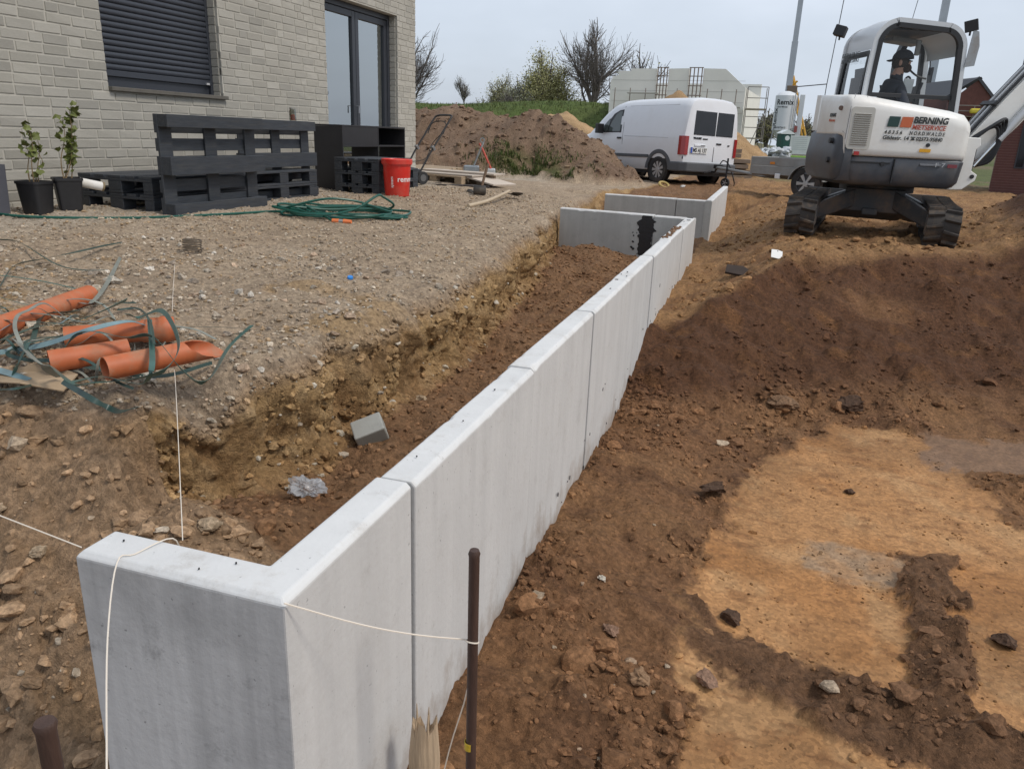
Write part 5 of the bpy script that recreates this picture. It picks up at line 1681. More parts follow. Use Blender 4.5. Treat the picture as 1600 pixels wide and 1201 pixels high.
RIB = {
    'a': [(-3.183, 2.502, 0.041), (-3.589, 2.924, 0.001), (-3.671, 3.165, 0.026), (-3.597, 3.294, 0.06), (-3.749, 3.646, 0.026), (-3.766, 3.818, 0.001)],
    'b': [(-4.307, 3.43, 0.013), (-4.091, 3.39, 0.008), (-3.428, 3.018, 0.053), (-3.202, 2.972, 0.046), (-3.164, 3.09, 0.003)],
    'c': [(-3.365, 3.385, 0.0), (-2.868, 2.783, 0.035), (-2.542, 2.381, 0.059), (-2.705, 2.467, 0.018), (-2.795, 2.447, 0.005)],
    'd': [(-2.909, 2.222, 0.015), (-2.752, 2.148, 0.058), (-2.818, 2.247, 0.038)],
    'e': [(-2.479, 1.877, 0.044), (-2.462, 1.907, 0.055), (-2.695, 2.211, 0.01), (-2.696, 2.448, 0.01)],
    'f': [(-2.363, 1.787, 0.06), (-2.443, 1.886, 0.029), (-2.49, 2.068, 0.0), (-2.421, 2.216, 0.038), (-2.466, 2.487, 0.057)],
    'g': [(-2.268, 1.707, 0.049), (-2.393, 1.841, 0.004), (-2.305, 1.944, 0.018), (-2.125, 1.971, 0.085), (-2.104, 2.11, 0.085), (-2.088, 2.176, 0.06)],
    'h': [(-2.375, 1.955, 0.02), (-2.616, 2.214, 0.003), (-2.518, 2.267, 0.047), (-2.5, 2.395, 0.053), (-2.563, 2.633, 0.008)],
    'i': [(-2.22, 1.923, 0.001), (-2.179, 1.957, 0.06), (-2.048, 1.911, 0.10), (-1.94, 1.935, 0.085), (-1.846, 1.952, 0.095), (-1.623, 1.823, 0.042), (-1.522, 1.8, 0.03), (-1.706, 2.148, 0.03), (-1.847, 2.468, 0.02)],
    'j': [(-2.432, 1.937, 0.008), (-2.068, 1.704, 0.053), (-2.048, 1.76, -0.014)],
    'k': [(-2.032, 1.72, 0.036), (-1.841, 1.626, 0.03), (-1.90, 1.75, -0.01), (-1.80, 1.80, 0.0), (-1.667, 1.797, 0.049), (-1.734, 1.939, 0.09), (-2.033, 2.208, 0.11), (-2.22, 2.285, 0.05), (-2.141, 2.153, 0.10)],
    'l': [(-1.973, 1.703, -0.002), (-1.82, 1.658, -0.022), (-1.793, 1.694, -0.06), (-1.679, 1.622, -0.03), (-1.603, 1.601, -0.0)],
    'm': [(-1.955, 1.702, -0.005), (-1.906, 1.781, 0.0), (-1.774, 1.77, 0.0), (-1.723, 1.775, 0.01), (-1.714, 1.799, 0.07), (-2.049, 2.16, 0.09)],
    'n': [(-2.281, 1.702, -0.031), (-2.321, 1.769, -0.03), (-2.127, 1.716, -0.021)],
    'o': [(-2.229, 1.745, -0.03), (-2.213, 1.765, 0.018), (-2.245, 1.834, 0.059)],
    'p': [(-2.276, 1.99, 0.085), (-2.313, 2.072, 0.09), (-2.416, 2.187, 0.052)],
    'q': [(-2.154, 1.635, -0.033), (-2.032, 1.593, -0.0), (-2.111, 1.719, -0.035)],
    't': [(-2.428, 2.395, 0.037), (-2.331, 2.403, 0.05), (-1.989, 2.098, 0.10), (-1.763, 1.867, 0.10)],
}
RIB_LABEL = dict(
    a='dark strap arching highest over the gravel behind the pipes', b='thin dark strap on the gravel left of the coil of wire', c='greyish strap bent toward the socketed pipe end', d='short pale strap end at the left edge above the long pipe',
    e='light blue strap lying along the long orange pipe', f='broad green strap crossing between the long pipe and the socketed pipe', g='pale strap running over the two short pipes', h='dark strap curling behind the socketed pipe',
    i='green strap swinging out toward the trench bank', j='wide grey strap at the slope edge left of the pipes', k='green strap looped around the pipe with the broken tip', l='lowest dark strap hanging down the soil slope', m='green strap kinked below the pipe with the broken tip',
    n='short light blue strap end at the lower left of the tangle', o='upright green strap beside the wide grey one', p='short pale strap standing up before the socketed pipe', q='thin dark strap on the soil below the tangle', t='thin dark strap bowed over the socketed pipe')


def straps():
    dark = mat('strap_dark_green', (0.030, 0.062, 0.052), 0.38, var=0.3, vscale=9)
    green = mat('strap_green', (0.050, 0.115, 0.098), 0.36, var=0.3, vscale=9)
    pale = mat('strap_pale', (0.17, 0.26, 0.28), 0.34, var=0.3, vscale=9)
    grey = mat('strap_grey', (0.21, 0.22, 0.19), 0.5, var=0.3, vscale=9)
    kind = dict(a=dark, b=dark, c=grey, d=pale, e=pale, f=green, g=pale, h=dark, i=green, j=grey, k=green, l=dark, m=green, n=pale, o=green, p=pale, q=dark, t=dark)
    width = dict(a=.013, b=.009, q=.006, t=.006, d=.016, n=.017, j=.022, f=.018)
    rg = random.Random(5)
    for k, pts in RIB.items():
        P = []
        for (x, y, z) in pts:
            g = gz(x, y)
            P.append((x, y, max(z + 0.015, g + 0.03)))
        path = smooth_path(P, 9)
        for i, p in enumerate(path):
            g = gz(p.x, p.y) + 0.016
            if p.z < g: path[i] = Vector((p.x, p.y, g))
        mb = MB(); w = width.get(k, 0.014) * 1.25
        tw = rg.uniform(-0.7, 0.7)
        rings = []
        for i, p in enumerate(path):
            d = (path[min(i + 1, len(path) - 1)] - path[max(i - 1, 0)]).normalized()
            a = d.cross(Vector((0, 0, 1)))
            if a.length < 1e-3: a = Vector((1, 0, 0))
            a.normalize(); b = a.cross(d)
            q = tw + 0.5 * math.sin(i * 0.11 + tw * 5)
            a2 = a * math.cos(q) + b * math.sin(q); b2 = b * math.cos(q) - a * math.sin(q)
            rings.append([tuple(p + a2 * sx * w / 2 + b2 * sy * 0.0006) for sx, sy in ((-1, -1), (1, -1), (1, 1), (-1, 1))])
        mb.loft(rings)
        o = mb.build('packing_strap', kind[k], None, smooth=50)
        tag(o, RIB_LABEL[k], 'strap', 'packing straps tangled over the pipes')
    # loose thin ones nobody could tell apart
    for k in range(16):
        a = rg.uniform(0, 2 * PI); c = Vector((-2.42 + rg.gauss(0, .25), 2.14 + rg.gauss(0, .20), 0))
        r1, r2 = rg.uniform(.18, .48), rg.uniform(.10, .30); th0 = rg.uniform(0, 2 * PI); sw = rg.uniform(1.6, 4.2)
        P = []
        for i in range(7):
            th = th0 + sw * i / 6; q = c + Vector((r1 * math.cos(th) * math.cos(a) - r2 * math.sin(th) * math.sin(a), r1 * math.cos(th) * math.sin(a) + r2 * math.sin(th) * math.cos(a), 0))
            q.y = max(q.y, 1.80 + 0.05 * rg.random()); q.x = min(q.x, -1.86 - 0.1 * rg.random())
            P.append((q.x, q.y, gz(q.x, q.y) + 0.025 + 0.085 * math.sin(PI * i / 6) * rg.random()))
        path = smooth_path(P, 7)
        mb = MB(); mb.tube(path, 1.0, flat=(rg.choice([.006, .010, .013]), 0.0012))
        o = mb.build('packing_strap', rg.choice([dark, dark, green, grey]), None)
        tag(o, 'thin loose strap in the tangle around the orange pipes', 'strap', 'packing straps tangled over the pipes')


straps()


def strings_and_stakes():
    ms = mat('mason_string', (0.74, 0.66, 0.56), 0.8)
    rust = mat('rusty_steel', (0.085, 0.052, 0.042), 0.62, 0.35, var=0.3, vscale=14, bump=0.001, bscale=120, stretch=(4, 4, 0.7))
    # right hand stake
    sx, sy = -0.437, 1.20
    t = thing('steel_stake', 'upright rusty steel stake with a yellow band in front of the long wall', 'stake', (sx, sy, -1.0))
    mb = MB(); mb.tube([(0.006, 0, 0), (0, 0, 1.018), (0, 0, 1.024), (0, 0, 1.032)], [0.0105, 0.0105, 0.0118, 0.009], 16); mb.build('rod', rust, t, smooth=40)
    mb = MB(); mb.lathe([(0.0108, 0.567), (0.0116, 0.567), (0.0116, 0.585), (0.0108, 0.585)], 14); mb.build('yellow_band', mat('yellow_band', (0.60, 0.42, 0.04), 0.5, var=.3, vscale=60), t, smooth=40)
    # near stake at the lower left
    t = thing('steel_stake', 'rusty steel stake cut by the lower left picture edge', 'stake', (-0.606, 0.445, -0.9))
    mb = MB(); mb.tube([(0.0, 0.0, 0), (0, 0, 1.105), (0, 0, 1.112), (0, 0, 1.116)], [0.0095, 0.0095, 0.0112, 0.0095], 18); mb.build('rod', rust, t, smooth=40)
    def cord(pts, r, label, n=4):
        mb = MB(); mb.tube(smooth_path(pts, n), r, 5)
        o = mb.build('string_line', ms, None, smooth=True); tag(o, label, 'string', 'mason strings')
    lp = [(sx + 0.0125 * math.cos(a), sy + 0.0125 * math.sin(a), -0.172 - 0.006 * math.sin(a)) for a in np.linspace(2.6, 2.6 + 2 * PI, 11)]
    cord([(-0.699, 0.968, -0.002), (-0.60, 1.055, -0.078), (-0.52, 1.126, -0.128)] + lp + [(-0.450, 1.213, -0.30), (-0.50, 1.24, -0.50), (-0.56, 1.27, -0.80)], 0.0016, 'white string from the wall corner to the steel stake with the yellow band')
    cord([(-1.02, 1.09, -0.06), (-1.022, 1.073, 0.0015), (-1.045, 1.0, 0.002), (-1.055, 0.966, 0.0), (-0.95, 0.83, -0.045), (-0.80, 0.665, -0.115), (-0.66, 0.51, -0.20), (-0.61, 0.452, -0.23)], 0.0014, 'string running over the wall end and down to the lower left stake', 5)
    cord([(-1.0, 1.075, 0.001), (-1.55, 1.70, -0.005), (-2.3, 2.55, 0.0), (-3.03, 3.42, gz(-3.03, 3.42) + 0.01)], 0.0011, 'thin string rising from the wall top across the trench to the gravel', 6)
    cord([(-1.158, 0.985, 0.0), (-1.37, 1.0, 0.016), (-1.75, 1.02, 0.05), (-2.6, 1.08, 0.11)], 0.0013, 'thin string leaving the wall end toward the left picture edge', 4)
    # splintered timber
    t = thing('wooden_stake', 'splintered pale wooden stake driven in beside the wall', 'stake', (-0.605, 1.345, -1.0), 0.35)
    wm = mat('split_wood', (0.44, 0.33, 0.22), 0.8, var=0.3, vscale=12, stretch=(5, 5, 0.5), bump=0.003, bscale=30)
    rg = random.Random(6)
    mb = MB(); n = 16; rings = []
    for z in (0.0, 0.2, 0.36):
        rings.append([(0.034 * math.cos(a) * (1.1 if abs(math.cos(a)) > .6 else .95), 0.026 * math.sin(a), z) for a in np.linspace(0, 2 * PI, n, endpoint=False)])
    rings.append([(0.030 * math.cos(a), 0.023 * math.sin(a), 0.40 + rg.uniform(0, 0.09)) for a in np.linspace(0, 2 * PI, n, endpoint=False)])
    rings.append([(0.012 * math.cos(a), 0.010 * math.sin(a), 0.40 + rg.uniform(0, 0.05)) for a in np.linspace(0, 2 * PI, n, endpoint=False)])
    mb.loft(rings); mb.build('post', wm, t)
    for k in range(7):
        a = rg.uniform(0, 6.28); b = (0.024 * math.cos(a), 0.018 * math.sin(a), 0.36)
        mb = MB(); mb.tube([b, (b[0] * 1.1, b[1] * 1.1, 0.42), (b[0] * 1.25, b[1] * 1.3, rg.uniform(.45, .50))], [0.006, 0.005, 0.0008], 4); mb.build('splinter', wm, t)


strings_and_stakes()


def one_rock(name, p, size, colour, label, cat, seed, variants=ROCK3, group=None, sink=0.3, squash=1.0, rough=0.5):
    rg = np.random.default_rng(seed)
    V, F = variants[seed % len(variants)]
    V = V * (1 + 0.05 * rg.normal(size=(len(V), 1)))
    a = rg.uniform(0, 6.28); c, s = math.cos(a), math.sin(a)
    V = np.stack([V[:, 0] * c - V[:, 1] * s, V[:, 0] * s + V[:, 1] * c, V[:, 2] * squash], 1) * size
    me = fast_mesh(name, V, F, np.repeat(np.array([colour]), len(V), 0), None, False)
    o = link_mesh(name, me, M_ROCK)
    o.location = (p[0], p[1], p[2] + size * 0.55 * (1 - sink) * squash)
    tag(o, label, cat, group)
    return o


def stones():
    tan = (0.36, 0.27, 0.18); grey = (0.42, 0.38, 0.32); white = (0.62, 0.57, 0.48); brown = (0.20, 0.12, 0.07); dk = (0.085, 0.05, 0.032); red = (0.23, 0.14, 0.095)
    L = [(-2.02, 1.43, 0.055, tan, 'big tan stone on the slope at the left picture edge'), (-1.78, 1.38, 0.030, tan, 'tan stone at mid slope above the wall end'),
         (-1.66, 1.77, 0.020, white, 'small cream stone on the slope above the wall end'), (-1.42, 1.63, 0.034, tan, 'tan stone on the soil just behind the wall end'),
         (-1.30, 0.86, 0.04, white, 'white broken stone beside the lower left stake'), (-1.24, 0.78, 0.036, (0.34, 0.2, 0.16), 'reddish stone beside the lower left stake'),
         (-0.18, 2.05, 0.042, (0.25, 0.155, 0.09), 'tan stone among the clods at the bottom of the pit'), (-0.32, 2.28, 0.036, red, 'brown stone among the clods near the wall foot'),
         (-0.41, 2.58, 0.020, white, 'white chip of stone near the foot of the long wall'), (0.08, 2.62, 0.045, dk, 'dark wet clod at the edge of the orange sand'),
         (0.62, 4.05, 0.034, dk, 'single dark clod lying on the orange sand'), (0.02, 2.22, 0.05, red, 'flat brown clod near the dark strip of crumbs'),
         (1.05, 2.86, 0.05, dk, 'dark clod on the sand right of the crumb strip'), (0.30, 5.15, 0.09, brown, 'broad brown clod at the foot of the dark slope'),
         (0.74, 5.35, 0.11, dk, 'largest dark slab of soil on the lower slope'), (-0.05, 3.62, 0.075, dk, 'long dark wet clod left of the orange sand'),
         (-1.52, 3.35, 0.035, tan, 'tan stone on the trench floor beyond the concrete block'), (-3.0, 2.95, 0.05, grey, 'pale round stone on the gravel behind the straps'),
         (-1.95, 2.0, 0.04, white, 'white stone right of the pipe with the broken tip')]
    for i, (x, y, s, c, lab) in enumerate(L):
        one_rock('stone', (x, y, gz(x, y)), s, c, lab, 'stone', i + 3, group='larger stones and clods')


stones()


def litter():
    # grey paving block in the trench
    t = MB(); t.box((0, 0, 0), (0.135, 0.10, 0.085))
    o = t.build('paving_block', concrete_material('block_concrete', (0.36, 0.36, 0.33), (0.27, 0.27, 0.25), .2, .4), None, bevel=0.006, loc=(-1.50, 2.76, gz(-1.50, 2.76) + 0.045), rot=(0.5, -0.35, 0.55))
    tag(o, 'grey concrete paving block tilted at the foot of the trench bank', 'block')
    # crumpled clear bag
    rg = random.Random(12)
    bm = bmesh.new(); bmesh.ops.create_icosphere(bm, subdivisions=4, radius=1.0)
    for v in bm.verts:
        p = v.co.copy(); a = np.array([p.x * 2.1 + p.z * 1.7]); b = np.array([p.y * 2.1 - p.z])
        k = 1 + 0.55 * float(perlin(a, b, 7)[0]) + 0.32 * float(perlin(a * 3, b * 3, 8)[0]) + 0.18 * float(perlin(a * 7, b * 7, 9)[0])
        v.co = Vector((p.x * 0.062 * k, p.y * 0.045 * k, max(p.z, -0.4) * 0.036 * k))
    me = bpy.data.meshes.new('plastic_bag'); bm.to_mesh(me); bm.free()
    m = bpy.data.materials.new('clear_film'); m.use_nodes = True
    nt = m.node_tree; nt.nodes.clear(); ou = nt.nodes.new('ShaderNodeOutputMaterial')
    tr = nt.nodes.new('ShaderNodeBsdfTransparent'); tr.inputs[0].default_value = (0.93, 0.93, 0.93, 1)
    pb = nt.nodes.new('ShaderNodeBsdfPrincipled'); pb.inputs['Base Color'].default_value = (0.55, 0.56, 0.58, 1); pb.inputs['Roughness'].default_value = 0.22
    mx = nt.nodes.new('ShaderNodeMixShader'); mx.inputs[0].default_value = 0.38
    nt.links.new(tr.outputs[0], mx.inputs[1]); nt.links.new(pb.outputs[0], mx.inputs[2]); nt.links.new(mx.outputs[0], ou.inputs[0]); MATS['clear_film'] = m
    o = link_mesh('plastic_bag', me, m); o.location = (-1.47, 2.22, gz(-1.47, 2.22) + 0.02)
    tag(o, 'crumpled clear plastic bag on the trench floor', 'bag')
    # white card with a hole, on the bench
    mb = MB(); out = [(-.05, -.045), (.02, -.05), (.05, -.03), (.055, .04), (.01, .05), (-.045, .045)]
    mb.prism(out, -0.003, 0.003); z = gz(0.16, 7.3)
    o = mb.build('white_card', mat('white_card', (0.75, 0.74, 0.72), 0.6), None, loc=(0.16, 7.3, z + 0.05), rot=(0.75, 0.15, 0.25)); tag(o, 'white plastic card lying on the sandy bench before the excavator', 'card')
    mb = MB(); mb.prism([(.006 * math.cos(a), .006 * math.sin(a)) for a in np.linspace(0, 2 * PI, 9)[:-1]], 0.0031, 0.0036); mb.build('hole', M_BLACKP, o, loc=(0.01, 0.035, 0))
    # dark cover plate
    z = gz(-0.16, 7.35)
    mb = MB(); mb.prism([(-.11, -.06), (.08, -.07), (.12, .02), (.05, .07), (-.10, .06)], -0.012, 0.012)
    o = mb.build('bark_slab', mat('dark_slab', (0.035, 0.022, 0.016), 0.8, var=.3), None, bevel=.004, loc=(-0.16, 7.35, z + 0.045), rot=(0.5, 0.1, 0.1)); tag(o, 'dark flat slab on the sandy bench left of the white card', 'slab')
    # blue cap
    mb = MB(); mb.lathe([(0, 0.012), (0.014, 0.012), (0.016, 0.008), (0.016, 0), (0.013, 0)], 16); o = mb.build('bottle_cap', mat('blue_cap', (0.03, 0.22, 0.62), 0.4), None, smooth=35, loc=(-2.12, 3.72, gz(-2.12, 3.72) + .004), rot=(.3, .2, 0)); tag(o, 'small blue bottle cap on the gravel near the bank', 'cap')
    # little coil of wire
    mb = MB(); rg = random.Random(1)
    pts = [(0.055 * math.cos(k * .45), 0.055 * math.sin(k * .45), 0.006 + 0.0011 * k + 0.003 * rg.random()) for k in range(70)]
    mb.tube(pts, 0.004, 5); o = mb.build('wire_coil', mat('rusty_wire', (0.11, 0.085, 0.06), 0.7), None, smooth=True, loc=(-3.36, 3.96, gz(-3.36, 3.96) + .004)); tag(o, 'small rusty coil of wire standing on the gravel', 'wire coil')
    # white shard
    one_rock('shard', (-2.95, 2.62, gz(-2.95, 2.62)), 0.03, (0.74, 0.74, 0.74), 'bright white shard behind the long orange pipe', 'shard', 5, ROCK1)
    # torn cardboard at the rim
    mb = MB(); mb.add([(-.16, -.05, 0), (.05, -.08, .03), (.15, -.02, .0), (.13, .06, .03), (-.02, .07, .05), (-.15, .05, .01)], [(0, 1, 2, 3, 4, 5)])
    o = mb.build('torn_cardboard', mat('cardboard', (0.34, 0.25, 0.16), 0.9, var=.2), None, loc=(-2.17, 1.76, gz(-2.17, 1.76) + .03)); md = o.modifiers.new('s', 'SOLIDIFY'); md.thickness = .004
    tag(o, 'torn piece of brown cardboard under the straps at the rim', 'cardboard')


litter()
# ------------------------------------------------------------------ the excavator
def excavator():
    W = mat('excavator_white', (0.80, 0.795, 0.765), 0.35, var=0.03, vscale=4, dirt=(0.52, 0.44, 0.35), dscale=2.6, damt=0.25)
    GR = mat('excavator_grey_skirt', (0.062, 0.068, 0.080), 0.45, var=0.1, dirt=(0.20, 0.15, 0.11), dscale=2.5, damt=0.35)
    DK = mat('undercarriage_paint', (0.030, 0.032, 0.036), 0.55, dirt=(0.17, 0.11, 0.07), dscale=3, damt=0.55)
    RB = mat('track_rubber', (0.040, 0.034, 0.030), 0.8, var=0.3, dirt=(0.20, 0.135, 0.085), dscale=5, damt=0.75)
    ST = mat('worn_steel', (0.36, 0.37, 0.38), 0.38, 0.85, dirt=(0.22, 0.15, 0.1), dscale=5, damt=0.4)
    SV = mat('cab_frame_silver', (0.60, 0.62, 0.64), 0.38, 0.15)
    BK = mat('cab_seal_black', (0.020, 0.021, 0.024), 0.5)
    GL = glass_mat('cab_glass', (0.93, 0.96, 0.97), 0.01, 0.93)
    X0, Y0, Z0 = 1.21, 10.12, -0.155
    E = thing('excavator', 'white and grey compact excavator with glazed cab working on the bench', 'excavator', (X0, Y0, Z0), R_(-7.0), rot=(R_(0.4), R_(0.9), R_(-7.0)))
    # ---- tracks; local x right, y away
    for sx in (-1, 1):
        cx = 0.70 * sx
        tr = bpy.data.objects.new('track', None); COL.objects.link(tr); tr.parent = E
        r, L0, L1, zc = 0.175, -0.92, 1.02, 0.195
        loop = []
        n = 12
        for k in range(n + 1):
            a = PI / 2 + PI * k / n; loop.append((L0 + r * math.cos(a), zc + r * math.sin(a)))
        for k in range(1, 8): loop.append((L0 + (L1 - L0) * k / 8, zc - r - 0.003 * math.sin(k)))
        for k in range(n + 1):
            a = -PI / 2 + PI * k / n; loop.append((L1 + r * math.cos(a), zc + r * math.sin(a)))
        for k in range(1, 8): loop.append((L1 - (L1 - L0) * k / 8, zc + r - 0.012 * math.sin(PI * k / 8)))
        mb = MB(); m = len(loop); rings = []
        for i in range(m):
            p = Vector((loop[i][0], loop[i][1])); q = Vector((loop[(i + 1) % m][0], loop[(i + 1) % m][1])); o = Vector((loop[i - 1][0], loop[i - 1][1]))
            d = (q - o).normalized(); nn = Vector((-d.y, d.x)) * -1
            if nn.dot(p - Vector(((L0 + L1) / 2, zc))) < 0: nn = -nn
            inn = p - nn * 0.035
            rings.append([(cx - 0.155, p.x, p.y), (cx + 0.155, p.x, p.y), (cx + 0.155, inn.x, inn.y), (cx - 0.155, inn.x, inn.y)])
        rings.append(rings[0])
        mb.loft(rings, cap=False); mb.build('belt', RB, tr, smooth=40)
        # chevron lugs, evenly round the loop
        acc = [0.0]
        for i in range(m): acc.append(acc[-1] + (Vector(loop[(i + 1) % m]) - Vector(loop[i])).length)
        nl = 42
        lug = MB()
        for k in range(nl):
            for side in (-1, 1):
                s = (k + (0.5 if side > 0 else 0)) / nl * acc[-1]
                i = next(j for j in range(m) if acc[j + 1] >= s); f = (s - acc[i]) / (acc[i + 1] - acc[i])
                p = Vector(loop[i]).lerp(Vector(loop[(i + 1) % m]), f); d = (Vector(loop[(i + 1) % m]) - Vector(loop[i])).normalized()
                nn = Vector((-d.y, d.x)); c = Vector(((L0 + L1) / 2, zc))
                # nearest point of the spine, to know which way is out
                sp = Vector((min(max(p.x, L0), L1), zc))
                if nn.dot(p - sp) < 0: nn = -nn
                T = Vector((0, d.x, d.y)); Nn = Vector((0, nn.x, nn.y)); A = Vector((1, 0, 0))
                A2 = (A * side + T * 0.22).normalized(); T2 = Nn.cross(A2).normalized()
                M = basis_matrix(Vector((cx, p.x, p.y)) + A2 * 0.082 + Nn * 0.012, A2, T2, Nn)
                w0, w1 = 0.036, 0.022
                vs_ = []
                for (zz, ww, ll) in ((-0.014, w0, 0.155), (0.018, w1, 0.148)):
                    vs_ += [(-ll / 2, -ww / 2 * 1.2, zz), (ll / 2, -ww / 2 * 0.8, zz), (ll / 2, ww / 2 * 0.8, zz), (-ll / 2, ww / 2 * 1.2, zz)]
                lug.add(vs_, [(0, 3, 2, 1), (4, 5, 6, 7), (0, 1, 5, 4), (1, 2, 6, 5), (2, 3, 7, 6), (3, 0, 4, 7)], M)
        lug.build('tread_lugs', RB, tr)
        # track frame, sprocket, idler, rollers
        fr = MB(); fr.box((cx, (L0 + L1) / 2, zc + 0.01), (0.18, 1.72, 0.13)); fr.build('track_frame', DK, tr, bevel=0.03)
        for (yy, nm) in ((L0, 'sprocket'), (L1, 'idler')):
            mb = MB(); mb.tube([(cx - 0.10, yy, zc), (cx + 0.10, yy, zc)], r - 0.045, 26); w_ = mb.build(nm, ST, tr, smooth=40)
            mb = MB(); mb.tube([(cx - 0.125, yy, zc), (cx + 0.125, yy, zc)], 0.085, 18); mb.build('hub', DK, w_, smooth=40)
        mb = MB(); mb.box((cx - sx * 0.135, L0 + 0.10, zc), (0.03, 0.32, 0.21)); mb.build('scraper_plate', ST, tr, bevel=0.012)
        for k in range(4):
            yy = L0 + 0.38 + k * 0.38
            mb = MB(); mb.tube([(cx - 0.09, yy, zc - r + 0.09), (cx + 0.09, yy, zc - r + 0.09)], 0.055, 14); mb.build('roller', DK, tr, smooth=40)
    # ---- centre frame
    mb = MB()
    for sx in (-1, 1):
        for sy in (-1, 1):
            mb.loft([[(sx * 0.20, sy * 0.05 - 0.0, 0.50), (sx * 0.20, sy * 0.42, 0.50), (sx * 0.20, sy * 0.42, 0.30), (sx * 0.20, sy * 0.05, 0.30)],
                     [(sx * 0.62, sy * 0.42, 0.30), (sx * 0.62, sy * 0.72, 0.30), (sx * 0.62, sy * 0.72, 0.12), (sx * 0.62, sy * 0.42, 0.12)]])
    mb.box((0, 0, 0.38), (0.62, 0.84, 0.26)); mb.build('cross_frame', DK, E, bevel=0.012)
    mb = MB(); mb.tube([(0, 0, 0.47), (0, 0, 0.60)], 0.40, 32); mb.build('slew_ring', DK, E, smooth=40)
    mb = MB(); mb.box((-0.02, -0.46, 0.26), (0.16, 0.10, 0.07)); mb.build('tow_lug', DK, E, bevel=0.01)
    # dozer blade on the far side
    mb = MB(); mb.loft([[(-0.85, 1.45, 0.02), (0.85, 1.45, 0.02), (0.85, 1.50, 0.02), (-0.85, 1.50, 0.02)], [(-0.85, 1.40, 0.2), (0.85, 1.40, 0.2), (0.85, 1.44, 0.2), (-0.85, 1.44, 0.2)], [(-0.85, 1.46, 0.38), (0.85, 1.46, 0.38), (0.85, 1.50, 0.38), (-0.85, 1.50, 0.38)]])
    mb.build('dozer_blade', DK, E)
    # ---- upper structure: u forward (to the right), v left (away)
    H = R_(-(75 - 7) + 90)             # heading of the upper structure relative to the tracks
    U = bpy.data.objects.new('upper_structure', None); COL.objects.link(U); U.parent = E; U.rotation_euler = (0, 0, H)
    def outline(u0, u1, v0, v1, rr, rf, inset=0.0, n=7):
        u0 += inset; u1 -= inset; v0 += inset; v1 -= inset
        out = []
        for (cu, cv, a0, r) in ((u1 - rf, v0 + rf, -PI / 2, rf), (u1 - rf, v1 - rf, 0, rf), (u0 + rr, v1 - rr, PI / 2, rr), (u0 + rr, v0 + rr, PI, rr)):
            for k in range(n + 1):
                a = a0 + PI / 2 * k / n; out.append((cu + r * math.cos(a), cv + r * math.sin(a)))
        return out
    u0, u1, v0, v1 = -0.79, 0.60, -0.80, 0.34
    mb = MB(); mb.loft([[(x, y, z) for x, y in outline(u0, u1, v0, v1, 0.20, 0.12, i)] for z, i in ((0.56, 0.10), (0.58, 0.06), (0.63, 0.03), (0.84, 0.015), (0.858, 0.03))])
    mb.build('skirt', GR, U, smooth=50)
    # seam and grip of the skirt
    mb = MB(); mb.box((-0.18, v0 + 0.008, 0.72), (0.010, 0.03, 0.25)); mb.box((-0.45, v0 + 0.01, 0.80), (0.46, 0.012, 0.012)); mb.build('skirt_seam', BK, U)
    mb = MB(); mb.tube([(-0.30, v0 + 0.03, 0.79), (-0.30, v0 - 0.002, 0.79)], 0.022, 16); mb.build('skirt_lock', BK, U, smooth=40)
    mb = MB(); mb.box((0.20, v0 + 0.012, 0.80), (0.22, 0.012, 0.022)); mb.build('hand_slot', mat('slot_grey', (0.16, 0.17, 0.19), 0.5), U, bevel=0.004)
    # rear counterweight cheek, dark, higher than the skirt
    mb = MB(); mb.loft([[(x, y, z) for x, y in outline(u0 - 0.015, -0.70, v0 - 0.012, v1, 0.16, 0.02, i)] for z, i in ((0.60, 0.04), (0.66, 0.01), (0.84, 0.0), (1.07, 0.02), (1.10, 0.05))])
    mb.build('counterweight', GR, U, smooth=50)
    for (uu, zz) in ((-0.78, 0.80), (-0.78, 1.0)):
        mb = MB(); mb.tube([(uu, -0.60, zz), (uu - 0.05, -0.60, zz)], 0.03, 14); mb.build('eye_bolt', BK, U, smooth=40)
    # white hood: sections along u; near face curls over the top
    secs = []
    def sec(u, vv, zb, zt, bulge, back):
        pts = [(u, vv + 0.02, zb), (u, vv - bulge * 0.3, zb + 0.02)]
        for k in range(1, 6):
            f = k / 6; pts.append((u, vv - bulge * math.sin(PI * (0.15 + 0.55 * f)), zb + (zt - zb) * 0.80 * f))
        for k in range(0, 6):
            a = PI / 2 * k / 5; R = 0.13
            pts.append((u, vv - 0.01 + R - R * math.cos(a), zt - R + R * math.sin(a)))
        pts.append((u, back, zt + 0.03)); pts.append((u, back, zb))
        return pts
    for (u, vv, zb, zt, bg, bk) in ((-0.79, -0.56, 1.09, 1.32, 0.0, 0.00), (-0.784, -0.65, 1.07, 1.39, 0.003, 0.02), (-0.772, -0.725, 1.065, 1.435, 0.006, 0.05), (-0.755, -0.768, 1.06, 1.452, 0.01, 0.1), (-0.742, -0.783, 1.04, 1.458, 0.012, 0.2), (-0.732, -0.79, 0.92, 1.462, 0.012, 0.3), (-0.72, -0.795, 0.866, 1.466, 0.012, 0.4),
                                    (-0.60, -0.80, 0.862, 1.468, 0.012, 0.6), (-0.3, -0.80, 0.862, 1.43, 0.012, 0.6), (0.05, -0.80, 0.862, 1.385, 0.012, 0.6), (0.33, -0.795, 0.862, 1.35, 0.012, 0.6), (0.48, -0.775, 0.862, 1.32, 0.010, 0.6), (0.56, -0.73, 0.865, 1.26, 0.008, 0.6), (0.59, -0.66, 0.87, 1.16, 0.0, 0.6)):
        secs.append(sec(u, vv, zb, zt, bg, bk))
    mb = MB(); mb.loft(secs); hood = mb.build('engine_hood', W, U, smooth=55)
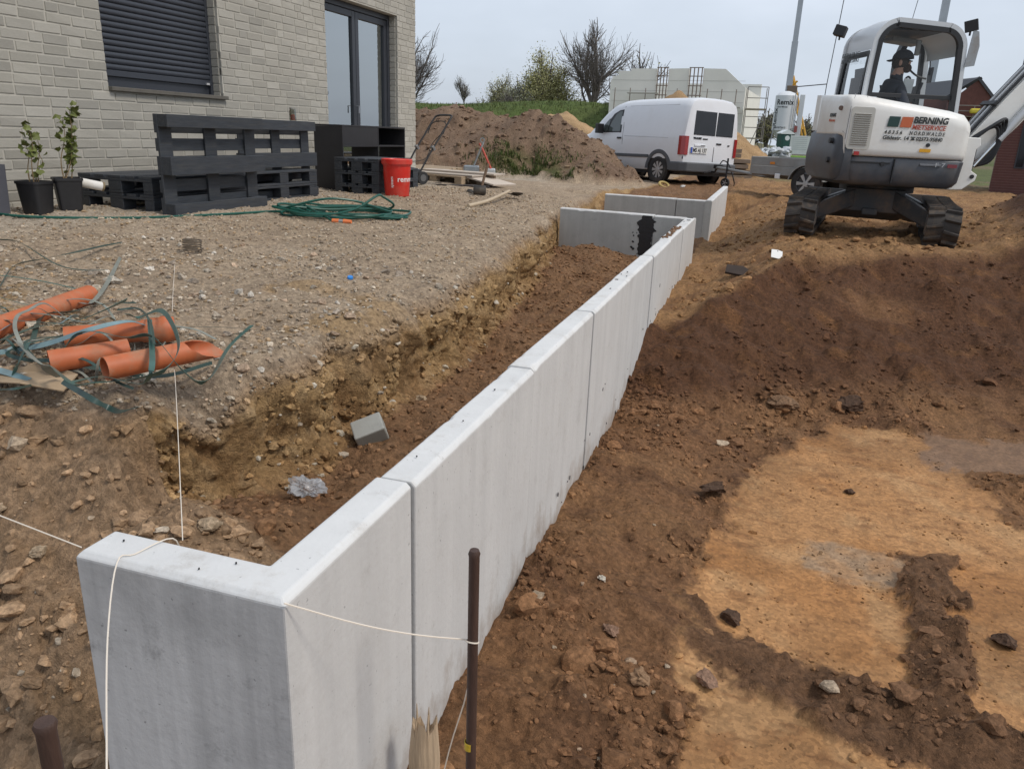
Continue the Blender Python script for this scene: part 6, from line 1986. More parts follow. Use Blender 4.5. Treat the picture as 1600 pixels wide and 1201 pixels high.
    # panel seam, vent grille with slats
    mb = MB(); mb.tube(smooth_path([(-0.738, -0.797, 1.02), (-0.738, -0.803, 1.15), (-0.73, -0.795, 1.35), (-0.69, -0.74, 1.448), (-0.64, -0.6, 1.478)], 5), 0.0035, 5); mb.tube(smooth_path([(-0.55, -0.70, 1.468), (-0.57, -0.77, 1.42), (-0.585, -0.80, 1.33)], 5), 0.003, 5); mb.build('hood_seam', mat('seam_grey', (0.25, 0.25, 0.25), 0.6), U)
    GV = mat('vent_grey', (0.50, 0.49, 0.45), 0.5)
    mb = MB(); mb.prism([(x, y) for x, y in rrect(0.24, 0.42, 0.03, 4)], -0.006, 0.006, basis_matrix(Vector((-0.60, -0.808, 1.135)), Vector((1, 0, 0)), Vector((0, 0, 1)), Vector((0, -1, 0)))); vt = mb.build('vent_panel', GV, U)
    sl = None
    for k in range(15):
        z = 0.975 + k * 0.0215
        if sl is None:
            mb = MB(); mb.box((0, 0, 0), (0.17, 0.012, 0.010), (0.5, 0, 0)); sl = mb.build('vent_slat', mat('vent_slat', (0.36, 0.355, 0.33), 0.5), vt, loc=(-0.60, -0.817, z))
        else: share('vent_slat', sl, vt, (-0.60, -0.817, z))
    def plate(c, w, h, m, nm='reflector', t=0.004):
        mb = MB(); mb.box(c, (w, t, h)); return mb.build(nm, m, U)
    plate((0.10, -0.818, 0.945), 0.115, 0.034, mat('amber_reflector', (0.70, 0.36, 0.02), 0.4)); plate((-0.60, -0.817, 0.885), 0.055, 0.038, mat('red_reflector', (0.38, 0.03, 0.03), 0.4))
    mb = MB(); mb.tube([(0.12, -0.80, 1.0), (0.12, -0.822, 1.0)], 0.020, 16); mb.build('hood_lock', BK, U, smooth=40)
    mb = MB(); mb.tube([(-0.77, -0.66, 1.33), (-0.798, -0.68, 1.33)], 0.024, 16); mb.build('filler_cap', mat('cap_bronze', (0.16, 0.11, 0.09), 0.5), U, smooth=40)
    # print
    PG = mat('print_dark_green', (0.018, 0.055, 0.052), 0.5); PO = mat('print_orange', (0.55, 0.135, 0.055), 0.5); PD = mat('print_anthracite', (0.035, 0.04, 0.042), 0.5); PR = mat('print_red', (0.42, 0.07, 0.045), 0.5); PW = mat('print_grey', (0.42, 0.44, 0.46), 0.5)
    yf = -0.8195
    def tx(t_, u, z, size, m, w=None, bold=0.0, shear=0.0, spacing=1.0):
        return lettering(t_, size, m, U, basis_matrix(Vector((u, yf, z)), Vector((1, 0, 0)), Vector((0, 0.01, 1)).normalized(), Vector((0, -1, 0))), bold, shear, spacing, 0.001, 'lettering', w)
    def sq(u, m):
        mb = MB(); mb.add([(u, yf, 1.165), (u + 0.115, yf, 1.165), (u + 0.127, yf, 1.268), (u + 0.012, yf, 1.268)], [(0, 1, 2, 3)])
        o = mb.build('logo_square', m, U); md = o.modifiers.new('s', 'SOLIDIFY'); md.thickness = 0.002; md.offset = 1 if False else 0
    sq(-0.34, PG); sq(-0.208, PO)
    tx('BERNING', -0.075, 1.212, 0.088, PD, 0.355, 0.0035, 0.12); tx('MIETSERVICE', -0.077, 1.150, 0.066, PR, 0.345, 0.0012, 0.12)
    tx('4 8 3 5 6', -0.355, 1.095, 0.050, PD, 0.185, 0.0012, 0.15); tx('N O R D W A L D E', -0.095, 1.095, 0.050, PD, 0.365, 0.0012, 0.15); tx('Gildestr. 14', -0.36, 1.040, 0.052, PD, 0.27, 0.0014, 0.1); tx('02573-95840', -0.015, 1.040, 0.052, PD, 0.27, 0.0014, 0.1)
    # little telephone sign
    mb = MB(); mb.prism([(-.018, 0), (.018, 0), (.018, .012), (.010, .024), (-.010, .024), (-.018, .012)], 0, 0.0012, basis_matrix(Vector((-0.050, yf, 1.040)), Vector((1, 0, 0)), Vector((0, 0, 1)), Vector((0, -1, 0)))); mb.box((-0.050, yf - .0006, 1.071), (0.050, 0.0012, 0.010)); mb.build('telephone_sign', PD, U)
    tx('F 7', 0.24, 0.785, 0.062, PW, 0.10)
    plate((0.42, yf + 0.012, 0.80), 0.10, 0.035, mat('print_dull_red', (0.20, 0.04, 0.05), 0.5), 'model_stripe', 0.006)
    lettering('BERNING', 0.05, PD, U, basis_matrix(Vector((-0.802, -0.40, 1.245)), Vector((0.06, -0.998, 0)).normalized(), Vector((0, 0, 1)), Vector((-0.998, -0.06, 0)).normalized()), 0.0015, 0.1, 1.0, 0.001, 'rear_lettering', 0.16)
    lettering('Mietservice', 0.04, PO, U, basis_matrix(Vector((-0.804, -0.40, 1.195)), Vector((0.06, -0.998, 0)).normalized(), Vector((0, 0, 1)), Vector((-0.998, -0.06, 0)).normalized()), 0.0008, 0.1, 1.0, 0.001, 'rear_lettering', 0.16)
    # front plate with boom pin
    mb = MB(); mb.prism([(0.50, 0.55), (0.66, 0.56), (0.78, 0.66), (0.79, 0.72), (0.72, 0.76), (0.72, 0.98), (0.76, 1.02), (0.74, 1.10), (0.60, 1.10), (0.60, 0.85)], -0.03, 0.03, basis_matrix(Vector((0, -0.60, 0)), Vector((1, 0, 0)), Vector((0, 0, 1)), Vector((0, -1, 0))))
    mb.build('swing_bracket', W, U, bevel=0.008)
    mb = MB(); mb.tube([(0.735, -0.55, 0.70), (0.735, -0.64, 0.70)], 0.022, 14); mb.build('bracket_pin', BK, U, smooth=40)
    mb = MB(); mb.box((0.72, -0.1, 0.86), (0.22, 0.7, 0.40)); mb.build('swing_post', DK, U, bevel=0.03)
    # ---- cab
    cu0, cu1, cv0, cv1, cz0, cz1 = -0.40, 0.64, -0.16, 0.72, 1.18, 2.26
    CB = bpy.data.objects.new('cab', None); COL.objects.link(CB); CB.parent = U
    def side_loop(v, ins=0.0, drop=0.0):
        """arched side opening, bottom open at front: list in (u, z)"""
        r = 0.24 - ins
        P = [(cu0 + 0.01 + ins, cz0 + 0.02 + ins)]
        P += [(cu0 + 0.015 + ins, cz1 - 0.6)]
        for k in range(8):
            a = PI - PI / 2 * k / 7; P.append((cu0 + 0.03 + ins + r + r * math.cos(a), cz1 - ins - r + r * math.sin(a)))
        for k in range(8):
            a = PI / 2 - PI / 2 * k / 7; P.append((cu1 - 0.06 - ins - r + r * math.cos(a), cz1 - 0.03 - ins - r + r * math.sin(a)))
        P += [(cu1 - 0.03 - ins, cz1 - 0.6), (cu1 + 0.01 - ins, cz0 - 0.12 + ins)]
        return [(u, v, z) for u, z in P]
    for v, nm in ((cv0, 'near_side_frame'), (cv1, 'far_side_frame')):
        mb = MB(); mb.tube(smooth_path(side_loop(v), 3), 1.0, flat=(0.042, 0.055)); mb.build(nm, SV, CB, smooth=50)
        mb = MB(); mb.tube(smooth_path(side_loop(v + (0.012 if v > 0 else -0.004), 0.045), 3), 1.0, flat=(0.05, 0.05)); mb.build('window_seal', BK, CB, smooth=50)
        if v == cv0:
            pts = side_loop(v, 0.05)
            mb = MB(); n = len(pts); mb.add(pts, [tuple(range(n))]); mb.build('side_pane', GL, CB)
    mb = MB(); mb.box2((cu0 + .02, -0.05, 0.80), (cu1 - .02, cv1 + .02, cz0 + .02)); mb.build('cab_floor', BK, CB, bevel=.02)
    # belt rail on the near side, mid pillars of the far side with the door
    mb = MB(); mb.box((0.12, cv0 + 0.005, 1.505), (1.0, 0.035, 0.045)); mb.build('belt_rail', BK, CB, bevel=0.006)
    for (uu, w_) in ((0.24, 0.115),):
        mb = MB(); mb.tube(smooth_path([(uu + 0.02, cv1 - 0.03, 1.15), (uu, cv1 - 0.03, 1.7), (uu - 0.0, cv1 - 0.03, 1.95), (uu + 0.05, cv1 - 0.04, 2.16)], 4), 1.0, flat=(w_, 0.06)); mb.build('door_pillar', BK, CB, smooth=50)
    mb = MB(); mb.box((0.12, cv1 - 0.02, 1.40), (1.0, 0.03, 0.10)); mb.build('door_sill', BK, CB, bevel=0.006)
    # rear wall with its window
    def rear(u, ins):
        return [(u + 0.0, cv0 + 0.05 + ins, cz0 + 0.12 + ins), (u + 0.0, cv1 - 0.05 - ins, cz0 + 0.12 + ins), (u + 0.035, cv1 - 0.05 - ins, cz1 - 0.30 - ins), (u + 0.035, cv0 + 0.05 + ins, cz1 - 0.30 - ins)]
    mb = MB(); mb.loft([[Vector(p) for p in rear(cu0 - 0.03, 0.0)], [Vector(p) for p in rear(cu0 - 0.03, 0.055)], [Vector(p) for p in rear(cu0 + 0.0, 0.055)], [Vector(p) for p in rear(cu0 + 0.0, 0.0)]], cap=False); mb.build('rear_window_frame', BK, CB)
    mb = MB(); mb.add(rear(cu0 - 0.015, 0.05), [(0, 1, 2, 3)]); mb.build('rear_pane', GL, CB)
    mb = MB(); mb.box((cu0 - 0.01, (cv0 + cv1) / 2, cz0 + 0.05), (0.05, cv1 - cv0, 0.14)); mb.build('rear_panel', SV, CB, bevel=.01)
    mb = MB(); mb.box((cu0 - 0.045, 0.55, cz0 + 0.09), (0.02, 0.18, 0.06)); mb.build('rear_light', mat('amber_lamp', (0.6, 0.32, 0.04), 0.4), CB, bevel=.005)
    # roof
    secs = []
    for v in (cv0 + 0.03, (cv0 + cv1) / 2, cv1 - 0.03):
        b = 0.02 if abs(v - (cv0 + cv1) / 2) < .01 else 0.0
        out = []
        P = side_loop(v, 0.0)[2:-2]
        top = [(u, v, z + 0.025 + b) for u, v, z in P]; bot = [(u, v, z - 0.05) for u, v, z in reversed(P)]
        secs.append(top + bot)
    mb = MB(); mb.loft(secs); mb.build('roof', SV, CB, smooth=50)
    mb = MB(); mb.box((0.11, (cv0 + cv1) / 2, cz1 - 0.075), (0.62, cv1 - cv0 - 0.12, 0.02)); mb.build('head_liner', BK, CB)
    # roof lettering strips on the rear edge
    for k, (vv, zz) in enumerate(((0.32, 1.99), (0.40, 1.925))):
        lettering(['BERNING', 'BERNING MIETSERVICE'][k], 0.06, PD, CB, basis_matrix(Vector((cu0 - 0.036, cv1 - 0.10, zz - 0.06)), Vector((0, -1, 0)), Vector((0.05, 0, 1)).normalized(), Vector((-1, 0, 0))), 0.001, 0.0, 1.0, 0.001, 'rear_lettering', 0.6)
    # lamps on the roof
    for (u, v, yaw, nm) in ((cu0 - 0.06, cv1 + 0.05, 2.6, 'work_lamp'), (cu1 - 0.02, cv0 + 0.02, -0.5, 'work_lamp')):
        mb = MB(); mb.tube([(u, v, 2.14), (u + 0.0, v, 2.20)], 0.012, 6); mb.box((0, 0, 0), (0.13, 0.11, 0.115), None, Matrix.Translation((u, v, 2.24)) @ Euler((0.1, -0.25, yaw)).to_matrix().to_4x4()); mb.build(nm, BK, CB, bevel=0.018)
    mb = MB(); mb.prism([(-0.05, -0.22), (0.055, -0.20), (0.065, 0.0), (0.03, 0.14), (-0.03, 0.16)], -0.004, 0.004, basis_matrix(Vector((cu1 + 0.02, cv0 - 0.03, 2.04)), Vector((1, 0, 0)), Vector((0, 0, 1)), Vector((0, -1, 0)))); mb.build('lamp_bracket', ST, CB)
    # inside: seat, controls, cable
    DKI = mat('cab_inside', (0.035, 0.035, 0.038), 0.7)
    mb = MB(); mb.loft([[(x + 0.0, y + 0.28, z) for x, y in rrect(0.46, 0.46, 0.1, 4)] for z in (1.28, 1.44)]); mb.build('seat', DKI, CB, smooth=50)
    mb = MB(); mb.loft([[(-0.26 - 0.10 * t, y + 0.28, z) if False else (-0.24 - 0.10 * (z - 1.4) + x * 0.22, y + 0.28, z) for x, y in rrect(0.40, 0.42, 0.1, 4)] for z, t in ((1.40, 0), (1.75, .5), (1.80, .6))]); mb.build('seat_back', DKI, CB, smooth=50)
    mb = MB(); mb.loft([[(-0.31 + x * 0.3, y * 0.75 + 0.33, z) for x, y in rrect(0.34, 0.34, 0.08, 4)] for z in (1.42, 1.50, 1.66, 1.70)]); mb.build('head_rest', mat('brown_seat', (0.060, 0.042, 0.034), 0.7), CB, smooth=50)
    mb = MB(); mb.box((0.14, 0.02, 1.62), (0.115, 0.012, 0.15), (0, 0.06, 0.1)); mb.build('paper_sheet', mat('paper_sheet', (0.78, 0.79, 0.78), 0.6), CB)
    for k in (-1, 1):
        mb = MB(); mb.tube(smooth_path([(0.22, 0.28 + 0.27 * k, 1.35), (0.25, 0.28 + 0.27 * k, 1.52), (0.29, 0.28 + 0.25 * k, 1.66)], 4), [0.014] * 6 + [0.022] * 3, 8); mb.build('control_lever', DKI, CB, smooth=True)
    mb = MB(); mb.tube(smooth_path([(0.28, cv1 - 0.06, 2.02), (0.36, cv1 - 0.07, 1.87), (0.48, cv1 - 0.07, 1.78), (0.60, cv1 - 0.07, 1.75)], 5), 0.012, 6); mb.build('cable', BK, CB, smooth=True)
    mb = MB(); mb.tube(smooth_path([(0.40, 0.6, 1.42), (0.40, 0.6, 1.70), (0.37, 0.6, 1.76), (0.34, 0.6, 1.74)], 4), 0.012, 6); mb.build('grab_rail', BK, CB, smooth=True)
    mb = MB(); mb.box((0.12, 0.35, 2.11), (0.34, 0.26, 0.05), (0, 0.1, 0)); mb.box((0.18, 0.05, 2.02), (0.05, 0.04, 0.16)); mb.build('sun_visor', mat('visor_beige', (0.28, 0.27, 0.25), 0.6), CB, bevel=0.01)
    mb = MB(); mb.tube([(0.62, cv1 + 0.02, 2.08), (0.66, cv1 + 0.03, 1.9), (0.66, cv1 + 0.03, 1.80)], 0.008, 6); mb.box((0.68, cv1 + 0.03, 1.80), (0.02, 0.10, 0.17)); mb.build('mirror', BK, CB)
    mb = MB(); mb.box((0.45, cv1 - 0.1, 1.52), (0.06, 0.05, 0.09)); mb.build('switch_box', BK, CB, bevel=.005)
    # ---- boom going up to the right, hoses along its top
    B = bpy.data.objects.new('boom', None); COL.objects.link(B); B.parent = U
    def brect(c, d, up, w, h): return [tuple(c + d * 0 + s * (w / 2) * a + up * (h / 2) * b) for (a, b) in ((-1, -1), (1, -1), (1, 1), (-1, 1)) for s in (Vector((0, 1, 0)),)]
    path = [(0.78, 0.88, 0.16), (0.92, 1.02, 0.30), (1.16, 1.34, 0.33), (1.62, 1.98, 0.30), (2.02, 2.42, 0.28), (2.6, 2.62, 0.24), (3.3, 2.45, 0.18)]
    rings = []
    for i, (u, z, h) in enumerate(path):
        p = Vector((u, -0.16, z)); q = Vector((path[min(i + 1, 6)][0], -0.16, path[min(i + 1, 6)][1])) - Vector((path[max(i - 1, 0)][0], -0.16, path[max(i - 1, 0)][1]))
        q.normalize(); up = Vector((-q.z, 0, q.x))
        rings.append(brect(p, q, up, 0.22, h))
    mb = MB(); mb.loft(rings); mb.build('boom_beam', W, B, bevel=0.012)
    LG = mat('boom_pipe_grey', (0.50, 0.51, 0.52), 0.4, 0.3)
    for k in range(5):
        off = 0.20 + 0.0; vv = -0.26 + 0.05 * k
        pp = []
        for i, (u, z, h) in enumerate(path[1:6], 1):
            q = Vector((path[i + 1][0] - path[i - 1][0], 0, path[i + 1][1] - path[i - 1][1])).normalized(); up = Vector((-q.z, 0, q.x))
            pp.append(Vector((u, vv, z)) + up * (h / 2 + 0.03 + 0.012 * (k % 2)))
        mb = MB(); mb.tube(smooth_path(pp, 4), 0.016, 7); mb.build('hydraulic_pipe', LG if k % 2 else BK, B, smooth=True)
    for i in (2, 3):
        u, z, h = path[i]; q = Vector((path[i + 1][0] - path[i - 1][0], 0, path[i + 1][1] - path[i - 1][1])).normalized(); up = Vector((-q.z, 0, q.x))
        mb = MB(); c = Vector((u, -0.16, z)) + up * (h / 2 + 0.055); mb.box(c, (0.05, 0.30, 0.035), (0, -math.atan2(q.z, q.x), 0)); mb.build('pipe_clip', BK, B, bevel=.004)
    # cylinder along the near flank and hoses by the pin
    mb = MB(); mb.tube([(0.88, -0.33, 0.80), (1.10, -0.33, 1.12)], 0.022, 12); mb.build('cylinder_rod', mat('chrome', (0.7, 0.7, 0.7), 0.15, 1.0), B, smooth=True)
    mb = MB(); mb.tube([(1.08, -0.33, 1.09), (1.66, -0.30, 1.92)], 0.045, 14); mb.build('boom_cylinder', LG, B, smooth=40)
    for k in range(4):
        mb = MB(); mb.tube(smooth_path([(0.70, -0.3 - 0.03 * k, 1.0), (0.86 + 0.03 * k, -0.38 - 0.02 * k, 1.16 + 0.03 * k), (1.02 + 0.03 * k, -0.36, 1.22 + 0.02 * k), (1.06, -0.34, 1.02 - 0.04 * k), (0.90, -0.3, 0.80)], 6), 0.018, 7); mb.build('hose', BK, B, smooth=True)
    mb = MB(); mb.tube([(0.74, -0.42, 0.94), (0.74, 0.1, 0.94)], 0.05, 16); mb.tube([(0.74, -0.45, 0.94), (0.74, -0.42, 0.94)], 0.028, 14); mb.build('boom_pin', ST, B, smooth=40)
    mb = MB(); mb.box((1.45, -0.275, 1.90), (0.12, 0.006, 0.05), (0, -0.95, 0)); mb.build('warning_sticker', mat('orange_sticker', (0.75, 0.36, 0.05), 0.5), B)
    return E, U


EXC, EXC_U = excavator()


# ------------------------------------------------------------------ the operator, seated, turned to the right
def operator():
    bpy.context.view_layer.update()
    M = EXC_U.matrix_world
    t = thing('person', 'person in dark jacket and dark cap seated in the excavator cab', 'person', tuple(M @ Vector((-0.02, 0.10, 1.04))), 0)
    t.rotation_euler = (0, 0, M.to_euler().z); t.scale = (1.16, 1.16, 1.16)
    # skeleton in upper-structure axes: x forward (right in view), y left (away)
    V = [(0.0, 0, 0.08), (-0.02, 0, 0.26), (0.00, 0, 0.44), (0.04, -0.01, 0.555), (0.055, -0.015, 0.615),       # pelvis, waist, chest, neck base, neck
         (0.03, -0.17, 0.47), (0.10, -0.25, 0.26), (0.30, -0.22, 0.20), (0.36, -0.20, 0.20),                      # near arm
         (0.03, 0.17, 0.47), (0.12, 0.25, 0.26), (0.32, 0.22, 0.22), (0.38, 0.20, 0.22),                          # far arm
         (0.14, -0.11, 0.07), (0.46, -0.13, 0.10), (0.50, -0.13, -0.28), (0.60, -0.13, -0.32),                    # near leg
         (0.14, 0.11, 0.07), (0.46, 0.13, 0.10), (0.50, 0.13, -0.28), (0.60, 0.13, -0.32),
         (0.07, -0.02, 0.68), (0.085, -0.025, 0.76)]
    Ed = [(0, 1), (1, 2), (2, 3), (3, 4), (2, 5), (5, 6), (6, 7), (7, 8), (2, 9), (9, 10), (10, 11), (11, 12), (0, 13), (13, 14), (14, 15), (15, 16), (0, 17), (17, 18), (18, 19), (19, 20), (4, 21), (21, 22)]
    Rr = [(.15, .17), (.13, .165), (.135, .19), (.085, .11), (.058, .06), (.075, .08), (.055, .058), (.042, .04), (.04, .045), (.075, .08), (.055, .058), (.042, .04), (.04, .045), (.09, .09), (.07, .07), (.055, .055), (.05, .045), (.09, .09), (.07, .07), (.055, .055), (.05, .045), (.088, .076), (.09, .08)]
    me = bpy.data.meshes.new('body'); me.from_pydata(V, Ed, [])
    o = bpy.data.objects.new('body', me); COL.objects.link(o)
    md = o.modifiers.new('skin', 'SKIN'); md.use_smooth_shade = True
    for i, r in enumerate(Rr): me.skin_vertices[0].data[i].radius = (r[0] * 0.78, r[1] * 0.78)
    me.skin_vertices[0].data[0].use_root = True
    sb = o.modifiers.new('sub', 'SUBSURF'); sb.levels = 2; sb.render_levels = 2
    dg = bpy.context.evaluated_depsgraph_get(); dg.update()
    m2 = bpy.data.meshes.new_from_object(o.evaluated_get(dg)); bpy.data.objects.remove(o)
    jacket = mat('navy_jacket', (0.030, 0.036, 0.050), 0.8, var=0.25, vscale=9, bump=0.006, bscale=14); skin = mat('skin', (0.52, 0.29, 0.21), 0.55, var=0.1, vscale=20); trous = mat('work_trousers', (0.035, 0.036, 0.042), 0.85)
    m2.materials.clear()
    for q in (jacket, skin, trous): m2.materials.append(q)
    # pull out the nose and brow of the face, which looks to the right and a little to the camera
    fd = Vector((0.78, -0.62, 0)).normalized(); hc = Vector((0.08, -0.022, 0.715))
    for v in m2.vertices:
        d = v.co - hc
        if v.co.z > 0.62:
            s_ = d.dot(fd); lat = abs(d.cross(fd).z)
            if s_ > 0.03 and lat < 0.02 and -0.03 < d.z < 0.015: v.co += fd * 0.024
            elif s_ > 0.03 and lat < 0.05 and d.z < -0.05: v.co += fd * 0.012
    for p in m2.polygons:
        c = p.center; p.use_smooth = True
        p.material_index = 1 if (c.z > 0.60 or c.x > 0.345 and c.z > 0.15 and c.x < 0.45 and abs(c.y) > .15) else (2 if c.z < 0.12 else 0)
    body = link_mesh('body', m2, None, t)
    # beard, hair and cap (worn backwards), eyes
    def blob(nm, c, sx, sy, sz, m, cut=None):
        bm = bmesh.new(); bmesh.ops.create_uvsphere(bm, u_segments=20, v_segments=14, radius=1.0)
        if cut is not None: bmesh.ops.bisect_plane(bm, geom=bm.verts[:] + bm.edges[:] + bm.faces[:], plane_co=(0, 0, cut), plane_no=(0, 0, 1), clear_inner=True)
        me = bpy.data.meshes.new(nm); bm.to_mesh(me); bm.free()
        for p in me.polygons: p.use_smooth = True
        o = link_mesh(nm, me, m, t); o.scale = (sx, sy, sz); o.location = c; o.rotation_euler = (0, 0, math.atan2(fd.y, fd.x)); return o
    cap_m = mat('dark_cap', (0.020, 0.022, 0.028), 0.85)
    blob('cap', hc + Vector((-0.004, 0.003, 0.030)), 0.098, 0.086, 0.086, cap_m, -0.02)
    mb = MB(); mb.prism([(-0.145, -.04), (-0.08, -.07), (-0.08, .07), (-0.145, .04)], -.005, .005); mb.build('cap_peak', cap_m, t, bevel=.003, loc=hc + Vector((0, 0, 0.03)), rot=(0, -0.12, math.atan2(fd.y, fd.x)))
    blob('hair', hc - fd * 0.018 + Vector((0, 0, -0.01)), 0.082, 0.080, 0.07, mat('brown_hair', (0.035, 0.022, 0.015), 0.8))
    blob('beard', hc + fd * 0.046 + Vector((0, 0, -0.058)), 0.042, 0.052, 0.042, mat('brown_beard', (0.075, 0.040, 0.024), 0.85, bump=.01, bscale=60))
    sd = Vector((-fd.y, fd.x, 0))
    for k in (-1, 1):
        blob('eye', hc + fd * 0.070 + sd * 0.028 * k + Vector((0, 0, 0.008)), 0.010, 0.013, 0.007, mat('eye_dark', (0.03, 0.02, 0.015), 0.3))
        blob('ear', hc + sd * 0.072 * k + Vector((0, 0, -0.012)), 0.016, 0.009, 0.027, skin)


operator()
# ------------------------------------------------------------------ delivery van and trailer
def wheel(parent, x, y, z, r, w, side, rim_m, tyre_m, spokes=9, name='wheel'):
    wo = bpy.data.objects.new(name, None); COL.objects.link(wo); wo.parent = parent; wo.location = (x, y, z)
    M = Matrix.Rotation(-PI / 2 * side, 4, 'X')
    mb = MB(); mb.lathe([(r * 0.60, -w / 2), (r * 0.93, -w / 2), (r, -w / 2 + 0.03), (r, w / 2 - 0.03), (r * 0.95, w / 2 - 0.004), (r * 0.80, w / 2), (r * 0.62, w / 2 - 0.012), (r * 0.60, w / 2 - 0.03)], 36, M); mb.build('tyre', tyre_m, wo, smooth=50)
    mb = MB(); mb.lathe([(0, w / 2 - 0.045), (r * 0.58, w / 2 - 0.045), (r * 0.60, w / 2 - 0.012), (r * 0.63, w / 2 - 0.008)], 30, M)
    rim = mb.build('rim', mat('rim_dark', (0.05, 0.05, 0.055), 0.5), wo, smooth=40)
    mb = MB()
    for k in range(spokes):
        a = 2 * PI * k / spokes; c, s = math.cos(a), math.sin(a); c2, s2 = -s, c
        pts = [(c * r * 0.10 + c2 * r * 0.05, s * r * 0.10 + s2 * r * .05), (c * r * 0.10 - c2 * r * 0.05, s * r * .10 - s2 * r * .05), (c * r * 0.60 - c2 * r * 0.115, s * r * .60 - s2 * r * .115), (c * r * 0.60 + c2 * r * 0.115, s * r * .60 + s2 * r * .115)]
        mb.prism(pts, w / 2 - 0.03, w / 2 - 0.010, M)
    mb.lathe([(0, w / 2), (r * 0.16, w / 2 - 0.002), (r * 0.20, w / 2 - 0.03)], 18, M)
    mb.build('wheel_cover', rim_m, wo)
    return wo


def van():
    f = R_(90 + 49)
    fw = Vector((math.cos(f), math.sin(f), 0))
    org = Vector((-1.42, 19.6, -0.215))
    V = thing('delivery_van', 'white panel van with dark rear windows parked beyond the wall, half hidden by soil', 'van', tuple(org), f, rot=(R_(1.6), R_(0.6), f))
    W = mat('van_white', (0.73, 0.745, 0.775), 0.30, var=0.02, vscale=3, dirt=(0.45, 0.42, 0.38), dscale=1.6, damt=0.15, coat=0.3)
    G = mat('van_grey_plastic', (0.085, 0.090, 0.098), 0.6); K = mat('van_black', (0.014, 0.014, 0.016), 0.4); TY = mat('tyre_rubber', (0.022, 0.022, 0.023), 0.8, dirt=(0.15, 0.11, 0.08), damt=.4)
    GLD = mat('tinted_glass', (0.012, 0.013, 0.016), 0.10, spec=0.45, var=.5, vscale=2.0); GLS = mat('side_glass', (0.07, 0.085, 0.08), 0.06, spec=0.9)
    RIM = mat('wheel_cover_silver', (0.50, 0.51, 0.52), 0.35, 0.5)
    prof = [(0.80, 0.30), (0.87, 0.42), (0.895, 0.70), (0.90, 0.98), (0.89, 1.12), (0.84, 1.48), (0.785, 1.76), (0.73, 1.88), (0.60, 1.955), (0.30, 1.985), (0, 1.99)]
    def ring(x, Hx, k=1.0, zb=0.30):
        out = []
        for (y, z) in prof:
            zz = z if z < 0.98 else 0.98 + (z - 0.98) * (Hx - 0.98) / (1.99 - 0.98)
            zz = max(zz, zb); out.append((x, y * k, zz))
        return out + [(x, -y, z) for (x, y, z) in reversed(out[:-1])]
    rings = []
    for (x, Hx, k) in ((-0.03, 1.90, 0.90), (-0.012, 1.945, 0.955), (0.05, 1.975, 0.99), (0.16, 1.985, 1.0), (1.0, 2.0, 1.0), (2.0, 1.995, 1.0), (2.45, 1.975, 1.0), (2.8, 1.90, 1.0), (3.1, 1.73, 0.995), (3.4, 1.50, 0.99), (3.66, 1.28, 0.985), (3.78, 1.18, 0.98), (4.1, 1.08, 0.965), (4.38, 0.99, 0.93), (4.5, 0.985, 0.85)):
        rings.append(ring(x, Hx, k))
    mb = MB(); mb.loft(rings); body = mb.build('body', W, V, smooth=38)
    mb = MB(); mb.box2((0.1, -0.78, 0.22), (4.3, 0.78, 0.31)); mb.build('underbody', K, V)
    # side surface helper on the left, z -> y
    zs = [z for y, z in prof]; yv = [y for y, z in prof]
    def sy(z, k=1.0): return float(np.interp(z, zs, yv)) * k
    def spatch(pts, m, nm, off=0.006, parent=V):
        P = [(x, sy(z) + off, z) for x, z in pts]; Q = [(x, sy(z) - 0.01, z) for x, z in reversed(pts)]
        mb = MB(); n = len(P); mb.add(P + Q, [tuple(range(n))] + [(i, (i + 1) % n, n + (n - 1 - (i + 1) % n), n + (n - 1 - i)) for i in range(n)]); return mb.build(nm, m, parent)
    # cab door window, quarter light, door seams
    spatch([(2.30, 1.16), (3.05, 1.16), (2.92, 1.40), (2.72, 1.62), (2.52, 1.705), (2.36, 1.72)], K, 'window_surround', 0.004)
    spatch([(2.36, 1.19), (2.84, 1.19), (2.76, 1.42), (2.62, 1.61), (2.50, 1.672), (2.40, 1.682)], GLS, 'door_window', 0.008)
    spatch([(2.88, 1.19), (3.25, 1.15), (3.10, 1.30), (2.86, 1.50), (2.82, 1.45)], GLS, 'quarter_window', 0.008)
    for pts in ([(2.22, 0.40), (2.21, 0.98), (2.24, 1.30), (2.34, 1.80)],):
        mb = MB(); mb.tube([(x, sy(z) + 0.001, z) for x, z in pts], 0.006, 5); mb.build('door_seam', K, V)
    mb = MB(); mb.tube([(x, sy(1.80) + 0.002, 1.80) for x in (0.35, 2.15)], 0.005, 5); mb.build('roof_seam', mat('seam_white', (0.45, 0.46, 0.48), .5), V)
    mb = MB(); mb.tube([(x, sy(1.06) + 0.001, 1.06 + 0.02 * (x - 1)) for x in (0.5, 1.4, 2.15)], 0.005, 5); mb.build('side_crease', MATS['seam_white'], V)
    mb = MB(); mb.box((2.34, sy(1.03) + 0.014, 1.03), (0.16, 0.03, 0.04)); mb.build('door_handle', K, V, bevel=.008)
    mb = MB(); mb.box2((1.15, sy(.62) - 0.005, 0.585), (3.4, sy(.62) + 0.018, 0.655)); mb.build('rubbing_strip', G, V, bevel=.008)
    mb = MB(); mb.tube([(3.02, 0.84, 1.18), (3.02, 0.95, 1.20)], 0.03, 8); mb.box((3.05, 1.02, 1.25), (0.12, 0.20, 0.24)); mb.build('door_mirror', K, V, bevel=.03)
